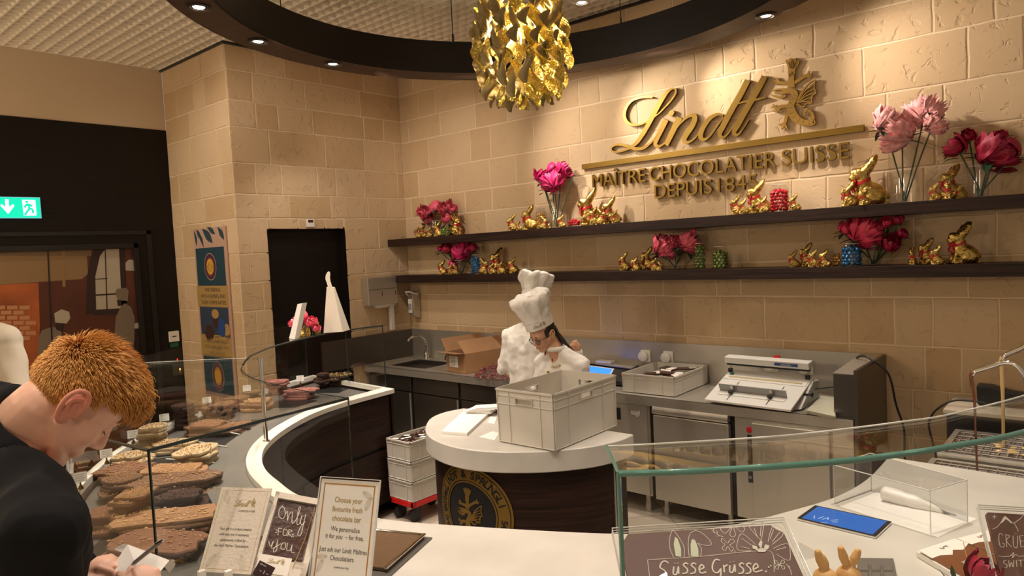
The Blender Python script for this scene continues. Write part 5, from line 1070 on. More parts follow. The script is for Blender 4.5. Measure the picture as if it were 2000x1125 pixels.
def chef(x, y, heading, pitch, headc, label, J, hat, hair=True, hands=None, logo=True, k=.94):
    t = thing('person', label, 'person', (x, y, 0)); f = Vector((math.cos(heading), math.sin(heading), 0)); lat = Vector((-math.sin(heading), math.cos(heading), 0))
    Fh = f*math.cos(pitch)-Vector((0, 0, 1))*math.sin(pitch); Uh = f*math.sin(pitch)+Vector((0, 0, 1))*math.cos(pitch); Rm = basis(Fh, Uh)
    legs(J, x, y, lat, f); mb = MB(); head_mb(mb, headc, Rm, J['neck'], (.046, .052), False, k); figure(mb, J, .9)
    for h in hands or (): hand_mb(mb, *h)
    link('body', fuse(mb, 'body', .005, 6, .5), SKIN2, t, smooth=180)
    mb = MB(); figure(mb, J, .92, .016, ('torso', 'arms')); 
    me = fuse(mb, 'jacket', .008, 6, .5); displace(me, .016, 7, int(x*10)); displace(me, .020, 1, fn=lambda co: -abs(noise.noise(Vector((co.x*11, co.y*11, co.z*6+x*9))))); displace(me, .006, 22, 5); nk = Vector(J['neck']); ax = (Vector(headc)-nk).normalized()
    clip_above(me, lambda co: ((co-nk).dot(ax) > .030 and (co-nk).length < .095) or min((co-Vector(J['wrR'])).length, (co-Vector(J['wrL'])).length) < .028)
    link('chef_jacket', me, CLOTHW, t, smooth=180)
    pts = [nk+ax*.028+(lat*math.cos(a)+f*math.sin(a))*.060 for a in np.linspace(0, 2*PI, 25)]; ob('collar', MB().tube(pts, .017, 10, flat=1.0), CLOTHW, t, smooth=60)
    mb = MB(); figure(mb, J, .92, .012, ('legs',)); link('trousers', fuse(mb, 'trousers', .012, 4), BLACK, t, smooth=180); shoes(J, f, t, BLACK)
    for s in (-1, 1): ear_obj(headc, Rm, s, SKIN2, t, k)
    L = lambda p: Vector(headc)+Rm @ (Vector(p)*k)
    LASH = mat('dark_brown_hair', (0.018, 0.010, 0.007), .45)
    for s in (-1, 1):
        ob('eyebrow', MB().tube([L((.078, s*.046, .034)), L((.090, s*.03, .040)), L((.092, s*.012, .036))], [.0015, .003, .002], 6), LASH, t, smooth=60)
        ob('eyelid', MB().ell(L((.077, s*.029, .014)), (.012*k, .014*k, .010*k), 12, 8, Rm), SKIN2, t, smooth=180)
        ob('eyelashes', MB().tube([L((.080, s*.043, .009)), L((.090, s*.030, .006)), L((.089, s*.017, .008))], .0015, 5), LASH, t)
    ob('lips', MB().ell(L((.0965, 0, -.052)), (.008*k, .021*k, .008*k), 14, 8, Rm), mat('lip', (.45, .12, .10), .45), t, smooth=180)
    hs = MB(); hs.ell(L((-.020, 0, .035)), (.098*k, .082*k, .082*k), 22, 14, Rm); hs.ell(L((-.085, .0, -.015)), (.035*k, .055*k, .06*k), 16, 10, Rm)
    if hair:
        rr = random.Random(3)
        for i in range(26):
            s = rr.uniform(-1, 1); p0 = L((-.085, s*.04, rr.uniform(-.03, .02))); P_ = [p0]
            for q in range(6): p0 = p0+Vector((rr.uniform(-.014, .014), rr.uniform(-.014, .014), -.026))-f*.010+lat*.006+Vector((0.004, 0, 0)); P_.append(p0)
            hs.tube([tuple(v) for v in catmull(P_, 3)], [.012*(1-j/19)+.002 for j in range(19)], 6)
    ob('hair', hs, LASH, t, smooth=60)
    toque(L(hat[0]), Rm @ Euler((hat[4], hat[5], 0)).to_matrix(), hat[1], hat[2], hat[3], t, seed=int(x*7))
    return t, Rm, L, f, lat
hc = at(1048, 655, 1, -1.42); H1 = Vector(hc)+Vector((.02, .05, 0))
nk = H1+Vector((0.055, 0.085, -.125)); J = {'neck': nk, 'shR': nk+Vector((-.15, .02, -.10)), 'shL': nk+Vector((.155, .03, -.10)), 'chest': nk+Vector((0, .03, -.22)), 'pelvis': Vector((nk.x, nk.y+.03, .92))}
J['elR'] = J['shR']+Vector((-.05, -.05, -.25)); J['wrR'] = H1+Vector((-.09, -.10, -.135)); J['wrR'] = J['elR']+Vector((.03, -.20, .12)); J['elL'] = J['shL']+Vector((.05, -.03, -.27)); J['wrL'] = J['elL']+Vector((-.14, -.19, .02))
t1, R1, L1, f1, lat1 = chef(nk.x, nk.y+.04, math.radians(-100), math.radians(30), H1, 'nearer chef in tall white hat and round dark glasses looking down', J, ((-.008, 0, .070), .096, .185, .055, 0.10, -.20),
   hands=((J['wrR'], (.3, -.8, -.2), (-.3, 0, 1), .4, 1, .9), (J['wrL'], (-.5, -.8, 0), (0, 0, 1), .4, -1, .9)))
GLF = mat('dark_glasses_frame', (0.02, 0.025, 0.04), .3)
gt = thing('eyeglasses', 'round dark framed glasses worn by the foreground chef', 'glasses', L1((.09, 0, .01)))
for s in (-1, 1):
    c_ = Vector((.100, s*.031, .006)); ob('lens_rim', MB().tube([L1(c_+Vector((-.004*abs(math.cos(a)), .026*math.cos(a), .022*math.sin(a)))) for a in np.linspace(0, 2*PI, 25)], .0024, 6, cap=False), GLF, gt, smooth=60)
    ob('temple', MB().tube([L1((.095, s*.057, .012)), L1((.04, s*.078, .012)), L1((-.01, s*.086, .008))], .0024, 6), GLF, gt, smooth=60)
    ob('lens', MB().tube([L1(c_+Vector((-.001, 0, 0))), L1(c_+Vector((.0005, 0, 0)))], .0235, 24), glass_mat('lens_glass', (.86, .87, .93), 1.5), gt)
ob('bridge', MB().tube([L1((.098, -.006, .010)), L1((.102, 0, .013)), L1((.098, .006, .010))], .002, 6), GLF, gt)
# buttons, piping and logos on jacket and hat
def project_front(t, p, d, off=.002):
    o = [c for c in t.children if c.name.startswith('chef_jacket')][0]; wl = Vector(t['wl']); ok, loc, n, i = o.ray_cast(Vector(p)-wl, Vector(d)); return (loc+wl+n*off, n) if ok else (None, None)
bpy.context.view_layer.update()
for px, py in ((1043, 700), (1080, 703), (1034, 722), (1071, 727)):
    d = (PD(px, py, 1)-Vector(CAM)).normalized(); q, n = project_front(t1, CAM, d)
    if q is not None:
        q2 = q; ob('gold_button', MB().tube([q2-n*.002, q2+n*.004], .009, 14), GOLDS, t1, smooth=40)
P_ = []
for px, py in ((1053, 694), (1046, 694), (1037, 696), (1033, 706), (1030, 718), (1027, 735), (1024, 752)):
    q, n = project_front(t1, CAM, (PD(px, py, 1)-Vector(CAM)).normalized())
    if q is not None: P_.append(q)
if len(P_) > 2: ob('gold_piping', MB().tube(P_, .0022, 5), GOLDS, t1, smooth=60)
q, n = project_front(t1, CAM, (PD(1086, 716, 1)-Vector(CAM)).normalized(), .006)
if q is not None:
    mb = MB(); xr = Vector((AX[0][0], AX[0][1], AX[0][2])); mini_logo(mb, frame(q+n*.004, xr-n*xr.dot(n), Vector((0, 0, 1))), .085); ob('embroidered_logo', mb, mat('gold_thread', (.50, .33, .12), .5, .3), t1)
# hat logo, on the band facing the camera
bc = L1((-.008, 0, .070)); Rb = R1 @ Euler((0.10, -.20, 0)).to_matrix()
mb = MB(); mini_logo(mb, Matrix.Identity(4), .088, .0008); rb = .096*1.03
a0 = math.atan2(*((Rb.transposed() @ (PD(1043, 641, 1)-Vector(CAM)).normalized() * -1).yx)); me = mb.mesh('hat_logo')
for v in me.vertices:
    a = a0+v.co.x/rb; rr_ = rb+.004+v.co.z; v.co = bc+Rb @ Vector((rr_*1.08*math.cos(a), rr_*.97*math.sin(a), .030+v.co.y))
link('hat_logo', me, mat('dark_gold_thread', (.25, .16, .05), .5, .2), t1)
# rear chef
H2 = at(1040, 600, 1, -1.02); H2 = Vector(H2)+Vector((0.0, 0, -.01)); nk = H2+Vector((.0, -.03, -.14))
J = {'neck': nk, 'shR': nk+Vector((.17, -.02, -.07)), 'shL': nk+Vector((-.16, -.06, -.07)), 'chest': nk+Vector((0, -.02, -.2)), 'pelvis': Vector((nk.x-.02, nk.y-.02, .95))}
J['elL'] = J['shL']+Vector((-.06, -.04, -.25)); J['wrL'] = J['elL']+Vector((.06, .14, -.10)); pr = at(1128, 690, 1, nk.y+.08); J['elR'] = J['shR']+Vector((.10, .08, -.20)); J['wrR'] = Vector(pr)
hand2 = at(1112, 666, 1, nk.y+.02)
t2 = chef(nk.x, nk.y, math.radians(96), math.radians(18), H2, 'second chef behind the first, back turned, with the higher white hat', J, ((-.01, 0, .065), .094, .16, .055, 0.0, .05), hair=False,
   hands=((J['wrR'], Vector(hand2)-Vector(J['wrR']), (0, -1, .3), .9, -1, .9), (J['wrL'], (0, .8, -.3), (0, 0, 1), .4, -1, .9)))
# customer in a cream shirt at the left edge, beyond the ginger haired man
J = {}; base_ = PD(-60, 700, 3.8); hd3 = Vector((-.1, 1, 0)).normalized(); lat3 = Vector((-hd3.y, hd3.x, 0)); J['neck'] = PD(-58, 634, 3.8); J['shR'] = J['neck']+Vector((AX[0][0], AX[0][1], 0))*.19-Vector((0, 0, .095)); J['shL'] = J['neck']-Vector((AX[0][0], AX[0][1], 0))*.19-Vector((0, 0, .095))
J['chest'] = J['neck']-Vector((0, 0, .22)); J['pelvis'] = Vector((J['neck'].x, J['neck'].y, .93)); J['elR'] = PD(38, 775, 3.75); J['wrR'] = J['elR']+Vector((.05, .12, -.2)); J['elL'] = J['shL']+Vector((0, 0, -.28)); J['wrL'] = J['elL']+Vector((.05, .1, -.2)); legs(J, J['neck'].x, J['neck'].y, lat3, hd3)
t3 = thing('person', 'person in a cream long sleeved shirt seen from the shoulder down at the left edge', 'person', (J['neck'].x, J['neck'].y, 0))
H3 = J['neck']+Vector((0, 0.02, .16)); mb = MB(); head_mb(mb, H3, basis(hd3, (0, 0, 1)), J['neck']); figure(mb, J)
for s in 'RL': hand_mb(mb, J['wr'+s], (.2, .3, -1), (0, -1, 0), .4, 1 if s == 'R' else -1)
link('body', fuse(mb, 'body', .006, 5), SKIN2, t3, smooth=180); SHIRT = mat('cream_shirt_cotton', (.54, .47, .37), .85, bump=.3, bscale=8, detail=2)
mb = MB(); figure(mb, J, 1, .022, ('torso', 'arms')); me = fuse(mb, 'shirt', .010, 6); displace(me, .010, 8, 4); displace(me, .014, 1, fn=lambda co: -abs(noise.noise(Vector((co.x*9, co.y*9, co.z*4))))); link('shirt', me, SHIRT, t3, smooth=180)
mb = MB(); figure(mb, J, 1, .012, ('legs',)); link('trousers', fuse(mb, 'trousers', .014, 4), BLACK, t3, smooth=180); shoes(J, hd3, t3, BLACK)
mb = MB(); mb.ell(H3+Vector((0, -.015, .06)), (.088, .105, .085)); ob('hair', mb, mat('dark_brown_hair', (0.018, 0.010, 0.007), .45), t3, smooth=180)
# ============================================================ crates, appliances and goods on the rear worktop and island
def crate(name, label, cx, cy, z, L, W, H, rz=0, cat='crate', group=None, handle=True, ribs=True):
    """L along local x, W along local y"""
    t = thing(name, label, cat, (cx, cy, z), rz, group, world=False); t['wl'] = [0, 0, 0]
    th = .006; mb = MB(); tp = .012
    def wall(ax_, s):
        # wall plane with a handle opening
        a = (L if ax_ == 0 else W)/2-.0; d = (W if ax_ == 0 else L)/2
        def P(u, v, o): 
            k = 1-tp*(1-v/H); x, y = (u*k, s*(d*k-o)) if ax_ == 0 else (s*(d*k-o), u*k); return (x, y, v)
        hw, h0, h1 = .055, H-.075, H-.045
        segs = [(-a, a, 0.004, H)] if not (handle and H > .2) else [(-a, -hw, .004, H), (hw, a, .004, H), (-hw, hw, .004, h0), (-hw, hw, h1, H)]
        for u0, u1, v0, v1 in segs: mb.loft([[P(u0, v0, 0), P(u1, v0, 0), P(u1, v0, th), P(u0, v0, th)], [P(u0, v1, 0), P(u1, v1, 0), P(u1, v1, th), P(u0, v1, th)]])
        return P, hw, h0, h1
    info = []
    for ax_ in (0, 1):
        for s in (-1, 1): info.append((wall(ax_, s), ax_, s))
    mb.box((0, 0, .008), (L*.985, W*.985, .006)); ob('crate_body', mb, CRATE, t)
    mb = MB()
    for z0 in [H-.012] + ([H-.040, H-.085] if ribs and H > .2 else ([H-.035] if ribs else [])) + [0.004]:
        e = .006 if z0 == H-.012 else .0035; hh = .012 if z0 == H-.012 else .005; k = 1-tp*(1-z0/H)
        for ax_ in (0, 1):
            for s in (-1, 1):
                if ax_ == 0: mb.b2((-L/2*k-e, s*(W/2*k+e), z0), (L/2*k+e, s*(W/2*k-.004), z0+hh))
                else: mb.b2((s*(L/2*k+e), -W/2*k-e, z0), (s*(L/2*k-.004), W/2*k+e, z0+hh))
    ob('rim_and_bands', mb, CRATE, t, bevel=.001)
    for (P, hw, h0, h1), ax_, s in (info if ribs else []):
        a = (L if ax_ == 0 else W)/2; mb = MB()
        for u in (-a*.98, -a*.55, a*.55, a*.98):
            mb.loft([[P(u-.003, v, -.005), P(u+.003, v, -.005), P(u+.003, v, .001), P(u-.003, v, .001)] for v in (.006, H-.01)])
        ob('side_ribs', mb, CRATE, t)['kind'] = 'stuff'
    if handle and H > .2:
        for (P, hw, h0, h1), ax_, s in info:
            mb = MB()
            for u0, u1, v0, v1 in ((-hw-.004, hw+.004, h0-.004, h0), (-hw-.004, hw+.004, h1, h1+.004), (-hw-.004, -hw, h0, h1), (hw, hw+.004, h0, h1)):
                mb.loft([[P(u0, v, -.008), P(u1, v, -.008), P(u1, v, .014), P(u0, v, .014)] for v in (v0, v1)])
            ob('handle_frame', mb, CRATE, t)
    return t
crate('storage_crate', 'large empty milky white plastic crate with handle holes on the island', 3.575, -2.045, ZI+.001, .385, .60, .30, 0.01)
# papers and boxes on the island
def flat_box(name, label, cat, q, z0, th, m_, parent=None):
    """four plan corners (px, py) measured on plane z0+th"""
    P_ = [Vector(at(px, py, 2, z0+th)) for px, py in q]; t = ob(name, MB().loft([[(p.x, p.y, z0) for p in P_], [(p.x, p.y, z0+th) for p in P_]]), m_, parent)
    return tag(t, label, cat) if parent is None else t
flat_box('carton_blank', 'long white folded carton lying at the left of the island', 'carton', [(862, 842), (912, 846), (958, 803), (906, 802)], ZI+.001, .016, PAPER)
flat_box('carton_blank', 'short white carton stacked across the rear of the long one on the island', 'carton', [(909, 803), (958, 805), (985, 788), (930, 791)], ZI+.018, .012, PAPER)
for i in range(4): tag(ob('paper_sleeve', MB().box((2.86+.012*i, -1.95+.02*i, ZI+.036+.0045*i), (.17, .07, .002), Matrix.Rotation(.5+.05*i, 3, 'Z')), PAPER), 'thin white paper sleeve fanned on top of the short carton on the island', 'paper sleeve', 'paper sleeves on the island')
flat_box('white_card', 'white card sticking out under the left edge of the large crate', 'card', [(935, 853), (966, 860), (975, 846), (962, 842)], ZI+.001, .0015, PAPER)
flat_box('white_card', 'white card with dark edge behind the crate corner on the island', 'card', [(952, 826), (966, 828), (970, 815), (958, 813)], ZI+.001, .0015, PAPER)
crate('small_crate', 'low milky crate of chocolate bars between scales and sealer on the steel worktop', 3.32, -.345, ZW+.001, .43, .56, .145, .02, handle=False)
DCH = mat('dark_chocolate', (0.055, 0.018, 0.010), .35, bump=.3, bscale=50); MCH = mat('milk_chocolate', (0.17, 0.060, 0.026), .38, bump=.3, bscale=40); LBL = mat('cream_label', (.78, .72, .64), .6)
def bar(x, y, z, rz, label, group=None, k=1.0, tilt=0):
    t = thing('chocolate_bar', label, 'chocolate bar', (x, y, z), 0, group, world=False); t.rotation_euler = (tilt, 0, rz)
    ob('bar', MB().box((0, 0, .006), (.16*k, .075*k, .012)), DCH, t, bevel=.002); ob('paper_label', MB().box((.035*k, 0, .0125), (.06*k, .078*k, .002)), LBL, t); return t
rr = random.Random(4)
b0 = bar(3.28, -.42, ZW+.115, .5, 'wrapped dark chocolate bar lying on the pile in the low crate', 'bars in the low crate')
for i, (x, y, r_, tt) in enumerate(((3.20, -.30, 1.2, .1), (3.36, -.28, .2, .05), (3.42, -.42, .9, .1), (3.25, -.15, -.4, .1), (3.40, -.12, .6, .0), (3.33, -.36, 2.0, .12))):
    dup(b0, (x, y, ZW+.085+.007*i), rot=(tt, 0, r_))
for i in range(5): dup(b0, (3.22+.05*i, -.45+.12*(i % 3), ZW+.05), r_ if i % 2 else .3, 'dark chocolate bar at the bottom of the low crate')
# sealer
sl = thing('bag_sealer', 'white tabletop bag sealer with raised sealing bar and guide plate', 'sealer', (4.05, -.42, ZW))
A = [Vector(at(px, py, 2, z)) for px, py, z in ((1376, 782, .90), (1546, 804, .90))]
xr = (A[1]-A[0]).normalized(); W_ = (A[1]-A[0]).length; bk = Vector((-xr.y, xr.x, 0)); O = A[0].copy(); O.z = 0
def SLP(u, v, z): p = O+xr*u+bk*v; return (p.x, p.y, ZW+z)
W_ = .60
mb = MB(); mb.loft([[SLP(0.02, .04, .004), SLP(.02, .42, .004), SLP(.02, .42, .16), SLP(.02, .36, .155), SLP(.02, .04, .02)], [SLP(W_-.02, .04, .004), SLP(W_-.02, .42, .004), SLP(W_-.02, .42, .16), SLP(W_-.02, .36, .155), SLP(W_-.02, .04, .02)]]); ob('housing', mb, mat('sealer_grey', (.36, .34, .31), .4), sl, bevel=.004)
SW = mat('sealer_white', (.66, .64, .59), .35)
mb = MB(); mb.loft([[SLP(u, 0, .016), SLP(u, .0, .030), SLP(u, .37, .175), SLP(u, .37, .160)] for u in (0, W_)]); ob('work_plate', mb, SW, sl, bevel=.002)
nrm = Vector((0, 0, 1)); sl_a = math.atan2(.145, .37)
def SP_(u, v, h): z = .030+.392*v; return SLP(u, v-h*math.sin(sl_a), z+h*math.cos(sl_a))
def splate(name, u0, u1, v0, v1, h0, h1, m_, bevel=0): return ob(name, MB().loft([[SP_(u0, v0, h), SP_(u1, v0, h), SP_(u1, v1, h), SP_(u0, v1, h)] for h in (h0, h1)]), m_, sl, bevel=bevel)
splate('guide_plate', .06, .53, .110, .118, .0, .055, mat('guide_grey', (.27, .265, .25), .35, .5)); splate('guide_foot', .06, .53, .07, .115, .001, .004, SW)
for u in (.155, .43):
    splate('slot', u-.003, u+.003, .02, .085, .0005, .001, BLACK); 
    c = Vector(SP_(u, .085, .018)); ob('clamp_knob', MB().tube([SP_(u, .085, .004), SP_(u, .085, .012), SP_(u, .085, .018), SP_(u, .085, .026)], [.006, .008, .018, .017], 16), BLACK, sl, smooth=50)
    splate('white_clip', u-.008, u+.008, .106, .108, .028, .05, PLW)
for u in (.14, .46): splate('rear_slot', u-.003, u+.003, .20, .235, .0005, .001, BLACK)
splate('sealing_strip', .04, .56, .275, .292, .0, .006, mat('ptfe_strip', (.45, .36, .20), .4)); splate('raised_back_plate', .01, .59, .255, .37, .0, .004, SW); splate('power_switch', .035, .06, .305, .325, .004, .010, mat('green_switch', (.01, .16, .09), .3))
mb = MB(); mb.loft([[SLP(u, v, z) for v, z in ((.30, .235), (.37, .245), (.38, .275), (.36, .290), (.29, .280))] for u in (.0, W_)]); ob('sealing_bar', mb, SW, sl, bevel=.004)
mb = MB(); mb.loft([[SLP(u, v, z) for v, z in ((.31, .222), (.35, .226), (.35, .236), (.31, .234))] for u in (.01, W_-.01)]); ob('rubber_jaw', mb, BLACK, sl)
mb = MB(); mb.loft([[SLP(u, .288, z) for u in (.37, .53)][::-1]+[SLP(u, .289, z) for u in (.37, .53)] for z in (.250, .268)]); ob('blue_label', mb, mat('blue_label', (.02, .05, .19), .4), sl)
text('label_lettering', 'audion elektro', .012, frame(SLP(.45, .2875, .259), xr, (0, 0, 1)), PLW, sl, ext=.0002)
for u in (.025, W_-.025):
    c = [SLP(u, .34+.0*i, .165) for i in range(1)]; pts = [Vector(SLP(u, .34, .168+.0008*i))+Vector((math.cos(i*.55)*.007, math.sin(i*.55)*.007, 0)) for i in range(75)]; ob('spring', MB().tube(pts, .0014, 5), STEEL, sl)
    ob('hinge_block', MB().b2(SLP(u-.012, .32, .168), SLP(u+.012, .345, .195)), BLACK, sl)
ob('red_button', MB().b2(SLP(.335, .36, .285), SLP(.375, .375, .305)), mat('red_plastic', (.55, .01, .01), .4), sl)
ob('side_knob', MB().tube([SLP(W_-.02, .22, .09), SLP(W_+.035, .22, .09), SLP(W_+.05, .22, .09)], [.006, .006, .018], 14), BLACK, sl, smooth=50)
ob('side_cover', MB().loft([[SLP(W_-.02, v, z) for v, z in ((.10, .01), (.42, .01), (.42, .16), (.33, .165))], [SLP(W_+.015, v, z) for v, z in ((.12, .01), (.42, .01), (.42, .15), (.33, .155))]]), mat('sealer_grey', (.36, .34, .31), .4), sl, bevel=.003)
tag(ob('black_cable', MB().tube([tuple(p) for p in catmull([SLP(W_+.01, .35, .10), (4.55, -.30, .99), (4.62, -.28, .985), (4.64, -.28, .985)], 5)], .004, 6), BLACK, smooth=60), 'short black cable from the bag sealer into the steel end box', 'cable')
tag(ob('black_cable', MB().tube([tuple(p) for p in catmull([(4.66, -.22, 1.178), (4.70, -.26, 1.20), (4.76, -.30, 1.19), at(1735, 730, 1, -.30), at(1750, 790, 1, -.25), at(1766, 840, 1, -.2), at(1768, 900, 1, -.2), (5.0, -.2, .3)], 6)], .0065, 8), BLACK, smooth=60), 'thick black cable running over the steel end box and down the wall', 'cable')
# tray of bags beside the sealer
flat_box('baking_tray', 'shallow steel tray at the right end of the worktop', 'tray', [(1567, 804), (1632, 818), (1632, 775), (1600, 768)], ZW+.001, .006, STEEL)
mb = MB(); P_ = [Vector(at(px, py, 2, ZW+.03)) for px, py in ((1574, 800), (1630, 812), (1631, 776), (1603, 772))]
for i in range(6): mb.loft([[(p.x+.004*(i % 3), p.y-.003*i, ZW+.008+.004*i) for p in P_], [(p.x+.004*(i % 3), p.y-.003*i, ZW+.0105+.004*i) for p in P_]])
tag(ob('plastic_bags', mb, mat('clear_film', (.62, .60, .46), .25, coat=.3)), 'stack of clear plastic bags on the shallow steel tray', 'plastic bags', kind='stuff')
# scales
sc = thing('counter_scale', 'black counter scale with steel plate and blue display', 'scale', (2.75, -.35, ZW))
q = lambda px, py, z: Vector(at(px, py, 2, z))
a, b, c, d = q(1142, 706, .985), q(1232, 718, .985), q(1270, 700, .985), q(1180, 694, .985)
ob('steel_plate', MB().loft([[(p.x, p.y, .968) for p in (a, b, c, d)], [(p.x, p.y, .985) for p in (a, b, c, d)]]), STEEL, sc, bevel=.006)
ob('housing', MB().loft([[(p.x*1.0, p.y-.01, ZW+.012) for p in (a, b, c, d)], [(p.x, p.y, .965) for p in (a, b, c, d)]]), BLACK, sc, bevel=.006)
e, f = q(1138, 735, .93), q(1225, 745, .93)
ob('front_console', MB().loft([[(e.x, e.y, ZW+.012), (f.x, f.y, ZW+.012), (b.x, b.y, ZW+.012), (a.x, a.y, ZW+.012)], [(e.x, e.y, .925), (f.x, f.y, .925), (b.x, b.y, .963), (a.x, a.y, .963)]]), BLACK, sc, bevel=.004)
BLUE = mat('blue_screen', (.01, .12, .7), .3, emit=(.01, .17, .95), estr=1.2)
n_ = ((f-e).cross(Vector((a.x, a.y, .963))-Vector((e.x, e.y, .925)))).normalized()
def cons(u, v, h=.0): E_, F2 = Vector((e.x, e.y, .925)), Vector((f.x, f.y, .925)); A_, B2_ = Vector((a.x, a.y, .963)), Vector((b.x, b.y, .963)); p = (E_*(1-u)+F2*u)*(1-v)+(A_*(1-u)+B2_*u)*v; return p+n_*h
ob('display_frame', MB().loft([[cons(u, v, h) for u, v in ((.02, .12), (.60, .12), (.66, .92), (.08, .92))] for h in (0, .003)]), PLW, sc)
ob('display', MB().loft([[cons(u, v, h) for u, v in ((.06, .2), (.58, .2), (.62, .84), (.10, .84))] for h in (.0031, .004)]), BLUE, sc)
ob('red_key', MB().ell(cons(.86, .45, .004), (.014, .012, .006), 10, 8), mat('red_plastic', (.55, .01, .01), .4), sc, smooth=60)
ob('foot', MB().b2((f.x-.03, f.y, ZW), (f.x, f.y+.03, ZW+.014)), BLACK, sc); ob('price_slip', MB().b2((f.x-.005, f.y-.006, ZW+.02), (f.x+.035, f.y-.003, .93)), PAPER, sc)
bb = q(1208, 704, .99); bar(bb.x, bb.y, .986, .12, 'dark chocolate bar with white label lying on the scale plate', k=1.15); bb = q(1190, 707, .99)
tag(ob('white_gift_box', MB().box((bb.x-.02, bb.y-.03, .996), (.15, .07, .020), Matrix.Rotation(.02, 3, 'Z')), PLW, bevel=.002), 'small white gift box tied with a thread on the scale plate', 'box')
ty = thing('baking_tray', 'white perforated tray with chocolate crumbs behind the scale', 'tray', (2.4, -.3, ZW))
P_ = [q(1105, 708, .93), q(1142, 711, .93), q(1198, 694, .93), q(1120, 686, .93)]
ob('tray_base', MB().loft([[(p.x, p.y, ZW+.006) for p in P_], [(p.x, p.y, ZW+.010) for p in P_]]), PLW, ty)
for i in range(4):
    a, b = P_[i], P_[(i+1) % 4]; ob('tray_side', MB().loft([[(a.x, a.y, ZW+.004), (b.x, b.y, ZW+.004), (b.x, b.y, .94), (a.x, a.y, .94)], [(a.x+.004, a.y+.004, ZW+.004), (b.x+.004, b.y+.004, ZW+.004), (b.x+.004, b.y+.004, .94), (a.x+.004, a.y+.004, .94)]]), PLW, ty)
mb = MB(); rr = random.Random(2)
for i in range(60): u, v = rr.uniform(.1, .9), rr.uniform(.1, .9); p = (P_[0]*(1-u)+P_[1]*u)*(1-v)+(P_[3]*(1-u)+P_[2]*u)*v; mb.ell((p.x, p.y, ZW+.018+.02*rr.random()), (.02, .01, .006), 6, 5, Matrix.Rotation(rr.uniform(0, 3), 3, 'Z'))
tag(ob('chocolate_crumbs', mb, DCH), 'chocolate crumbs heaped in the white perforated tray', 'chocolate crumbs', kind='stuff')
# cardboard box
CARD = mat('brown_cardboard', (.36, .19, .085), .8, bump=.1, bscale=30, var=.08); cb = thing('cardboard_box', 'open brown cardboard box with white label on the steel worktop', 'cardboard box', (1.35, -.35, ZW))
b0_, b1_, b2_, b3_ = Vector((1.135, -.575, ZW+.001)), Vector((1.43, -.618, ZW+.001)), Vector((1.50, -.105, ZW+.001)), Vector((1.205, -.065, ZW+.001)); hB = .185; up_ = Vector((0, 0, hB))
mb = MB()
for a, b in ((b0_, b1_), (b1_, b2_), (b2_, b3_), (b3_, b0_)):
    n = (b-a).cross(Vector((0, 0, 1))).normalized()*.004; mb.loft([[a, b, b-n, a-n], [a+up_, b+up_, b-n+up_, a-n+up_]])
mb.loft([[b0_, b1_, b2_, b3_], [p+Vector((0, 0, .004)) for p in (b0_, b1_, b2_, b3_)]]); ob('box_body', mb, CARD, cb)
def flap(a, b, out, rise, ln):
    n = (b-a).cross(Vector((0, 0, 1))).normalized(); d = (n*out+Vector((0, 0, 1))*rise).normalized()*ln; a2, b2 = a+up_, b+up_; k = n*-.003+Vector((0, 0, .002)); s = (b-a).normalized()*.01
    ob('flap', MB().loft([[a2, b2, b2+d-s, a2+d+s], [p+k for p in (a2, b2, b2+d-s, a2+d+s)]]), CARD, cb)
flap(b0_, b1_, 1, .12, .11); flap(b1_, b2_, -.55, .5, .16); flap(b2_, b3_, .5, .9, .14); flap(b3_, b0_, .6, .75, .15)
n = (b1_-b0_).cross(Vector((0, 0, 1))).normalized()*.0015; u_ = (b1_-b0_)
ob('shipping_label', MB().loft([[b0_+u_*s+Vector((0, 0, z))+n for s, z in ((.18, .05), (.62, .05), (.62, .15), (.18, .15))], [b0_+u_*s+Vector((0, 0, z))+n*1.6 for s, z in ((.18, .05), (.62, .05), (.62, .15), (.18, .15))]]), PAPER, cb)
mb = MB()
for i in range(7): mb.loft([[b0_+u_*s+Vector((0, 0, z))+n*k for s, z in ((.22, .062+.012*i), (.45+.02*(i*3 % 5), .062+.012*i), (.45+.02*(i*3 % 5), .066+.012*i), (.22, .066+.012*i))] for k in (1.7, 1.8)])
ob('label_print', mb, DGREY, cb)['kind'] = 'stuff'
ty = thing('wrapped_tray', 'clear plastic tray of small red brown chocolates beside the cardboard box', 'tray', (1.75, -.35, ZW))
P_ = [q(925, 738, .90), q(1005, 745, .90), q(1010, 712, .90), q(940, 712, .90)]
ob('film_tray', MB().loft([[(p.x, p.y, ZW+.003) for p in P_], [(p.x, p.y, ZW+.022) for p in P_]]), ACRYL, ty)
mb = MB(); rr = random.Random(12)
for i in range(220): u, v = rr.random(), rr.random(); p = (P_[0]*(1-u)+P_[1]*u)*(1-v)+(P_[3]*(1-u)+P_[2]*u)*v; hgt = .02+.035*math.sin(PI*u)*math.sin(PI*v); mb.ell((p.x, p.y, ZW+.005+hgt*rr.uniform(.5, 1)), (.018, .009, .006), 6, 5, Euler((rr.uniform(-.5, .5), rr.uniform(-.5, .5), rr.uniform(0, 3))).to_matrix())
tag(ob('chocolate_pieces', mb, mat('ruby_brown_choc', (.18, .045, .045), .35, var=.5, vscale=30)), 'heap of small red brown chocolate pieces behind the chefs', 'chocolate pieces', kind='stuff')
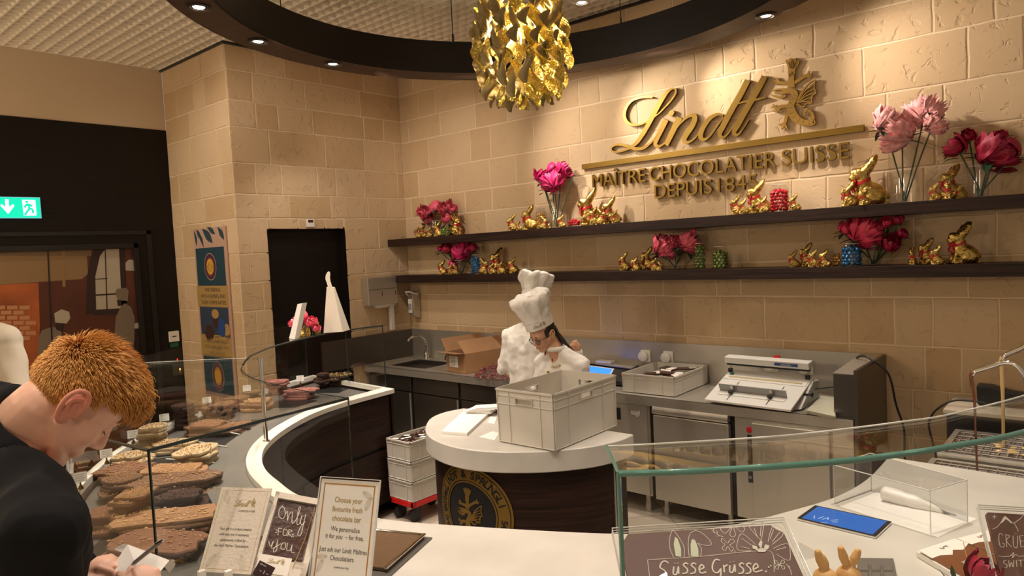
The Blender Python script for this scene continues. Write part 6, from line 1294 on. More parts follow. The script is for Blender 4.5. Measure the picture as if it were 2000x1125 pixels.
# dolly with three crates
dl = thing('crate_dolly', 'red crate dolly on black castors beside the island', 'dolly', (1.86, -1.60, 0)); dx0, dx1, dy0, dy1 = 1.745, 2.02, -1.83, -1.40
mb = MB()
for a, b in (((dx0, dy0), (dx1, dy0+.03)), ((dx0, dy1-.03), (dx1, dy1)), ((dx0, dy0), (dx0+.03, dy1)), ((dx1-.03, dy0), (dx1, dy1))): mb.b2((*a, .125), (*b, .165))
ob('red_frame', mb, mat('red_dolly', (.62, .012, .012), .4), dl, bevel=.004)
for x in (dx0+.06, dx1-.05):
    for y in (dy0+.05, dy1-.06):
        mb = MB(); mb.T = Matrix.Translation((x, y, .05)) @ Matrix.Rotation(PI/2, 4, 'Y') @ Matrix.Rotation(.3, 4, 'X'); mb.lathe([(.001, -.014), (.03, -.014), (.049, -.011), (.049, .011), (.03, .014), (.001, .014)], n=28); w_ = ob('castor', mb, BLACK, dl, smooth=40)
        ob('castor_fork', MB().tube([(x, y+.02, .125), (x+.018, y+.01, .10), (x+.018, y, .05)], .006, 8), STEEL, w_); 
for i in range(3): crate('stacked_crate', ['lowest milky crate on the red dolly', 'middle milky crate on the red dolly', 'top milky crate on the red dolly, full of bagged chocolate'][i], (dx0+dx1)/2, (dy0+dy1)/2, .166+.152*i, .265, .42, .15, 0, handle=False)
mb = MB(); rr = random.Random(21)
for i in range(90): mb.ell((rr.uniform(dx0+.03, dx1-.03), rr.uniform(dy0+.03, dy1-.03), .575+.03*rr.random()), (.03, .014, .010), 6, 5, Euler((rr.uniform(-.5, .5), rr.uniform(-.5, .5), rr.uniform(0, 3))).to_matrix())
tag(ob('chocolate_pieces', mb, DCH), 'dark bagged chocolate pieces filling the top crate on the dolly', 'chocolate pieces', kind='stuff')
for i in range(9): tag(ob('paper_tag', MB().ell((rr.uniform(dx1-.22, dx1-.05), dy0+.05+.035*i, .612), (.028, .013, .003), 10, 6, Matrix.Rotation(rr.uniform(0, 1.5), 3, 'Z')), PAPER), 'small oval white tag on the bagged chocolate in the top dolly crate', 'tag', 'oval white tags on the bagged chocolate')
# ============================================================ chocolate slabs in the left display
def choc_mat(nm, base_, spot_, sc, amt, rough=.45):
    m, N, L, B = nt(nm); tc = N.new('ShaderNodeTexCoord'); v = N.new('ShaderNodeTexVoronoi'); v.inputs['Scale'].default_value = sc; L.new(tc.outputs['Object'], v.inputs['Vector'])
    n = N.new('ShaderNodeTexNoise'); n.inputs['Scale'].default_value = 25; L.new(tc.outputs['Object'], n.inputs['Vector'])
    r = N.new('ShaderNodeValToRGB'); r.color_ramp.elements[0].position = amt; r.color_ramp.elements[1].position = amt+.08; r.color_ramp.elements[0].color = (*spot_, 1); r.color_ramp.elements[1].color = (*base_, 1); L.new(v.outputs['Distance'], r.inputs[0])
    L.new(r.outputs[0], B.inputs['Base Color']); B.inputs['Roughness'].default_value = rough; b = N.new('ShaderNodeBump'); b.inputs['Strength'].default_value = .9; b.inputs['Distance'].default_value = .004; b.invert = True; L.new(v.outputs['Distance'], b.inputs['Height']); L.new(b.outputs[0], B.inputs['Normal']); return m
CM = {'milk': choc_mat('milk_nut_chocolate', (.22, .085, .04), (.42, .24, .13), 70, .28), 'dark': choc_mat('dark_nut_chocolate', (.05, .018, .012), (.16, .08, .05), 60, .25), 'white': choc_mat('white_chocolate', (.62, .46, .27), (.45, .26, .12), 55, .16),
      'pink': choc_mat('ruby_chocolate', (.50, .23, .19), (.42, .14, .12), 60, .2), 'gold': choc_mat('caramel_chocolate', (.40, .20, .09), (.60, .36, .16), 60, .25), 'yel': choc_mat('dark_chocolate_with_yellow', (.05, .02, .013), (.42, .30, .07), 55, .22), 'hazel': choc_mat('hazelnut_chocolate', (.14, .055, .028), (.40, .24, .10), 48, .33)}
SLME = {}
def slab_me(kind, v):
    if (kind, v) in SLME: return SLME[kind, v]
    rr = random.Random(v*7+hash(kind) % 1 + len(kind)); n = 14; poly = []
    for i in range(n):
        a = 2*PI*i/n; s = 1/max(abs(math.cos(a)), abs(math.sin(a)))**.75; k = s*rr.uniform(.78, 1.08); poly.append((.5*k*math.cos(a), .5*k*math.sin(a)))
    mb = MB(); rings = []
    for ins, z in ((.03, 0), (0, .25), (0, .7), (.03, 1.0)): rings.append([(x*(1-ins), y*(1-ins), z+.25*noise.noise(Vector((x*3, y*3, v)))*(z > .5)) for x, y in poly])
    mb.loft(rings, cap=False)
    top = rings[-1]; c = (0, 0, 1.05); k = len(mb.v); mid = [(x*.55, y*.55, 1.0+.5*noise.noise(Vector((x*4, y*4, v+3)))) for x, y, z in top]
    mb.loft([top, mid], cap=False); mb.add(mid+[c], [(i, (i+1) % n, n) for i in range(n)]); mb.add(rings[0], [tuple(range(n))[::-1]])
    mb.m = 1
    for i in range(70):
        a, q = rr.uniform(0, 2*PI), .46*math.sqrt(rr.random()); mb.ell((q*math.cos(a), q*math.sin(a), 1.12), (.016, .020, .30), 5, 4, Matrix.Rotation(rr.uniform(0, 3), 3, 'Z'))
    me = mb.mesh('chocolate_slab'); me.materials.append(CM[kind]); me.materials.append(mat('nut_bits_'+kind, {'milk': (.40, .22, .12), 'dark': (.12, .055, .035), 'white': (.50, .30, .14), 'pink': (.45, .15, .13), 'gold': (.62, .40, .20), 'yel': (.45, .33, .08), 'hazel': (.42, .25, .12)}[kind], .5)); me.shade_smooth(); me.set_sharp_from_angle(angle=.9); SLME[kind, v] = me; return me
rs = random.Random(77)
def pile(px, py, n, kind, l, w, label, rz=0., step=(0, 0), th=.0175, z0=None, spread=.02, lean=.0, jit=.25):
    z0 = z0 or ZC-.052; p = at(px, py, 2, z0)
    for i in range(n):
        o = bpy.data.objects.new('chocolate_slab', slab_me(kind, rs.randrange(4))); COL.objects.link(o)
        o.location = (p.x+step[0]*i+rs.uniform(-1, 1)*spread, p.y+step[1]*i+rs.uniform(-1, 1)*spread, z0+.001+th*1.02*i); o.scale = (l*rs.uniform(.88, 1.2), w*rs.uniform(1.05, 1.4), th*.95); o['kind'] = 'thing'
        o.rotation_euler = (rs.uniform(-.02, .02)+lean, rs.uniform(-.02, .02), rz+rs.uniform(-1, 1)*jit); tag(o, label, 'chocolate slab', group=label)
CA = math.atan2(-3.15+3.6, 1.6-2.25)
pile(655, 752, 5, 'yel', .26, .15, 'flat dark chocolate slab with yellow bits in the farthest pile', .35); pile(628, 750, 5, 'dark', .10, .08, 'small dark chocolate chunk in the stack at the far end of the display', .2, z0=ZC-.02)
pile(585, 778, 4, 'pink', .24, .13, 'large pink chocolate slab in the shallow pile', .5); pile(540, 768, 6, 'pink', .16, .11, 'small pink chocolate slab in the rear stack', .4)
pile(500, 800, 4, 'gold', .22, .14, 'caramel chocolate slab in front of the pink ones', .6); pile(465, 800, 5, 'hazel', .15, .12, 'hazelnut chocolate slab near the banner side of the display', .5, spread=.03); pile(490, 782, 4, 'hazel', .13, .11, 'hazelnut chocolate slab in the rear row by a price card', .2)
pile(430, 818, 6, 'hazel', .17, .12, 'hazelnut chocolate slab in the tall middle stack', .7); pile(398, 812, 5, 'hazel', .14, .10, 'hazelnut chocolate slab beside the middle price card', .1)
pile(455, 845, 3, 'milk', .24, .16, 'milk chocolate slab lying behind the dark glass edge', .9); pile(400, 848, 4, 'milk', .25, .15, 'milk chocolate slab next to the dark brown stack', .8)
pile(362, 836, 9, 'dark', .13, .10, 'dark brown chocolate slab in the tall stack behind the white ones', .5, spread=.012)
pile(300, 878, 8, 'white', .145, .105, 'white chocolate slab in the tall stack at the glass corner', .9, spread=.012); pile(345, 880, 3, 'white', .25, .15, 'white chocolate slab lying flat behind the tall white stack', .95)
pile(392, 905, 5, 'white', .21, .19, 'white chocolate slab in the low pile nearest the well', .95, spread=.01, step=(.006, -.008)); pile(265, 905, 3, 'white', .20, .16, 'white chocolate slab at the customer side', .6)
pile(335, 935, 3, 'gold', .34, .17, 'caramel brown chocolate slab under the white pile', .85); pile(345, 965, 4, 'hazel', .36, .15, 'red brown nut chocolate slab in the long middle pile', .85, step=(-.004, .004))
pile(240, 935, 3, 'milk', .22, .19, 'milk chocolate slab leaning at the customer side of the display', .5); pile(240, 970, 5, 'hazel', .15, .14, 'red brown nut chocolate chunk stacked at the customer side', .2)
pile(355, 1000, 5, 'dark', .20, .11, 'dark nut chocolate slab in the stack at the well side', .7); pile(330, 1040, 4, 'gold', .40, .18, 'large golden milk chocolate slab with almonds near the glass', .85); pile(262, 1012, 6, 'gold', .13, .12, 'caramel chocolate chunk stacked on the almond slabs', .3, z0=ZC-.02)
pile(225, 1030, 4, 'milk', .20, .17, 'milk chocolate slab at the near customer side of the display', .6); pile(300, 1085, 3, 'milk', .36, .18, 'milk chocolate slab lowest and nearest in the display', .8)
# black trays under the piles
for i, (px, py, l, w, rz, lb) in enumerate(((640, 760, .34, .26, .45, 'black tray under the farthest slabs'), (565, 788, .34, .24, .5, 'black tray under the pink slabs'), (470, 830, .40, .30, .75, 'black tray under the hazelnut slabs'), (395, 862, .36, .3, .85, 'black tray under the milk slabs'), (345, 905, .44, .32, .9, 'black tray under the white slabs'), (315, 985, .46, .36, .85, 'black tray under the nut slabs'), (295, 1062, .46, .40, .85, 'black tray under the almond slabs'))):
    p = at(px, py, 2, ZC-.05); tag(ob('display_tray', MB().box((p.x, p.y, ZC-.0535), (l, w, .003), Matrix.Rotation(rz, 3, 'Z')), BLACK, bevel=.001), lb, 'tray')
# price cards on gold cones
def pricecard(px, py, label, s=1.0, tz=None):
    p = at(px, py, 2, tz or ZC); t = thing('price_card_holder', label, 'card holder', p)
    ob('gold_cone', MB().lathe([(.013*s, 0), (.012*s, .006), (.003*s, .024*s), (.0045*s, .03*s), (.001, .036*s)], p, 16), GOLDS, t, smooth=60)
    v = Vector((CAM[0]-p.x, CAM[1]-p.y, 0)).normalized(); r_ = Vector((-v.y, v.x, 0)); M = frame(p+Vector((0, 0, .056*s)), r_, Vector((0, 0, 1))-v*.15)
    mb = MB(); mb.T = M; mb.box((0, 0, 0), (.058*s, .046*s, .0015)); ob('price_card', mb, PAPER, t)
    mb = MB(); mb.T = M
    for i in range(4): mb.b2((-.02*s, .012*s-.009*i*s, .0009), ((.02-.006*(i % 2))*s, .0145*s-.009*i*s, .0012))
    ob('card_print', mb, mat('grey_print', (.35, .32, .28), .7), t)['kind'] = 'stuff'
for px, py, lb in ((209, 906, 'white price card on a gold cone nearest the ginger haired man'), (261, 866, 'white price card on a gold cone beside the man\'s fringe'), (322, 832, 'white price card on a gold cone left of the tall white chocolate stack'), (352, 822, 'white price card leaning behind the dark brown chocolate stack'), (405, 797, 'white price card above the middle hazelnut chocolate'), (483, 772, 'white price card near the steel post'), (587, 752, 'white price card on a gold cone before the black door'), (158, 955, 'white price card on a gold cone by the man\'s chest')):
    pricecard(px, py, lb, tz=ZC)
# ============================================================ signs on the counter
def on_ray(base_, px, py, dist, far=True):
    d = AX.T @ np.array([(px-1000)/FPX, (562.5-py)/FPX, 1.]); d = Vector(d).normalized(); o = Vector(CAM)-Vector(base_); b = o.dot(d); c = o.dot(o)-dist*dist; q = b*b-c
    s = -b+(math.sqrt(max(q, 0)) if far else -math.sqrt(max(q, 0))); return Vector(CAM)+d*s
def board(name, BL, BR, TL, th, m_, parent, bevel=0):
    x = BR-BL; y = TL-BL; M = frame(BL, x, y); mb = MB(); mb.T = M; w_, h_ = x.length, (y-x.normalized()*y.dot(x.normalized())).length
    mb.b2((0, 0, -th), (w_, h_, 0)); return ob(name, mb, m_, parent, bevel=bevel), M, w_, h_
def quads(name, M, items, th, m_, parent):
    mb = MB(); mb.T = M
    for x0, y0, x1, y1 in items: mb.b2((x0, y0, th[0]), (x1, y1, th[1]))
    return ob(name, mb, m_, parent)
ORG = mat('bronze_print', (.42, .20, .03), .45); TXT = mat('grey_brown_ink', (.09, .075, .07), .6); OCH = mat('ochre_ink', (.36, .22, .03), .6); SAND = mat('sketch_line_ink', (.55, .49, .42), .7)
def pod(mb, M, x, y, s, a):
    T0 = mb.T; mb.T = M @ Matrix.Translation((x, y, 0)) @ Matrix.Rotation(a, 4, 'Z'); w_ = .02
    for k in (-1, -.6, -.2, .2, .6, 1): stroke(mb, [(-s, 0, w_*s), (-s*.5, .33*s*k, w_*s), (.3*s, .38*s*k, w_*s), (s, 0, w_*s)], 4, .0002, .0003)
    for k in np.linspace(-.6, .6, 5): stroke(mb, [(k*s-.06*s, -.34*s*math.cos(k), .015*s), (k*s+.05*s, 0, .015*s), (k*s-.06*s, .34*s*math.cos(k), .015*s)], 3, .0002, .0003)
    mb.T = T0
BL = at(603, 1150, 2, .975); BR = at(723, 1165, 2, .975); BR = BL+(BR-BL).normalized()*.21; TL = on_ray(BL, 622, 934, .297)
sg = thing('counter_sign', 'upright acrylic sign with gold border reading Choose your favourite fresh chocolate bar', 'sign', BL)
_, M, w_, h_ = board('paper_sheet', BL, BR, TL, .002, PAPER, sg)
mb = MB(); mb.T = M; mb.b2((-.004, -.002, .0016), (w_+.004, h_+.006, .0036)); ob('acrylic_front', mb, ACRYL, sg)
mb = MB(); mb.T = M
for a, b in (((-.005, -.002), (-.003, h_+.006)), ((w_+.003, -.002), (w_+.005, h_+.006)), ((-.005, h_+.005), (w_+.005, h_+.007))): mb.b2((*a, -.002), (*b, .004))
ob('acrylic_edge', mb, AEDGE, sg)
mb = MB(); mb.T = M; mb.b2((0, -.004, -.06), (w_, -.001, .03)); ob('acrylic_foot', mb, ACRYL, sg)
quads('gold_border', M, [(.012, .012, .016, h_-.012), (w_-.016, .012, w_-.012, h_-.012), (.012, h_-.016, w_-.012, h_-.012), (.012, .012, w_-.012, .016)], (.0001, .0004), ORG, sg)
def lines(M, parent, L_, cx, m_=TXT, z=.0006, cond=.80):
    for s, y, sz, mm in L_: text('line_of_text', s, sz, M @ Matrix.Translation((cx, y, z)), mm, parent, ext=.0001, sx=cond)
H = h_
lines(M, sg, [('Choose your', H-.062, .0235, OCH), ('favourite fresh', H-.090, .0235, OCH), ('chocolate bar', H-.118, .0235, OCH), ('We personalize', H-.150, .0205, TXT), ('it for you  – for free.', H-.172, .0205, TXT), ('Just ask our Lindt Maîtres', H-.212, .0205, TXT), ('Chocolatiers.', H-.236, .0205, TXT), ('(available from 40 g)', H-.262, .008, TXT)], w_/2+.002)
mb = MB(); pod(mb, M, w_-.036, H-.042, .022, -.5); pod(mb, M, w_-.032, H-.068, .022, 1.2); pod(mb, M, .034, H-.235, .020, .1); pod(mb, M, .030, H-.262, .022, 1.1); ob('pod_drawing', mb, SAND, sg)['kind'] = 'stuff'
# opened gift box
z0 = 1.045; BL = at(388, 1116, 2, z0); BR = at(490, 1122, 2, z0); TL = on_ray(BL, 428, 951, .262)
gb = thing('gift_box', 'opened cream gift box card with gold lettering and a personalised dark chocolate inside', 'gift box', BL)
CRP = mat('linen_card', (.66, .58, .48), .7, bump=.25, bscale=120); _, M, w_, h_ = board('lid_panel', BL, BR, TL, .004, CRP, gb)
quads('thin_frame', M, [(.010, .010, .0108, h_-.010), (w_-.0108, .010, w_-.010, h_-.010), (.010, h_-.0108, w_-.010, h_-.010), (.010, .010, w_-.010, .0108)], (.0001, .0003), OCH, gb)
mb = MB(); mini_logo(mb, M @ Matrix.Translation((w_*.55, h_*.80, .0003)), w_*.42, .0002); ob('gold_logo', mb, mat('gold_ink', (.34, .26, .06), .35, .4), gb)
text('line_of_text', 'CHOCOLATIER', .009, M @ Matrix.Translation((w_*.62, h_*.715, .0004)), TXT, gb, ext=.0001)
lines(M, gb, [('Your gift is a unique creation', h_*.50, .0115, TXT), ('with only one in existence,', h_*.435, .0115, TXT), ('passionately crafted by', h_*.37, .0115, TXT), ('the Lindt Maîtres Chocolatiers.', h_*.305, .0115, TXT)], w_*.5, cond=.85)
mb = MB(); pod(mb, M, w_*.18, h_*.13, .024, 1.0); pod(mb, M, w_*.78, h_*.12, .026, 1.9); pod(mb, M, w_*.16, h_*.88, .024, 2.0); ob('pod_drawing', mb, SAND, gb)['kind'] = 'stuff'
for px, py in ((452, 1118), (400, 1118)): a = at(px, py, 2, z0); ob('stand_foot', MB().b2((a.x-.008, a.y-.02, ZC), (a.x+.008, a.y+.0, z0+.01)), PLW, gb)
BL2 = BR+(BR-BL).normalized()*.004; BR2 = on_ray(BL2, 594, 1138, .150, False); TL2 = on_ray(BL2, 537, 963, .262)
_, M2, w2, h2 = board('box_tray', BL2, BR2, TL2, .004, CRP, gb)
quads('box_wall', M2, [(0, 0, .012, h2), (w2-.018, 0, w2, h2), (0, h2-.02, w2, h2), (0, 0, w2, .05)], (0, .018), CRP, gb)
ob_, = [quads('chocolate_tablet', M2, [(.016, .055, w2-.022, h2-.024)], (.001, .008), DCH, gb)]
WCH = mat('white_chocolate_ink', (.62, .55, .44), .5)
cx = w2/2-.003; cy = h2/2
def script(name, M, pts_list, m_, parent, w_=.0016, th=.0012, z=0):
    mb = MB(); mb.T = M
    for P_ in pts_list: stroke(mb, [(x, y, w_) for x, y in P_], 5, th, z)
    return ob(name, mb, m_, parent)
# traced hand lettering, in photo pixels of the window, mapped on the tablet
def tr(M, Minv, P_, up=True):
    out = []
    n = Vector((M[0][2], M[1][2], M[2][2])); o = M.translation
    for px, py in P_:
        d = Vector(AX.T @ np.array([(px-1000)/FPX, (562.5-py)/FPX, 1.])); t_ = (o-Vector(CAM)).dot(n)/d.dot(n); q = Minv @ (Vector(CAM)+d*t_); out.append((q.x, q.y))
    return out
Z4 = lambda L_: [(380+x/2.778, 720+y/2.778) for x, y in L_]
ONLY = [[(478, 745), (460, 765), (458, 800), (478, 815), (492, 790), (485, 755), (470, 750)], [(492, 790), (505, 775), (503, 825), (515, 790), (530, 780), (528, 835), (540, 835), (560, 800), (575, 755), (565, 760), (555, 840), (570, 840), (582, 800)], [(580, 800), (575, 840), (590, 840), (605, 790)], [(603, 790), (590, 850), (575, 905), (560, 900), (575, 860), (600, 830)],
        [(455, 865), (452, 905)], [(455, 866), (475, 868)], [(454, 885), (470, 887)], [(485, 870), (480, 900), (498, 905), (502, 878), (486, 870)], [(512, 873), (506, 910)], [(512, 874), (530, 882), (510, 892), (528, 914)], [(440, 872), (448, 880)], [(436, 888), (446, 890)], [(538, 900), (528, 902)], [(538, 912), (530, 908)],
        [(402, 935), (412, 965), (425, 940)], [(428, 935), (418, 975), (440, 965), (452, 930)], [(450, 935), (445, 985), (430, 995), (432, 975), (470, 950)], [(478, 945), (468, 975), (488, 980), (494, 950), (478, 946)], [(505, 945), (500, 985), (518, 985), (530, 955)], [(530, 955), (525, 995), (545, 1000)]]
Mi = M2.inverted(); Mp = M2 @ Matrix.Translation((0, 0, .008)); script('chocolate_writing', Mp, [tr(Mp, Mp.inverted(), Z4(P_)) for P_ in ONLY], WCH, gb, .0020)
ob('gold_cord', MB().tube([M2 @ Vector((w2-.045, .03, .02)), M2 @ Vector((w2-.03, h2*.5, .012)), M2 @ Vector((w2-.024, h2-.03, .02))], .0012, 6), mat('gold_cord', (.40, .24, .06), .5), gb)
Ml = M2 @ Matrix.Translation((.05, .055, .0185)); quads('torn_label', Ml, [(-.045, -.05, .055, .004)], (0, .0015), LBL, gb)
mb = MB(); mini_logo(mb, Ml @ Matrix.Translation((.010, -.014, .0016)), .052, .0002); ob('label_logo', mb, mat('gold_ink', (.34, .26, .06), .35, .4), gb)
text('label_note', 'sweets\nmade', .012, M2 @ Matrix.Translation((w2-.030, .045, .021)), SAND, gb, ext=.0001, shear=.3)
# price tag
P0 = at(490, 1125, 2, 1.07); P1 = on_ray(P0, 521, 1140, .05, False); PT = on_ray(P0, 505, 1093, .045)
pt = thing('price_tag', 'small dark brown price tag in front of the gift box', 'price tag', P0); _, Mt, wt, ht = board('tag_board', P0, P1, PT, .002, mat('dark_plum_card', (.035, .012, .014), .5), pt)
text('tag_text', '– 1 –', .014, Mt @ Matrix.Translation((wt*.55, ht*.5, .0004)), PAPER, pt, ext=.0001); text('tag_heading', 'Gift box', .006, Mt @ Matrix.Translation((wt*.3, ht*.85, .0004)), PAPER, pt, ext=.0001)
ob('tag_stand', MB().b2((P0.x, P0.y-.002, ZC), (P0.x+.015, P0.y+.006, 1.075)), ACRYL, pt)
# chocolate pack with heart tag by the hand
a = PD(350, 1112, 1.9); a.z = 1.10
hp = thing('chocolate_pack', 'cellophane wrapped milk chocolate pack with gold bow and white heart tag by the writing hand', 'chocolate pack', a)
mb = MB(); mb.box(a, (.11, .08, .022), Matrix.Rotation(.6, 3, 'Z')); ob('pack', mb, MCH, hp, bevel=.003); ob('film', MB().box(a+Vector((0, 0, .001)), (.118, .088, .028), Matrix.Rotation(.6, 3, 'Z')), ACRYL, hp)
ob('riser', MB().b2((a.x-.04, a.y-.03, ZC), (a.x+.04, a.y+.03, a.z-.0115)), ACRYL, hp)
hh = PD(331, 1104, 1.86); vx = Vector((AX[0][0], AX[0][1], AX[0][2])); Mh = frame(hh, vx, Vector(AX[1])*.6+Vector((0, 0, .0))+Vector(AX[1])); mb = MB(); mb.T = Mh
hpts = [(.016*math.sin(t_)**3*1.0, .0013*(13*math.cos(t_)-5*math.cos(2*t_)-2*math.cos(3*t_)-math.cos(4*t_))) for t_ in np.linspace(0, 2*PI, 30)[:-1]]; mb.prism(hpts, 0, .001); ob('heart_tag', mb, LBL, hp)
mb = MB(); c = PD(343, 1098, 1.86); mb.tube([c, c+Vector((.015, .005, .01)), c+Vector((.02, .01, 0)), c], .002, 6); mb.tube([c, c+Vector((-.015, -.005, .01)), c+Vector((-.02, -.01, 0)), c], .002, 6); ob('gold_bow', mb, GOLDS, hp)
# slate tray with dark chocolate sheet
def plan(name, label, cat, C4, z0, z1, m_, parent=None, bevel=0, k=1):
    o = ob(name, MB().loft([[(x, y, z0) for x, y in C4], [(x, y, z1) for x, y in C4]]), m_, parent, bevel=bevel); return tag(o, label, cat) if parent is None else o
T1 = Vector(at(845, 1052, 2, ZC)); T2 = Vector(at(765, 1125, 2, ZC)); dd = (T2-T1).normalized(); pp_ = Vector((-dd.y, dd.x, 0))*-1
if pp_.dot(Vector((1, 0, 0))) > 0: pp_ = -pp_
mk = lambda L0, W0, o1, o2: [tuple((T1+dd*a+pp_*b).xy) for a, b in ((o1, o2), (o1+L0, o2), (o1+L0, o2+W0), (o1, o2+W0))]
plan('grey_mat', 'flat grey board under the chocolate tray beside the gold bordered sign', 'board', mk(.42, .34, 0, 0), ZC+.0005, ZC+.006, mat('board_grey', (.11, .10, .085), .35), bevel=.004)
tt = thing('chocolate_tray', 'dark tray holding a glossy sheet of brown chocolate wrapped in film', 'tray', T1); plan('sheet', '', '', mk(.27, .27, .02, .022), ZC+.007, ZC+.020, mat('glossy_milk_sheet', (.14, .085, .05), .12, coat=.5, bump=.15, bscale=20), tt, .003)
for q_ in range(1): plan('film_rim', '', '', mk(.28, .014, .016, .016), ZC+.018, ZC+.026, CHROME, tt, .003); plan('film_rim', '', '', mk(.012, .27, .016, .022), ZC+.018, ZC+.025, CHROME, tt, .003)
# ============================================================ goods on the right counter
tb = thing('tablet', 'black edged tablet with blue glowing screen on the marble counter', 'tablet', at(1650, 1015, 2, ZC))
TC = [Vector(at(px, py, 2, ZC+.009)) for px, py in ((1557, 1012), (1592, 987), (1742, 1019), (1711, 1048))]
ob('body', MB().loft([[(p.x, p.y, ZC+.001) for p in TC], [(p.x, p.y, ZC+.009) for p in TC]]), CHROME, tb, bevel=.002)
ce = sum((p for p in TC), Vector())/4; s_ = lambda k, z: [(ce.x+(p.x-ce.x)*k, ce.y+(p.y-ce.y)*k, z) for p in TC]
ob('bezel', MB().loft([s_(1.0, ZC+.0091), s_(1.0, ZC+.0099)]), BLACK, tb); ob('screen', MB().loft([s_(.90, ZC+.0100), s_(.90, ZC+.0104)]), mat('tablet_screen', (.01, .04, .14), .12, emit=(.02, .085, .30), estr=.9), tb)
mb = MB(); Mq = frame(Vector(s_(1, ZC+.0105)[0])+(ce-Vector(s_(1, ZC)[0]))*.45, TC[2]-TC[1], TC[1]-TC[0]); Mq.translation.z = ZC+.0105; mb.T = Mq
for i, P_ in enumerate([[(0, 0), (.01, .03)], [(.015, .0), (.025, .03), (.03, .01)], [(.04, .01), (.06, .03)], [(.05, 0), (.065, .01)], [(.02, -.03), (.04, -.02)], [(-.01, -.01), (-.02, .02)]]): stroke(mb, [(x, y, .003) for x, y in P_], 3, .0003, 0)
ob('screen_scribble', mb, mat('screen_lines', (.25, .35, .5), .4, emit=(.25, .35, .45), estr=.6), tb)['kind'] = 'stuff'
ac = thing('acrylic_cover', 'clear acrylic cover over the piping bag on the marble counter', 'cover', at(1760, 1000, 2, ZC)); Q = [Vector(at(px, py, 2, ZC)) for px, py in ((1630, 984), (1818, 1044), (1890, 1020), (1702, 958))]; zt = 1.122
ob('top_pane', MB().loft([[(p.x, p.y, zt-.004) for p in Q], [(p.x, p.y, zt) for p in Q]]), ACRYL, ac)
for i, (a, b) in enumerate(((0, 1), (1, 2), (2, 3), (3, 0))):
    A_, B_2 = Q[a], Q[b]; n = (B_2-A_).cross(Vector((0, 0, 1))).normalized()*-.004; ob('side_pane', MB().loft([[A_, B_2, B_2+n, A_+n], [p+Vector((0, 0, zt-ZC-.004)) for p in (A_, B_2, B_2+n, A_+n)]]), ACRYL, ac)
    ob('top_rim', MB().tube([(A_.x, A_.y, zt-.001), (B_2.x, B_2.y, zt-.001)], .0022, 6), AEDGE, ac); ob('corner_rim', MB().tube([(A_.x, A_.y, ZC), (A_.x, A_.y, zt)], .0012, 6), AEDGE, ac)
plan('baking_paper', 'white baking paper sheet under the piping bag', 'paper', [tuple(Vector(at(px, py, 2, ZC)).xy) for px, py in ((1640, 990), (1832, 1050), (1908, 1014), (1712, 962))], ZC+.0003, ZC+.0012, PAPER)
a, b = at(1724, 962, 2, ZC+.03), at(1868, 1006, 2, ZC+.004); mb = MB(); P_ = catmull([a, a.lerp(b, .3), a.lerp(b, .65), b], 5); mb.tube([tuple(p) for p in P_], [.024, .027, .028, .028, .027, .026, .026, .025, .023, .020, .017, .013, .010, .007, .004, .002][:len(P_)], 16); me = mb.mesh('piping_bag'); displace(me, .004, 40)
tag(link('piping_bag', me, mat('white_piping_bag', (.80, .77, .72), .35), smooth=180), 'white filled piping bag lying under the acrylic cover', 'piping bag')
# big chocolate plates standing in the case
def plaque(name, label, blpx, brpx, tlpx, dist, width, clip=.03):
    BL = at(*blpx, 2, ZC+.01); BR = at(*brpx, 2, ZC+.01); BR = BL+(BR-BL).normalized()*width; TL = on_ray(BL, *tlpx, dist); t = thing(name, label, 'chocolate plaque', BL)
    x = BR-BL; M = frame(BL, x, TL-BL); w_ = x.length; h_ = ((TL-BL)-x.normalized()*(TL-BL).dot(x.normalized())).length; c = clip
    mb = MB(); mb.T = M; P_ = [(c, 0), (w_-c, 0), (w_-c*.3, c*.3), (w_, c), (w_, h_-c), (w_-c*.6, h_-c*.55), (w_-c, h_), (c, h_), (c*.6, h_-c*.55), (0, h_-c), (0, c), (c*.3, c*.3)]; mb.prism(P_, -.010, 0); ob('chocolate_plate', mb, mat('plaque_chocolate', (.085, .022, .009), .50, bump=.12, bscale=14), t, bevel=.002)
    for z1, z2 in ((.010, .012),):
        mb = MB(); mb.T = M; mb.b2((-.014, -.01, z1), (w_+.014, h_+.014, z2)); ob('clear_lid', mb, ACRYL, t)
    mb = MB(); mb.T = M; r_ = [(-.016, -.012), (w_+.016, -.012), (w_+.016, h_+.015), (-.016, h_+.015), (-.016, -.012)]
    for z1, rd in ((.012, .0022), (-.012, .002), (0, .0015)): mb.tube([(x_, y_, z1) for x_, y_ in r_], rd, 6)
    ob('lid_rim', mb, AEDGE, t); return t, M, w_, h_
sp, Ms, ws, hs = plaque('chocolate_plaque', 'large milk chocolate plaque with bunny ears, flowers and Süsse Grüsse writing', (1244, 1215), (1612, 1190), (1237, 1042), .285, .50)
Msi = Ms.inverted(); Z5 = lambda L_: [(1180+x/3.689, 820+y/3.689) for x, y in L_]
INK = mat('cream_icing', (.60, .55, .46), .5); inkp = lambda L_: tr(Ms, Msi, Z5(L_))
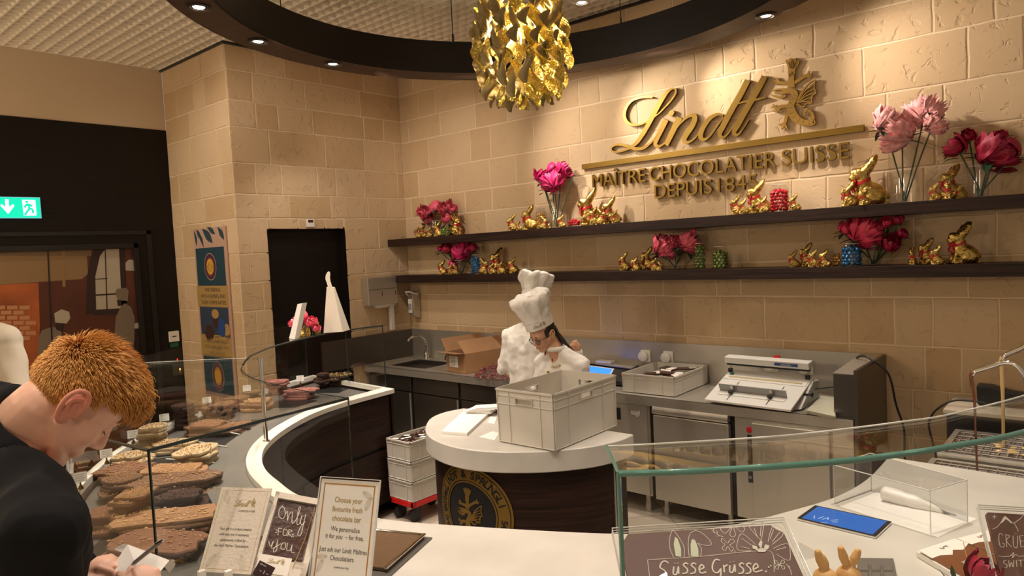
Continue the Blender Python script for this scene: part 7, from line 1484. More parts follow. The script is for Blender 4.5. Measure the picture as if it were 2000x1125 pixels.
SUS = [[(495, 792), (475, 840), (472, 920), (500, 992)], [(495, 792), (540, 850), (575, 920), (575, 990)], [(612, 985), (605, 900), (615, 830), (650, 802), (700, 815), (765, 875), (765, 905), (720, 905), (672, 890)], [(672, 890), (700, 930), (695, 985)], [(312, 1010), (700, 985), (1050, 950), (1205, 955), (1225, 1100)], [(312, 1010), (330, 1150)],
  [(980, 760), (940, 765), (840, 775), (870, 820), (925, 765), (905, 820), (920, 845), (945, 830), (935, 770), (990, 810), (1012, 780), (960, 755)],
  [(885, 890), (850, 855), (845, 880), (870, 900), (850, 925), (870, 945), (890, 915), (915, 950), (930, 925), (905, 905), (940, 880), (915, 860), (890, 890)],
  [(1130, 870), (1090, 830), (1045, 760), (1142, 742), (1140, 820), (1130, 870)], [(1130, 770), (1125, 840)], [(1080, 780), (1105, 850)], [(1090, 900), (1010, 830), (975, 835), (960, 935), (1060, 945)], [(990, 855), (1060, 905)], [(985, 915), (1050, 930)], [(1180, 880), (1200, 800), (1230, 760), (1285, 790), (1280, 840), (1210, 900)], [(1220, 790), (1195, 860)], [(1265, 810), (1210, 880)], [(1215, 930), (1270, 905), (1325, 895), (1340, 950), (1330, 1015), (1240, 970)], [(1310, 920), (1240, 940)],
  [(770, 785), (800, 815), (830, 835), (860, 845)], [(790, 800), (785, 780)], [(815, 820), (812, 798)], [(800, 815), (780, 812)], [(830, 838), (812, 840)], [(1265, 1045), (1230, 1010), (1235, 1040), (1265, 1045), (1232, 1060), (1250, 1080), (1265, 1045), (1290, 1080), (1300, 1060), (1265, 1045), (1300, 1030), (1285, 1010), (1265, 1045)], [(1310, 1040), (1340, 1080), (1350, 1120)], [(1335, 1070), (1330, 1050)], [(940, 940), (945, 960)]]
script('icing_drawing', Ms, [inkp(P_) for P_ in SUS], INK, sp, .0016, .0012, .0)
GRN = mat('pale_green_icing', (.50, .53, .38), .5); mb = MB(); mb.T = Ms; mb.prism(inkp([(510, 845), (500, 900), (515, 985), (555, 990), (553, 930), (530, 860)]), 0, .002); ob('ear_filling', mb, GRN, sp); mb = MB(); mb.T = Ms; mb.prism(inkp([(632, 860), (622, 900), (625, 983), (680, 985), (678, 930), (655, 870)]), 0, .002); ob('ear_filling', mb, GRN, sp)
for P_ in ([(1125, 872), (1110, 900), (1130, 940), (1140, 880)], [(1065, 905), (1070, 930), (1110, 945), (1100, 915)], [(1160, 900), (1145, 940), (1180, 935), (1190, 910)], [(1100, 940), (1130, 925), (1170, 935), (1160, 955), (1110, 955)]): mb = MB(); mb.T = Ms; mb.prism(inkp(P_), .0005, .0025); ob('icing_dot', mb, INK, sp)
_s = lambda x: [(x+40, 1044), (x+22, 1034), (x+6, 1050), (x+34, 1078), (x+28, 1104), (x-2, 1110)]
GRU = [[(462, 1035), (440, 1020), (415, 1030), (402, 1065), (430, 1085), (445, 1110), (420, 1140)], [(502, 1060), (498, 1110), (520, 1115), (535, 1060)], [(535, 1060), (537, 1112)], _s(565), _s(622), [(688, 1082), (718, 1066), (702, 1046), (684, 1072), (696, 1106), (735, 1098)],
  [(835, 1015), (800, 1010), (780, 1050), (785, 1090), (815, 1105), (840, 1075)], [(840, 1072), (838, 1125), (815, 1160), (795, 1150)], [(860, 1048), (866, 1102)], [(866, 1062), (888, 1046)], [(905, 1050), (905, 1095), (925, 1100), (940, 1045)], [(940, 1045), (945, 1100)], _s(968), _s(1020), [(1078, 1078), (1108, 1062), (1094, 1038), (1074, 1062), (1084, 1098), (1140, 1085)], [(508, 1036), (510, 1040)], [(530, 1032), (532, 1036)], [(908, 1026), (910, 1030)], [(932, 1022), (934, 1026)], [(1180, 1060), (1190, 1068)], [(1195, 1050), (1205, 1058)], [(1170, 1090), (1160, 1100)]]
script('icing_writing', Ms, [inkp(P_) for P_ in GRU], INK, sp, .0042, .0018, .0)
gp, Mg, wg, hg = plaque('chocolate_plaque', 'chocolate plaque with mountains and GRÜEZI SWITZERLAND writing at the right edge', (1968, 1172), (2100, 1185), (1932, 1000), .26, .30, .008)
Mgi = Mg.inverted(); Z7 = lambda L_: [(1780+x/7.76, 980+y/7.76) for x, y in L_]; gk = lambda L_: tr(Mg, Mgi, Z7(L_))
GRZ = [[(1230, 415), (1290, 390), (1350, 325), (1420, 225), (1500, 320), (1560, 330), (1620, 450)], [(1560, 320), (1650, 260), (1720, 190), (1800, 260), (1900, 350)], [(1390, 510), (1340, 480), (1325, 560), (1345, 670), (1395, 690), (1405, 635), (1375, 632)], [(1430, 500), (1445, 690)], [(1430, 500), (1490, 520), (1440, 590), (1520, 690)], [(1540, 520), (1550, 670), (1600, 690), (1610, 520)], [(1640, 520), (1660, 690)], [(1640, 520), (1700, 515)], [(1650, 600), (1700, 595)], [(1660, 690), (1720, 680)], [(1570, 480), (1574, 486)], [(1600, 475), (1604, 480)], [(1750, 520), (1820, 515), (1760, 690), (1840, 680)], [(1870, 510), (1885, 690)],
  [(1320, 820), (1400, 835), (1500, 820), (1550, 770), (1530, 850), (1580, 800), (1640, 830), (1800, 800)], [(1440, 890), (1400, 900), (1410, 940), (1450, 960), (1440, 1000), (1400, 1000)], [(1475, 890), (1490, 990), (1515, 920), (1540, 990), (1555, 885)], [(1590, 890), (1600, 985)], [(1620, 890), (1690, 885)], [(1655, 890), (1665, 985)], [(1700, 885), (1770, 880), (1715, 985), (1790, 975)], [(1820, 880), (1830, 980), (1880, 975)], [(1820, 880), (1870, 876)], [(1825, 930), (1865, 925)], [(1255, 200), (1258, 260)], [(1225, 230), (1290, 228)]]
script('icing_writing', Mg, [gk(P_) for P_ in GRZ], INK, gp, .0014, .0010, .0)
mb = MB(); mb.T = Mg; mb.prism(gk([(1350, 330), (1420, 215), (1545, 330), (1500, 310), (1430, 265), (1380, 320)]), 0, .0012); ob('snow_cap', mb, INK, gp)
# marzipan bunnies, mould, boxed bars, peony at the counter front
MZ = mat('marzipan', (.66, .38, .14), .55, sub=.1, bump=.1, bscale=60)
def mbun(px, py, label, ears, s=1.0):
    p = at(px, py, 2, ZC+.075); t = thing('marzipan_bunny', label, 'marzipan bunny', (p.x, p.y, ZC)); mb = MB(); c = Vector(p); mb.ell(c, (.034*s, .032*s, .030*s), 20, 14); mb.ell(c-Vector((0, 0, .05)), (.034*s, .034*s, .026*s), 18, 12)
    for (ax_, ay_, az_) in ears:
        r = Vector((AX[0][0], AX[0][1], 0)); b = c+r*ax_*.4+Vector((0, 0, .022)); e = c+r*(ax_+ay_)+Vector((0, 0, az_)); mb.cap_(b, b.lerp(e, .6), .008*s, .0135*s, 12); mb.cap_(b.lerp(e, .6), e, .0135*s, .010*s, 12)
    me = fuse(mb, 'marzipan_body', .0022, 3); link('marzipan_body', me, MZ, t, smooth=180)
    v = Vector((CAM[0]-p.x, CAM[1]-p.y, .5)).normalized(); r = Vector((AX[0][0], AX[0][1], 0))
    for s_ in (-1, 1): ob('eye', MB().ell(c+v*.031+r*.012*s_, (.003, .003, .004), 8, 6), BLACK, t)
mbun(1613, 1130, 'light brown marzipan bunny on the left with drooping ear in front of the plaque', ((-.012, -.008, .075), (.006, -.014, .060))); mbun(1658, 1125, 'light brown marzipan bunny on the right with two spread ears', ((-.012, -.008, .078), (.012, .014, .068)))
MO = [Vector(at(px, py, 2, ZC+.02)) for px, py in ((1676, 1085), (1745, 1086), (1756, 1140), (1668, 1140))]; md = thing('chocolate_mould', 'grey plastic chocolate bar mould with square cells behind the marzipan bunnies', 'mould', sum((p for p in MO), Vector())/4)
GM = mat('smoky_mould', (.16, .145, .125), .25, coat=.3); ob('frame', MB().loft([[(p.x, p.y, ZC+.001) for p in MO], [(p.x, p.y, ZC+.014) for p in MO]]), GM, md, bevel=.003)
for j in range(3):
    for i in range(3):
        f_ = lambda u, v: (MO[0]*(1-u)+MO[1]*u)*(1-v)+(MO[3]*(1-u)+MO[2]*u)*v
        q4 = [f_(.06+i*.30, .28+j*.3), f_(.33+i*.30, .28+j*.3), f_(.33+i*.30, .54+j*.3), f_(.06+i*.30, .54+j*.3)]; cc = sum((p for p in q4), Vector())/4
        if j < 2: ob('mould_cell', MB().loft([[(p.x, p.y, ZC+.014) for p in q4], [(cc.x+(p.x-cc.x)*.78, cc.y+(p.y-cc.y)*.78, ZC+.021) for p in q4]]), GM, md, bevel=.0015)
def gift_bar(q, label, wr):
    P_ = [Vector(at(px, py, 2, ZC+.022)) for px, py in q]; ce = sum((p for p in P_), Vector())/4; t = thing('boxed_chocolate_bar', label, 'chocolate bar', (ce.x, ce.y, ZC))
    ob('white_box', MB().loft([[(p.x, p.y, ZC+.001) for p in P_], [(p.x, p.y, ZC+.018) for p in P_]]), PLW, t, bevel=.001); f_ = lambda u, v, z: ((P_[0]*(1-u)+P_[1]*u)*(1-v)+(P_[3]*(1-u)+P_[2]*u)*v)+Vector((0, 0, z-ZC-.022))
    ob('chocolate', MB().loft([[f_(u, v, z) for u, v in ((.03, .24), (.97, .24), (.97, .98), (.03, .98))] for z in (ZC+.018, ZC+.025)]), mat('boxed_milk', (.20, .075, .03), .25, coat=.5), t, bevel=.002)
    ob('paper_label', MB().loft([[f_(u, v, z) for u, v in ((.0, .04), (1, .04), (1, .26), (.7, .36), (.55, .28), (.4, .38), (.2, .30), (0, .30))] for z in (ZC+.025, ZC+.0265)]), LBL, t)
    M_ = frame(f_(.5, .62, ZC+.0258), f_(1, .6, 0)-f_(0, .6, 0), f_(.5, 0, 0)-f_(.5, 1, 0)); text('icing_name', wr, .030, M_ @ Matrix.Rotation(PI, 4, 'Z'), INK, t, ext=.0004, shear=.4, sx=.9)
    mb = MB(); M_ = frame(f_(.5, .16, ZC+.027), f_(1, .6, 0)-f_(0, .6, 0), f_(.5, 0, 0)-f_(.5, 1, 0)); mini_logo(mb, M_ @ Matrix.Rotation(PI, 4, 'Z'), .04, .0002); ob('label_logo', mb, TXT, t)
    ob('cord', MB().tube([f_(.0, .9, ZC+.027), f_(.5, .55, ZC+.028), f_(.95, .2, ZC+.028)], .0011, 5), mat('gold_cord', (.40, .24, .06), .5), t)
gift_bar([(1790, 1075), (1862, 1052), (1985, 1098), (1900, 1140)], 'boxed milk chocolate bar with cream name writing and white label, left one', 'Sophie'); gift_bar([(1862, 1053), (1936, 1034), (2040, 1070), (1990, 1098)], 'second boxed milk chocolate bar, half behind the mountain plaque', 'Marie')
c = PD(1918, 1120, 2.0); v0 = Vector((c.x+.03, c.y+.04, ZC+.002)); pe = peony(c, .052, 'crimson', v0, 'single crimson peony bloom lying low at the right end of the counter front', None, CUPP[0], (.5, .2), 0, 3)
for px, py, ang in ((1842, 1118, 2.3), (1860, 1112, 1.6)):
    b = PD(px+6, py+22, 2.0); e = PD(px-8 if ang > 2 else px, py-3, 2.0); mb = MB(); leaf(mb, b, e-b, (e-b).length*1.25, .014); ob('leaf', mb, LEAFM, pe, smooth=60)
tag(ob('acrylic_stand', MB().loft([[at2(px, py, ZC+z) for px, py in ((1565, 1060), (1603, 1085), (1572, 1096), (1560, 1098))] and [(*at2(px, py, ZC+z), ZC+z) for px, py in ((1560, 1058), (1606, 1084), (1572, 1094), (1562, 1092))] for z in (.001, .004)]), ACRYL), 'clear acrylic plate edge between the big plaque and marzipan bunnies', 'acrylic plate')
# flowers and paper cone standing on the far glass shelf
def onG(px, py): return Vector(at(px, py, 2, ZG+.005))
p = onG(650, 652); cn = thing('white_chute', 'tall white paper pyramid chute with curved handle on the glass shelf', 'paper pyramid', p)
def UPQ(px, py, off=0): return at(px, py, 1, p.y+off)
F4 = [UPQ(632, 653), UPQ(669, 648), UPQ(651, 561), UPQ(638, 560)]
mb = MB(); bk_ = Vector((-.05, .10, 0)); mb.loft([[F4[0], F4[1], F4[1]+bk_, F4[0]+bk_], [F4[3], F4[2], F4[2]+bk_*.2, F4[3]+bk_*.2]]); 
for v in range(len(mb.v)): mb.v[v] = (mb.v[v][0], mb.v[v][1], max(mb.v[v][2], ZG+.0055))
ob('pyramid', mb, mat('cream_board', (.66, .60, .50), .6), cn, bevel=.001)
mb = MB(); hp_ = [UPQ(x, y) for x, y in ((641, 561), (638, 552), (635.5, 545), (636, 538), (639, 532), (642, 530), (644.5, 534), (644, 542), (645, 550), (648, 561))]; mb.loft([[h for h in hp_], [h+Vector((-.004, .006, 0)) for h in hp_]]); ob('curved_handle', mb, mat('cream_board', (.66, .60, .50), .6), cn)
p = onG(572, 662); wb = thing('standing_card', 'white folded card leaning beside the foil bunnies on the glass shelf', 'card', p)
Q4 = [at(565, 668, 1, p.y), at(576, 666, 1, p.y), at(590, 592, 1, p.y), at(581, 594, 1, p.y)]
for q_ in Q4[:2]: q_.z = ZG+.006
ob('panel', MB().loft([Q4, [q_+Vector((.004, .035, 0)) for q_ in Q4]]), PAPER, wb)
G3 = 'gold foil bunnies on the glass shelf'
for px, py, hpx, rz, lb in ((585, 657, 28, .4, 'gold foil bunny lying against the white folded card on the glass shelf'), (598, 652, 38, 2.6, 'taller gold foil bunny among pink blooms on the glass shelf'), (620, 650, 22, 1.5, 'small gold foil bunny next to the white pyramid on the glass shelf')):
    q_ = onG(px, py); h = hpx*depth(q_)/FPX; dup(BUN, q_, rz+.5, lb, (h, h, h), G3)
for i, (px, py, r_, lb) in enumerate(((592, 618, 12, 'pink artificial bloom topmost on the glass shelf'), (607, 628, 12, 'pink artificial bloom right of the topmost on the glass shelf'), (575, 630, 10, 'pink artificial bloom behind the white folded card'), (615, 640, 9, 'low pink artificial bloom by the white pyramid'))):
    q_ = onG(px, 655); c = at(px, py, 1, q_.y+.02); peony(c, r_*depth(c)/FPX, 'pink', (q_.x, q_.y+.02, ZG+.006), lb, 'pink blooms on the glass shelf', CUPP[i % 2], (.8, .1*i), 1, i)
# ============================================================ chocolate fountains and the corner at the far right
def pxl(L_, yy): return [at(px, py, 1, yy) for px, py in L_]
fm = thing('chocolate_fountain', 'front chocolate tap machine with grille, brown chocolate running from a chrome pipe', 'chocolate machine', (5.6, -1.35, 0))
z1 = .84
ob('cabinet', MB().b2((5.26, -1.62, 0), (6.3, -1.14, z1-.02)), STEEL, fm); ob('tank_rim', MB().b2((5.24, -1.635, z1-.02), (6.3, -1.12, z1)), STEEL, fm, bevel=.004)
ob('dark_basin', MB().b2((5.27, -1.60, z1), (5.95, -1.16, z1+.002)), mat('basin_brown', (.06, .03, .02), .3, .3), fm)
mb = MB()
for i in range(17): mb.tube([(5.30+.038*i, -1.58, z1+.006), (5.30+.038*i, -1.20, z1+.006)], .0035, 5)
for i in range(6): mb.tube([(5.28, -1.57+.07*i, z1+.006), (5.95, -1.57+.07*i, z1+.006)], .003, 5)
ob('grille', mb, STEEL, fm)
yy = -1.38; P_ = catmull(pxl([(1900, 733), (1903, 727), (1912, 723), (1935, 716), (1962, 708), (1980, 710), (1993, 722), (2004, 745), (2010, 800), (2012, 880)], yy), 4); ob('chrome_pipe', MB().tube([tuple(v) for v in P_], .0105, 14), CHROME, fm, smooth=80)
a = pxl([(1901, 727), (1897, 734), (1898, 745), (1903, 775), (1905, 830), (1909, 925)], yy); a[-1].z = z1+.004; ob('chocolate_stream', MB().tube([tuple(v) for v in catmull(a, 4)], [.012, .012, .0115, .011, .010]+[.008]*5+[.006]*5+[.0048]*5+[.006], 10), mat('liquid_milk_chocolate', (.16, .045, .015), .12, coat=.8), fm, smooth=80)
fm2 = thing('chocolate_fountain', 'rear chocolate tap machine with grille, cream white chocolate running from a chrome pipe', 'chocolate machine', (5.6, -.85, 0)); z2 = .86
ob('cabinet', MB().b2((5.28, -1.08, 0), (6.3, -.56, z2-.02)), STEEL, fm2); ob('tank_rim', MB().b2((5.26, -1.095, z2-.02), (6.3, -.55, z2)), STEEL, fm2, bevel=.004); mb = MB()
for i in range(17): mb.tube([(5.32+.038*i, -1.05, z2+.006), (5.32+.038*i, -.62, z2+.006)], .0035, 5)
for i in range(6): mb.tube([(5.30, -1.04+.08*i, z2+.006), (5.97, -1.04+.08*i, z2+.006)], .003, 5)
ob('grille', mb, STEEL, fm2); ob('dark_basin', MB().b2((5.29, -1.06, z2), (5.97, -.60, z2+.002)), mat('basin_brown', (.06, .03, .02), .3, .3), fm2)
yy = -.85; P_ = catmull(pxl([(1957, 706), (1960, 698), (1968, 692), (1990, 683), (2010, 676), (2030, 690), (2035, 760), (2036, 860)], yy), 4); ob('chrome_pipe', MB().tube([tuple(v) for v in P_], .013, 14), CHROME, fm2, smooth=80)
a = pxl([(1959, 697), (1956, 706), (1957, 725), (1959, 790), (1960, 875)], yy); a[-1].z = z2+.004; CRC = mat('liquid_white_chocolate', (.62, .42, .18), .15, coat=.8); ob('chocolate_stream', MB().tube([tuple(v) for v in catmull(a, 4)], [.013]*3+[.012]*3+[.010]*5+[.008]*6, 10), CRC, fm2, smooth=80)
mb = MB(); rr = random.Random(8)
for i in range(40): mb.ell((5.50+.012*i+rr.uniform(-.02, .02), -.93+rr.uniform(-.06, .1), z2+.010), (.018, .012, .008), 7, 5)
ob('white_chocolate_drips', mb, CRC, fm2, smooth=80)['kind'] = 'stuff'
wbx = thing('white_topped_cabinet', 'low black cabinet with cream top standing in the right corner by the stone wall', 'cabinet', (5.6, -.25, 0))
ob('body', MB().b2((5.20, -.44, 0), (6.4, -.03, .92)), BLACK, wbx); ob('top', MB().b2((5.185, -.455, .92), (6.4, -.02, .945)), mat('cream_top', (.55, .47, .36), .4), wbx, bevel=.004)
bg = pxl([(1909, 747), (1935, 749), (1972, 760), (2004, 766), (2004, 774), (1985, 780), (1950, 784), (1911, 785)], -.22); mb = MB(); mb.loft([[v+Vector((0, -.05, 0)) for v in bg], [v+Vector((0, .0, .004)) for v in bg], [v+Vector((0, .06, -.002)) for v in bg]]); o = ob('black_pouch', mb, mat('black_bag', (.010, .010, .011), .4, bump=.4, bscale=20), bevel=.008)
zmin = min(v.co.z for v in o.data.vertices)
for v in o.data.vertices: v.co.z += (.9455-zmin)
tag(o, 'crumpled black pouch lying on the cream topped cabinet at the right', 'pouch')
tag(ob('black_cable', MB().tube([tuple(p) for p in catmull(pxl([(1925, 787), (1895, 783), (1865, 782), (1840, 792), (1822, 808), (1814, 830), (1822, 865), (1830, 900)], -.35), 5)], .006, 8), BLACK, smooth=60), 'black cable looping off the cream topped cabinet', 'cable')
# ============================================================ chandelier
CH = Vector((3.49, -2.125, 3.155))
m_, N, L, B = nt('gold_and_taupe_foil'); g = N.new('ShaderNodeNewGeometry'); c_ = N.new('ShaderNodeMix'); c_.data_type = 'RGBA'; L.new(g.outputs['Backfacing'], c_.inputs[0]); c_.inputs[6].default_value = (.26, .185, .065, 1); c_.inputs[7].default_value = (.86, .70, .22, 1); L.new(c_.outputs[2], B.inputs['Base Color'])
mm = N.new('ShaderNodeMath'); mm.operation = 'MULTIPLY_ADD'; mm.inputs[1].default_value = -.22; mm.inputs[2].default_value = .48; L.new(g.outputs['Backfacing'], mm.inputs[0]); L.new(mm.outputs[0], B.inputs['Roughness'])
m3 = N.new('ShaderNodeMath'); m3.operation = 'MULTIPLY_ADD'; m3.inputs[1].default_value = 1.0; m3.inputs[2].default_value = .0; L.new(g.outputs['Backfacing'], m3.inputs[0]); L.new(m3.outputs[0], B.inputs['Metallic'])
tc = N.new('ShaderNodeTexCoord'); n = N.new('ShaderNodeTexNoise'); n.inputs['Scale'].default_value = 45; n.inputs['Detail'].default_value = 3; n.inputs['Distortion'].default_value = 1.0; L.new(tc.outputs['Object'], n.inputs['Vector']); b = N.new('ShaderNodeBump'); b.inputs['Distance'].default_value = .03; L.new(n.outputs['Fac'], b.inputs['Height']); L.new(g.outputs['Backfacing'], b.inputs['Strength']); L.new(b.outputs[0], B.inputs['Normal'])
CHM = m_
ch = thing('chandelier', 'round chandelier of crumpled gold and taupe curled strips hanging inside the ceiling ring', 'chandelier', CH)
def curl_me(seed):
    mb = MB(); U, V = 10, 30; Hh = .20; vs = []
    for i in range(V+1):
        t_ = i/V; w_ = .041*math.sin(PI*(t_*.9+.05))**.75+.003; tw = PI*1.25*t_-.6; q_ = Vector((t_*14, seed*3, 0)); cx_, cy_ = .020*math.sin(2*PI*t_), .014*math.cos(2*PI*t_)
        for j in range(U+1):
            u = (j/U-.5)*2; a = u*1.35; x = w_*math.sin(a)*.9; y = w_*(math.cos(a)-.6)*.8+.003*noise.noise(Vector((u*4, t_*9, seed))); cr = noise.noise(Vector((u*3.5, t_*16, seed*7)))*.008; y += cr; x += cr*.5; vs.append((cx_+x*math.cos(tw)-y*math.sin(tw), cy_+x*math.sin(tw)+y*math.cos(tw), -Hh*t_+.012*u*u*math.sin(PI*t_)))
    n0 = U+1; mb.add(vs, [(i*n0+j, i*n0+j+1, (i+1)*n0+j+1, (i+1)*n0+j) for i in range(V) for j in range(U)]); me = mb.mesh('curled_strip'); me.shade_smooth(); me.materials.append(CHM); return me
CME = [curl_me(s) for s in range(4)]
cnt = 0; rr = random.Random(6)
for r_i, (zz, rad, n_) in enumerate(((.33, .13, 7), (.26, .19, 10), (.17, .225, 13), (.08, .24, 13), (-.01, .24, 13), (-.09, .225, 12), (-.15, .18, 11), (-.17, .12, 8), (-.19, .06, 5), (.12, .13, 6))):
    for k in range(n_):
        a = 2*PI*(k+.5*(r_i % 2))/n_; o = bpy.data.objects.new('curled_strip', CME[(k+r_i) % 4]); COL.objects.link(o); o.parent = ch; o.location = (rad*math.cos(a), rad*math.sin(a), zz+rr.uniform(-.01, .01)); o.rotation_euler = (rr.uniform(-.08, .08), rr.uniform(-.08, .08), a+PI/2+rr.uniform(-.5, .5)+rr.choice((PI, PI, PI, 0))); cnt += 1
mb = MB()
for k in range(26): a = 2*PI*k/26; r_ = (.24, .19, .12)[k % 3]; mb.tube([CH+Vector((r_*math.cos(a), r_*math.sin(a), .3)), (CH.x+r_*math.cos(a), CH.y+r_*math.sin(a), CZ)], .0009, 4)
ob('hanging_wires', mb, STEEL, ch)['kind'] = 'stuff'
ob('centre_rod', MB().tube([CH+Vector((0, 0, -.1)), (CH.x, CH.y, CZ)], .008, 8), CHROME, ch)
for k, (x, y, z) in enumerate(((.0, -.06, .05), (.09, .03, .0), (-.09, .03, .02), (.03, -.02, -.09), (.0, .05, .14))):
    ob('lamp_bulb', MB().ell(CH+Vector((x, y, z)), (.012, .012, .022), 12, 8), mat('bulb_glow', (1, .9, .6), .4, emit=(1, .80, .45), estr=10), ch, smooth=90)
    l = bpy.data.lights.new('bulb_light', 'POINT'); l.energy = 4.5; l.color = (1, .82, .5); l.shadow_soft_size = .03; o = bpy.data.objects.new('bulb_light', l); COL.objects.link(o); o.location = CH+Vector((x*1.3, y*1.3-.02, z+.03))
# ============================================================ exit sign, banner, mural
a = at(-66, 384, 0, XD+.02); b = at(80, 425, 0, XD+.02); es = thing('exit_sign', 'glowing green emergency exit sign with down arrow and running figure on the dark wall', 'exit sign', (XD+.01, (a.y+b.y)/2, b.z))
GRN_ = mat('exit_green', (.0, .30, .16), .4, emit=(.0, .55, .34), estr=1.0); EW = mat('exit_white', (.8, .9, .9), .4, emit=(.62, .9, .85), estr=1.1)
ya, yb, za, zb = a.y, b.y, b.z, a.z; ob('housing', MB().b2((XD+.002, ya-.006, za-.006), (XD+.019, yb+.006, zb+.006)), mat('exit_frame', (.25, .5, .6), .3, emit=(.10, .40, .5), estr=.5), es); ob('green_panel', MB().b2((XD+.019, ya, za), (XD+.021, yb, zb)), GRN_, es)
ME = frame((XD+.0215, ya, za), (0, 1, 0), (0, 0, 1)); We, He = yb-ya, zb-za; ex = lambda px: (at(px, 405, 0, XD+.02).y-ya); ez = lambda py: He*(1-(py-385)/40)
def epoly(name, P_, m_, z=(0, .0008), cl=True):
    mb = MB(); mb.T = ME; mb.prism([(ex(x), ez(y)) for x, y in P_], *z); ob(name, mb, m_, es)
epoly('arrow', [(11, 389), (18, 389), (18, 404), (26, 398), (28, 402), (15, 418), (1, 402), (3, 398), (11, 404)], EW)
epoly('door_pictogram', [(44, 389), (70, 389), (70, 421), (45, 421)], EW)
mb = MB(); mb.T = ME
for P_ in ([(50, 400), (56, 398), (63, 402)], [(56, 398), (57, 406), (52, 413), (47, 420)], [(57, 406), (63, 409), (63, 416)], [(56, 399), (50, 401), (48, 405)]): stroke(mb, [(ex(x), ez(y), .016) for x, y in P_], 3, .001, .001)
mb.prism([(ex(53)+.011*math.cos(t_), ez(393.5)+.011*math.sin(t_)) for t_ in np.linspace(0, 2*PI, 13)[:-1]], .001, .002); ob('running_figure', mb, GRN_, es)
# banner
bn = thing('wall_banner', 'tall pink and teal banner with emblem medallions on the stone pillar', 'banner', (-.5, -1.99, .75)); yb_ = -2.0
def BP(px, py, o=0): p = at(px, py, 1, yb_); return Vector((p.x, yb_-o, p.z))
TEAL = mat('banner_teal', (.012, .045, .062), .6); BPINK = mat('banner_pink', (.48, .30, .22), .6); BGOLD = mat('banner_gold', (.50, .32, .11), .5, .3)
xl, xr_ = BP(390, 600).x, BP(452, 600).x; xl, xr_ = (-.80, -.165); zt_ = 2.345; zb_ = .74
ob('cloth', MB().b2((xl, yb_, zb_), (xr_, yb_+.012, zt_)), BPINK, bn)
ob('teal_panel', MB().b2((xl+.03, yb_-.002, 1.80), (xr_-.05, yb_, 2.16)), TEAL, bn); ob('photo_panel', MB().b2((xl+.03, yb_-.002, 1.33), (xr_-.05, yb_, 1.60)), mat('banner_photo_blue', (.03, .045, .08), .6), bn); ob('teal_panel', MB().b2((xl+.03, yb_-.002, .78), (xr_-.04, yb_, 1.14)), TEAL, bn)
ob('gold_strip', MB().b2((xl+.0, yb_-.003, 1.60), (xr_-.03, yb_, 1.80)), BGOLD, bn); ob('gold_strip', MB().b2((xl+.02, yb_-.003, 1.14), (xr_-.03, yb_, 1.335)), BGOLD, bn)
MB_ = lambda x, z: frame((x, yb_-.0035, z), (1, 0, 0), (0, 0, 1)); xc_ = (xl+xr_)/2
for s, z, k in (('PARTNERING', 1.76, 1), ('WITH FARMERS AND', 1.70, 1), ('THEIR COMMUNITIES', 1.64, 1)): text('banner_line', s, .052, MB_(xc_+.0, z), mat('banner_ink', (.07, .045, .03), .6), bn, ext=.0004, sx=.98)
text('banner_line', 'MAKE', .040, MB_(xc_+.03, 1.31), mat('banner_ink', (.07, .045, .03), .6), bn, ext=.0004, sx=.9); text('banner_line', 'OUR FARMERS AND', .045, MB_(xc_, 1.26), mat('banner_ink', (.07, .045, .03), .6), bn, ext=.0004, sx=.9); text('banner_line', 'WELLBEING', .045, MB_(xc_, 1.20), mat('banner_ink', (.07, .045, .03), .6), bn, ext=.0004, sx=.9)
def ellp(rx, rz, n=40): return [(rx*math.cos(t_), rz*math.sin(t_)) for t_ in np.linspace(0, 2*PI, n+1)[:-1]]
for zc_ in (1.98, .955):
    for i, (r_, col) in enumerate(((.115, 'r0'), (.108, 'r1'), (.078, 'r2'), (.066, 'r3'))):
        mb = MB(); mb.T = MB_(xc_-.01, zc_); mb.prism(ellp(r_, r_*1.12), 0.0002*i, .0008+.0006*i); ob('medallion', mb, {'r0': mat('med_line', (.40, .25, .22), .6), 'r1': mat('med_dark', (.06, .02, .035), .6), 'r2': mat('med_rust', (.25, .04, .03), .6), 'r3': mat('med_gold', (.62, .36, .05), .5)}[col], bn)
    mb = MB(); mb.T = MB_(xc_-.01, zc_); [stroke(mb, [(-.055, .0, .003), (0, k*.045, .004), (.055, 0, .003)], 5, .0006, .0032) for k in (-1, -.5, 0, .5, 1)]; ob('cocoa_pod', mb, mat('med_brown', (.28, .12, .02), .6), bn)
for i, (x0, z0, x1, z1_, w_) in enumerate(((-.77, 2.33, -.74, 2.19, .035), (-.70, 2.33, -.60, 2.17, .04), (-.60, 2.34, -.42, 2.20, .085), (-.72, 2.34, -.66, 2.25, .05), (-.30, 2.34, -.20, 2.22, .06), (-.50, 2.35, -.36, 2.28, .05))):
    mb = MB(); mb.T = MB_(0, 0); stroke(mb, [(x0, z0, .004), ((x0+x1)/2+.01, (z0+z1_)/2, w_), (x1, z1_, .003)], 8, .0006, 0); ob('printed_leaf', mb, mat('leaf_print', (.02, .05, .06), .6), bn)
def blob(px, py, rx, rz, m_, nm='printed_figure'): mb = MB(); c = BP(px, py); mb.T = MB_(c.x, c.z); mb.prism(ellp(rx, rz, 18), .0, .0006+rx*.005); ob(nm, mb, m_, bn)
DKS = mat('print_dark_brown', (.05, .02, .015), .6); PRW = mat('print_white', (.5, .5, .5), .6); PRB = mat('print_blue', (.02, .06, .22), .6); PRO = mat('print_straw', (.40, .24, .08), .6)
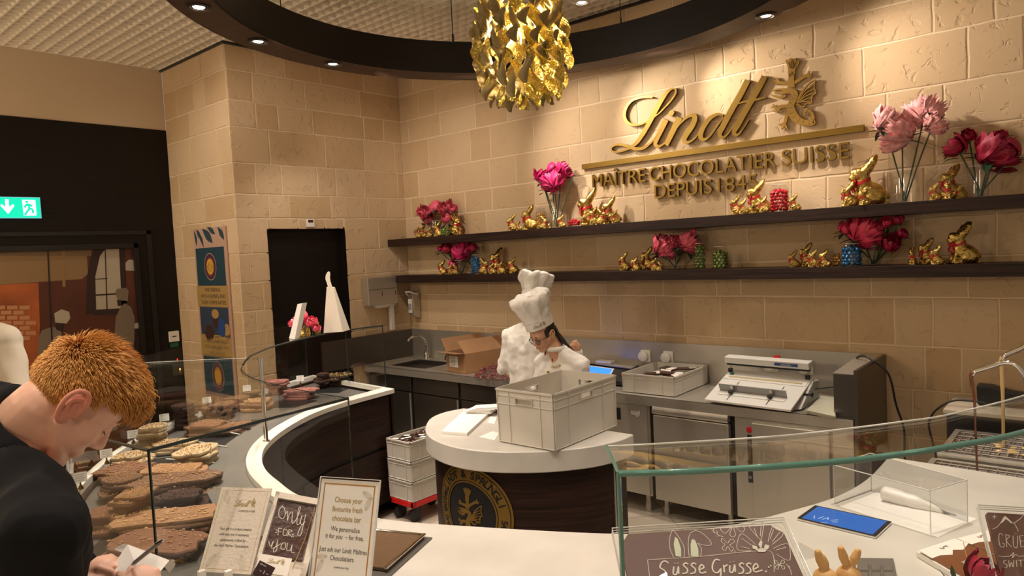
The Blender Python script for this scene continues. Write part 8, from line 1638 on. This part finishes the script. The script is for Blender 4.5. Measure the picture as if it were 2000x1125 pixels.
blob(421, 613, .07, .045, PRO); blob(422, 628, .055, .06, DKS); blob(410, 650, .09, .08, DKS); blob(409, 655, .035, .05, PRW); blob(434, 640, .07, .09, PRB); blob(435, 640, .02, .02, PRW); blob(444, 645, .06, .06, PRO); blob(446, 655, .05, .04, DKS)
# mural behind the dark frame
mu = thing('mural_panel', 'large sepia printed mural of an old brick chocolate workshop behind the dark frame', 'mural', (XD-.05, -3.6, 0))
xm = XD-.03; MM = lambda: frame((xm, 0, 0), (0, 1, 0), (0, 0, 1)); W2 = lambda px, py: (at(px, py, 0, xm).y, at(px, py, 0, xm).z)
ob('print', MB().b2((xm-.02, -5.65, 0), (xm, OY+.0, OZ)), mat('mural_brown', (.10, .026, .012), .45, var=.3, vscale=1.5), mu)
def mp_(name, P_, m_, lv=1): mb = MB(); mb.T = MM(); mb.prism([W2(*p) for p in P_], 0, .0008*lv); return ob(name, mb, m_, mu)
MUC = mat('mural_cream', (.27, .165, .075), .6); MUW = mat('mural_window', (.46, .40, .31), .6); MUO = mat('mural_orange', (.38, .095, .022), .6, var=.35, vscale=3); MUD = mat('mural_dark', (.03, .012, .010), .6); MUB = mat('mural_bricks', (.50, .24, .11), .6); MUG = mat('mural_coat', (.20, .155, .11), .6); MUT = mat('mural_tan', (.20, .12, .06), .6)
mp_('printed_wall', [(-60, 480), (168, 480), (172, 535), (160, 545), (0, 556), (-60, 560)], MUC); mp_('printed_shade', [(-60, 470), (180, 478), (178, 500), (-60, 500)], MUT, 2)
mp_('printed_glow', [(-60, 560), (75, 552), (78, 640), (72, 730), (-60, 730)], MUO)
for j in range(8):
    for i in range(6):
        x0 = -58+i*24+(12 if j % 2 else 0); y0 = 597+j*10
        if x0+20 < 76-abs(j-4)*2: mp_('printed_brick', [(x0, y0), (x0+20, y0-.5), (x0+20, y0+7), (x0, y0+7.5)], MUB, 2)
arch = [(183, 605), (183, 540), (187, 510), (195, 490), (203, 479), (232, 479), (238, 600), (233, 605)]
mp_('printed_arch', [(168, 615), (170, 540), (176, 505), (184, 485), (188, 478), (212, 478), (195, 500), (186, 540), (188, 612)], MUD, 2); mp_('printed_window', arch, MUW, 1)
for P_ in ([(204, 480), (206, 480), (210, 605), (208, 605)], [(184, 575), (235, 572), (235, 575), (184, 578)], [(184, 545), (210, 543), (210, 544.5), (184, 546.5)], [(183, 605), (240, 602), (240, 612), (183, 616)], [(232, 479), (244, 479), (247, 600), (238, 602)]): mp_('printed_bar', P_, MUD, 3)
mp_('printed_lamp', [(241, 528), (244, 514), (252, 507), (262, 508), (269, 516), (271, 530), (266, 536), (262, 529)], MUW, 2)
mp_('printed_worker', [(226, 620), (235, 600), (243, 592), (256, 600), (263, 620), (262, 665), (258, 690), (230, 680), (224, 650)], MUG, 4); mp_('printed_cap', [(225, 572), (228, 564), (246, 562), (251, 568), (249, 588), (230, 586)], MUG, 4); mp_('printed_face', [(228, 585), (248, 587), (246, 596), (230, 598)], MUD, 3)
mp_('printed_worker', [(74, 700), (75, 660), (82, 645), (104, 638), (120, 648), (122, 680), (108, 700)], MUG, 2); mp_('printed_cap', [(106, 612), (120, 604), (135, 609), (137, 622), (130, 632), (108, 630)], MUW, 2); mp_('printed_face', [(108, 630), (126, 632), (122, 648), (110, 644)], MUD, 3)
mp_('printed_table', [(262, 640), (282, 638), (285, 690), (262, 690)], MUD, 3); mp_('printed_tray', [(262, 632), (280, 628), (281, 640), (263, 642)], MUW, 4); mp_('printed_column', [(120, 478), (126, 478), (128, 560), (122, 560)], MUC, 3)
mp_('panel_joint', [(91, 470), (93.5, 470), (109, 800), (106, 800)], BLACK, 5)
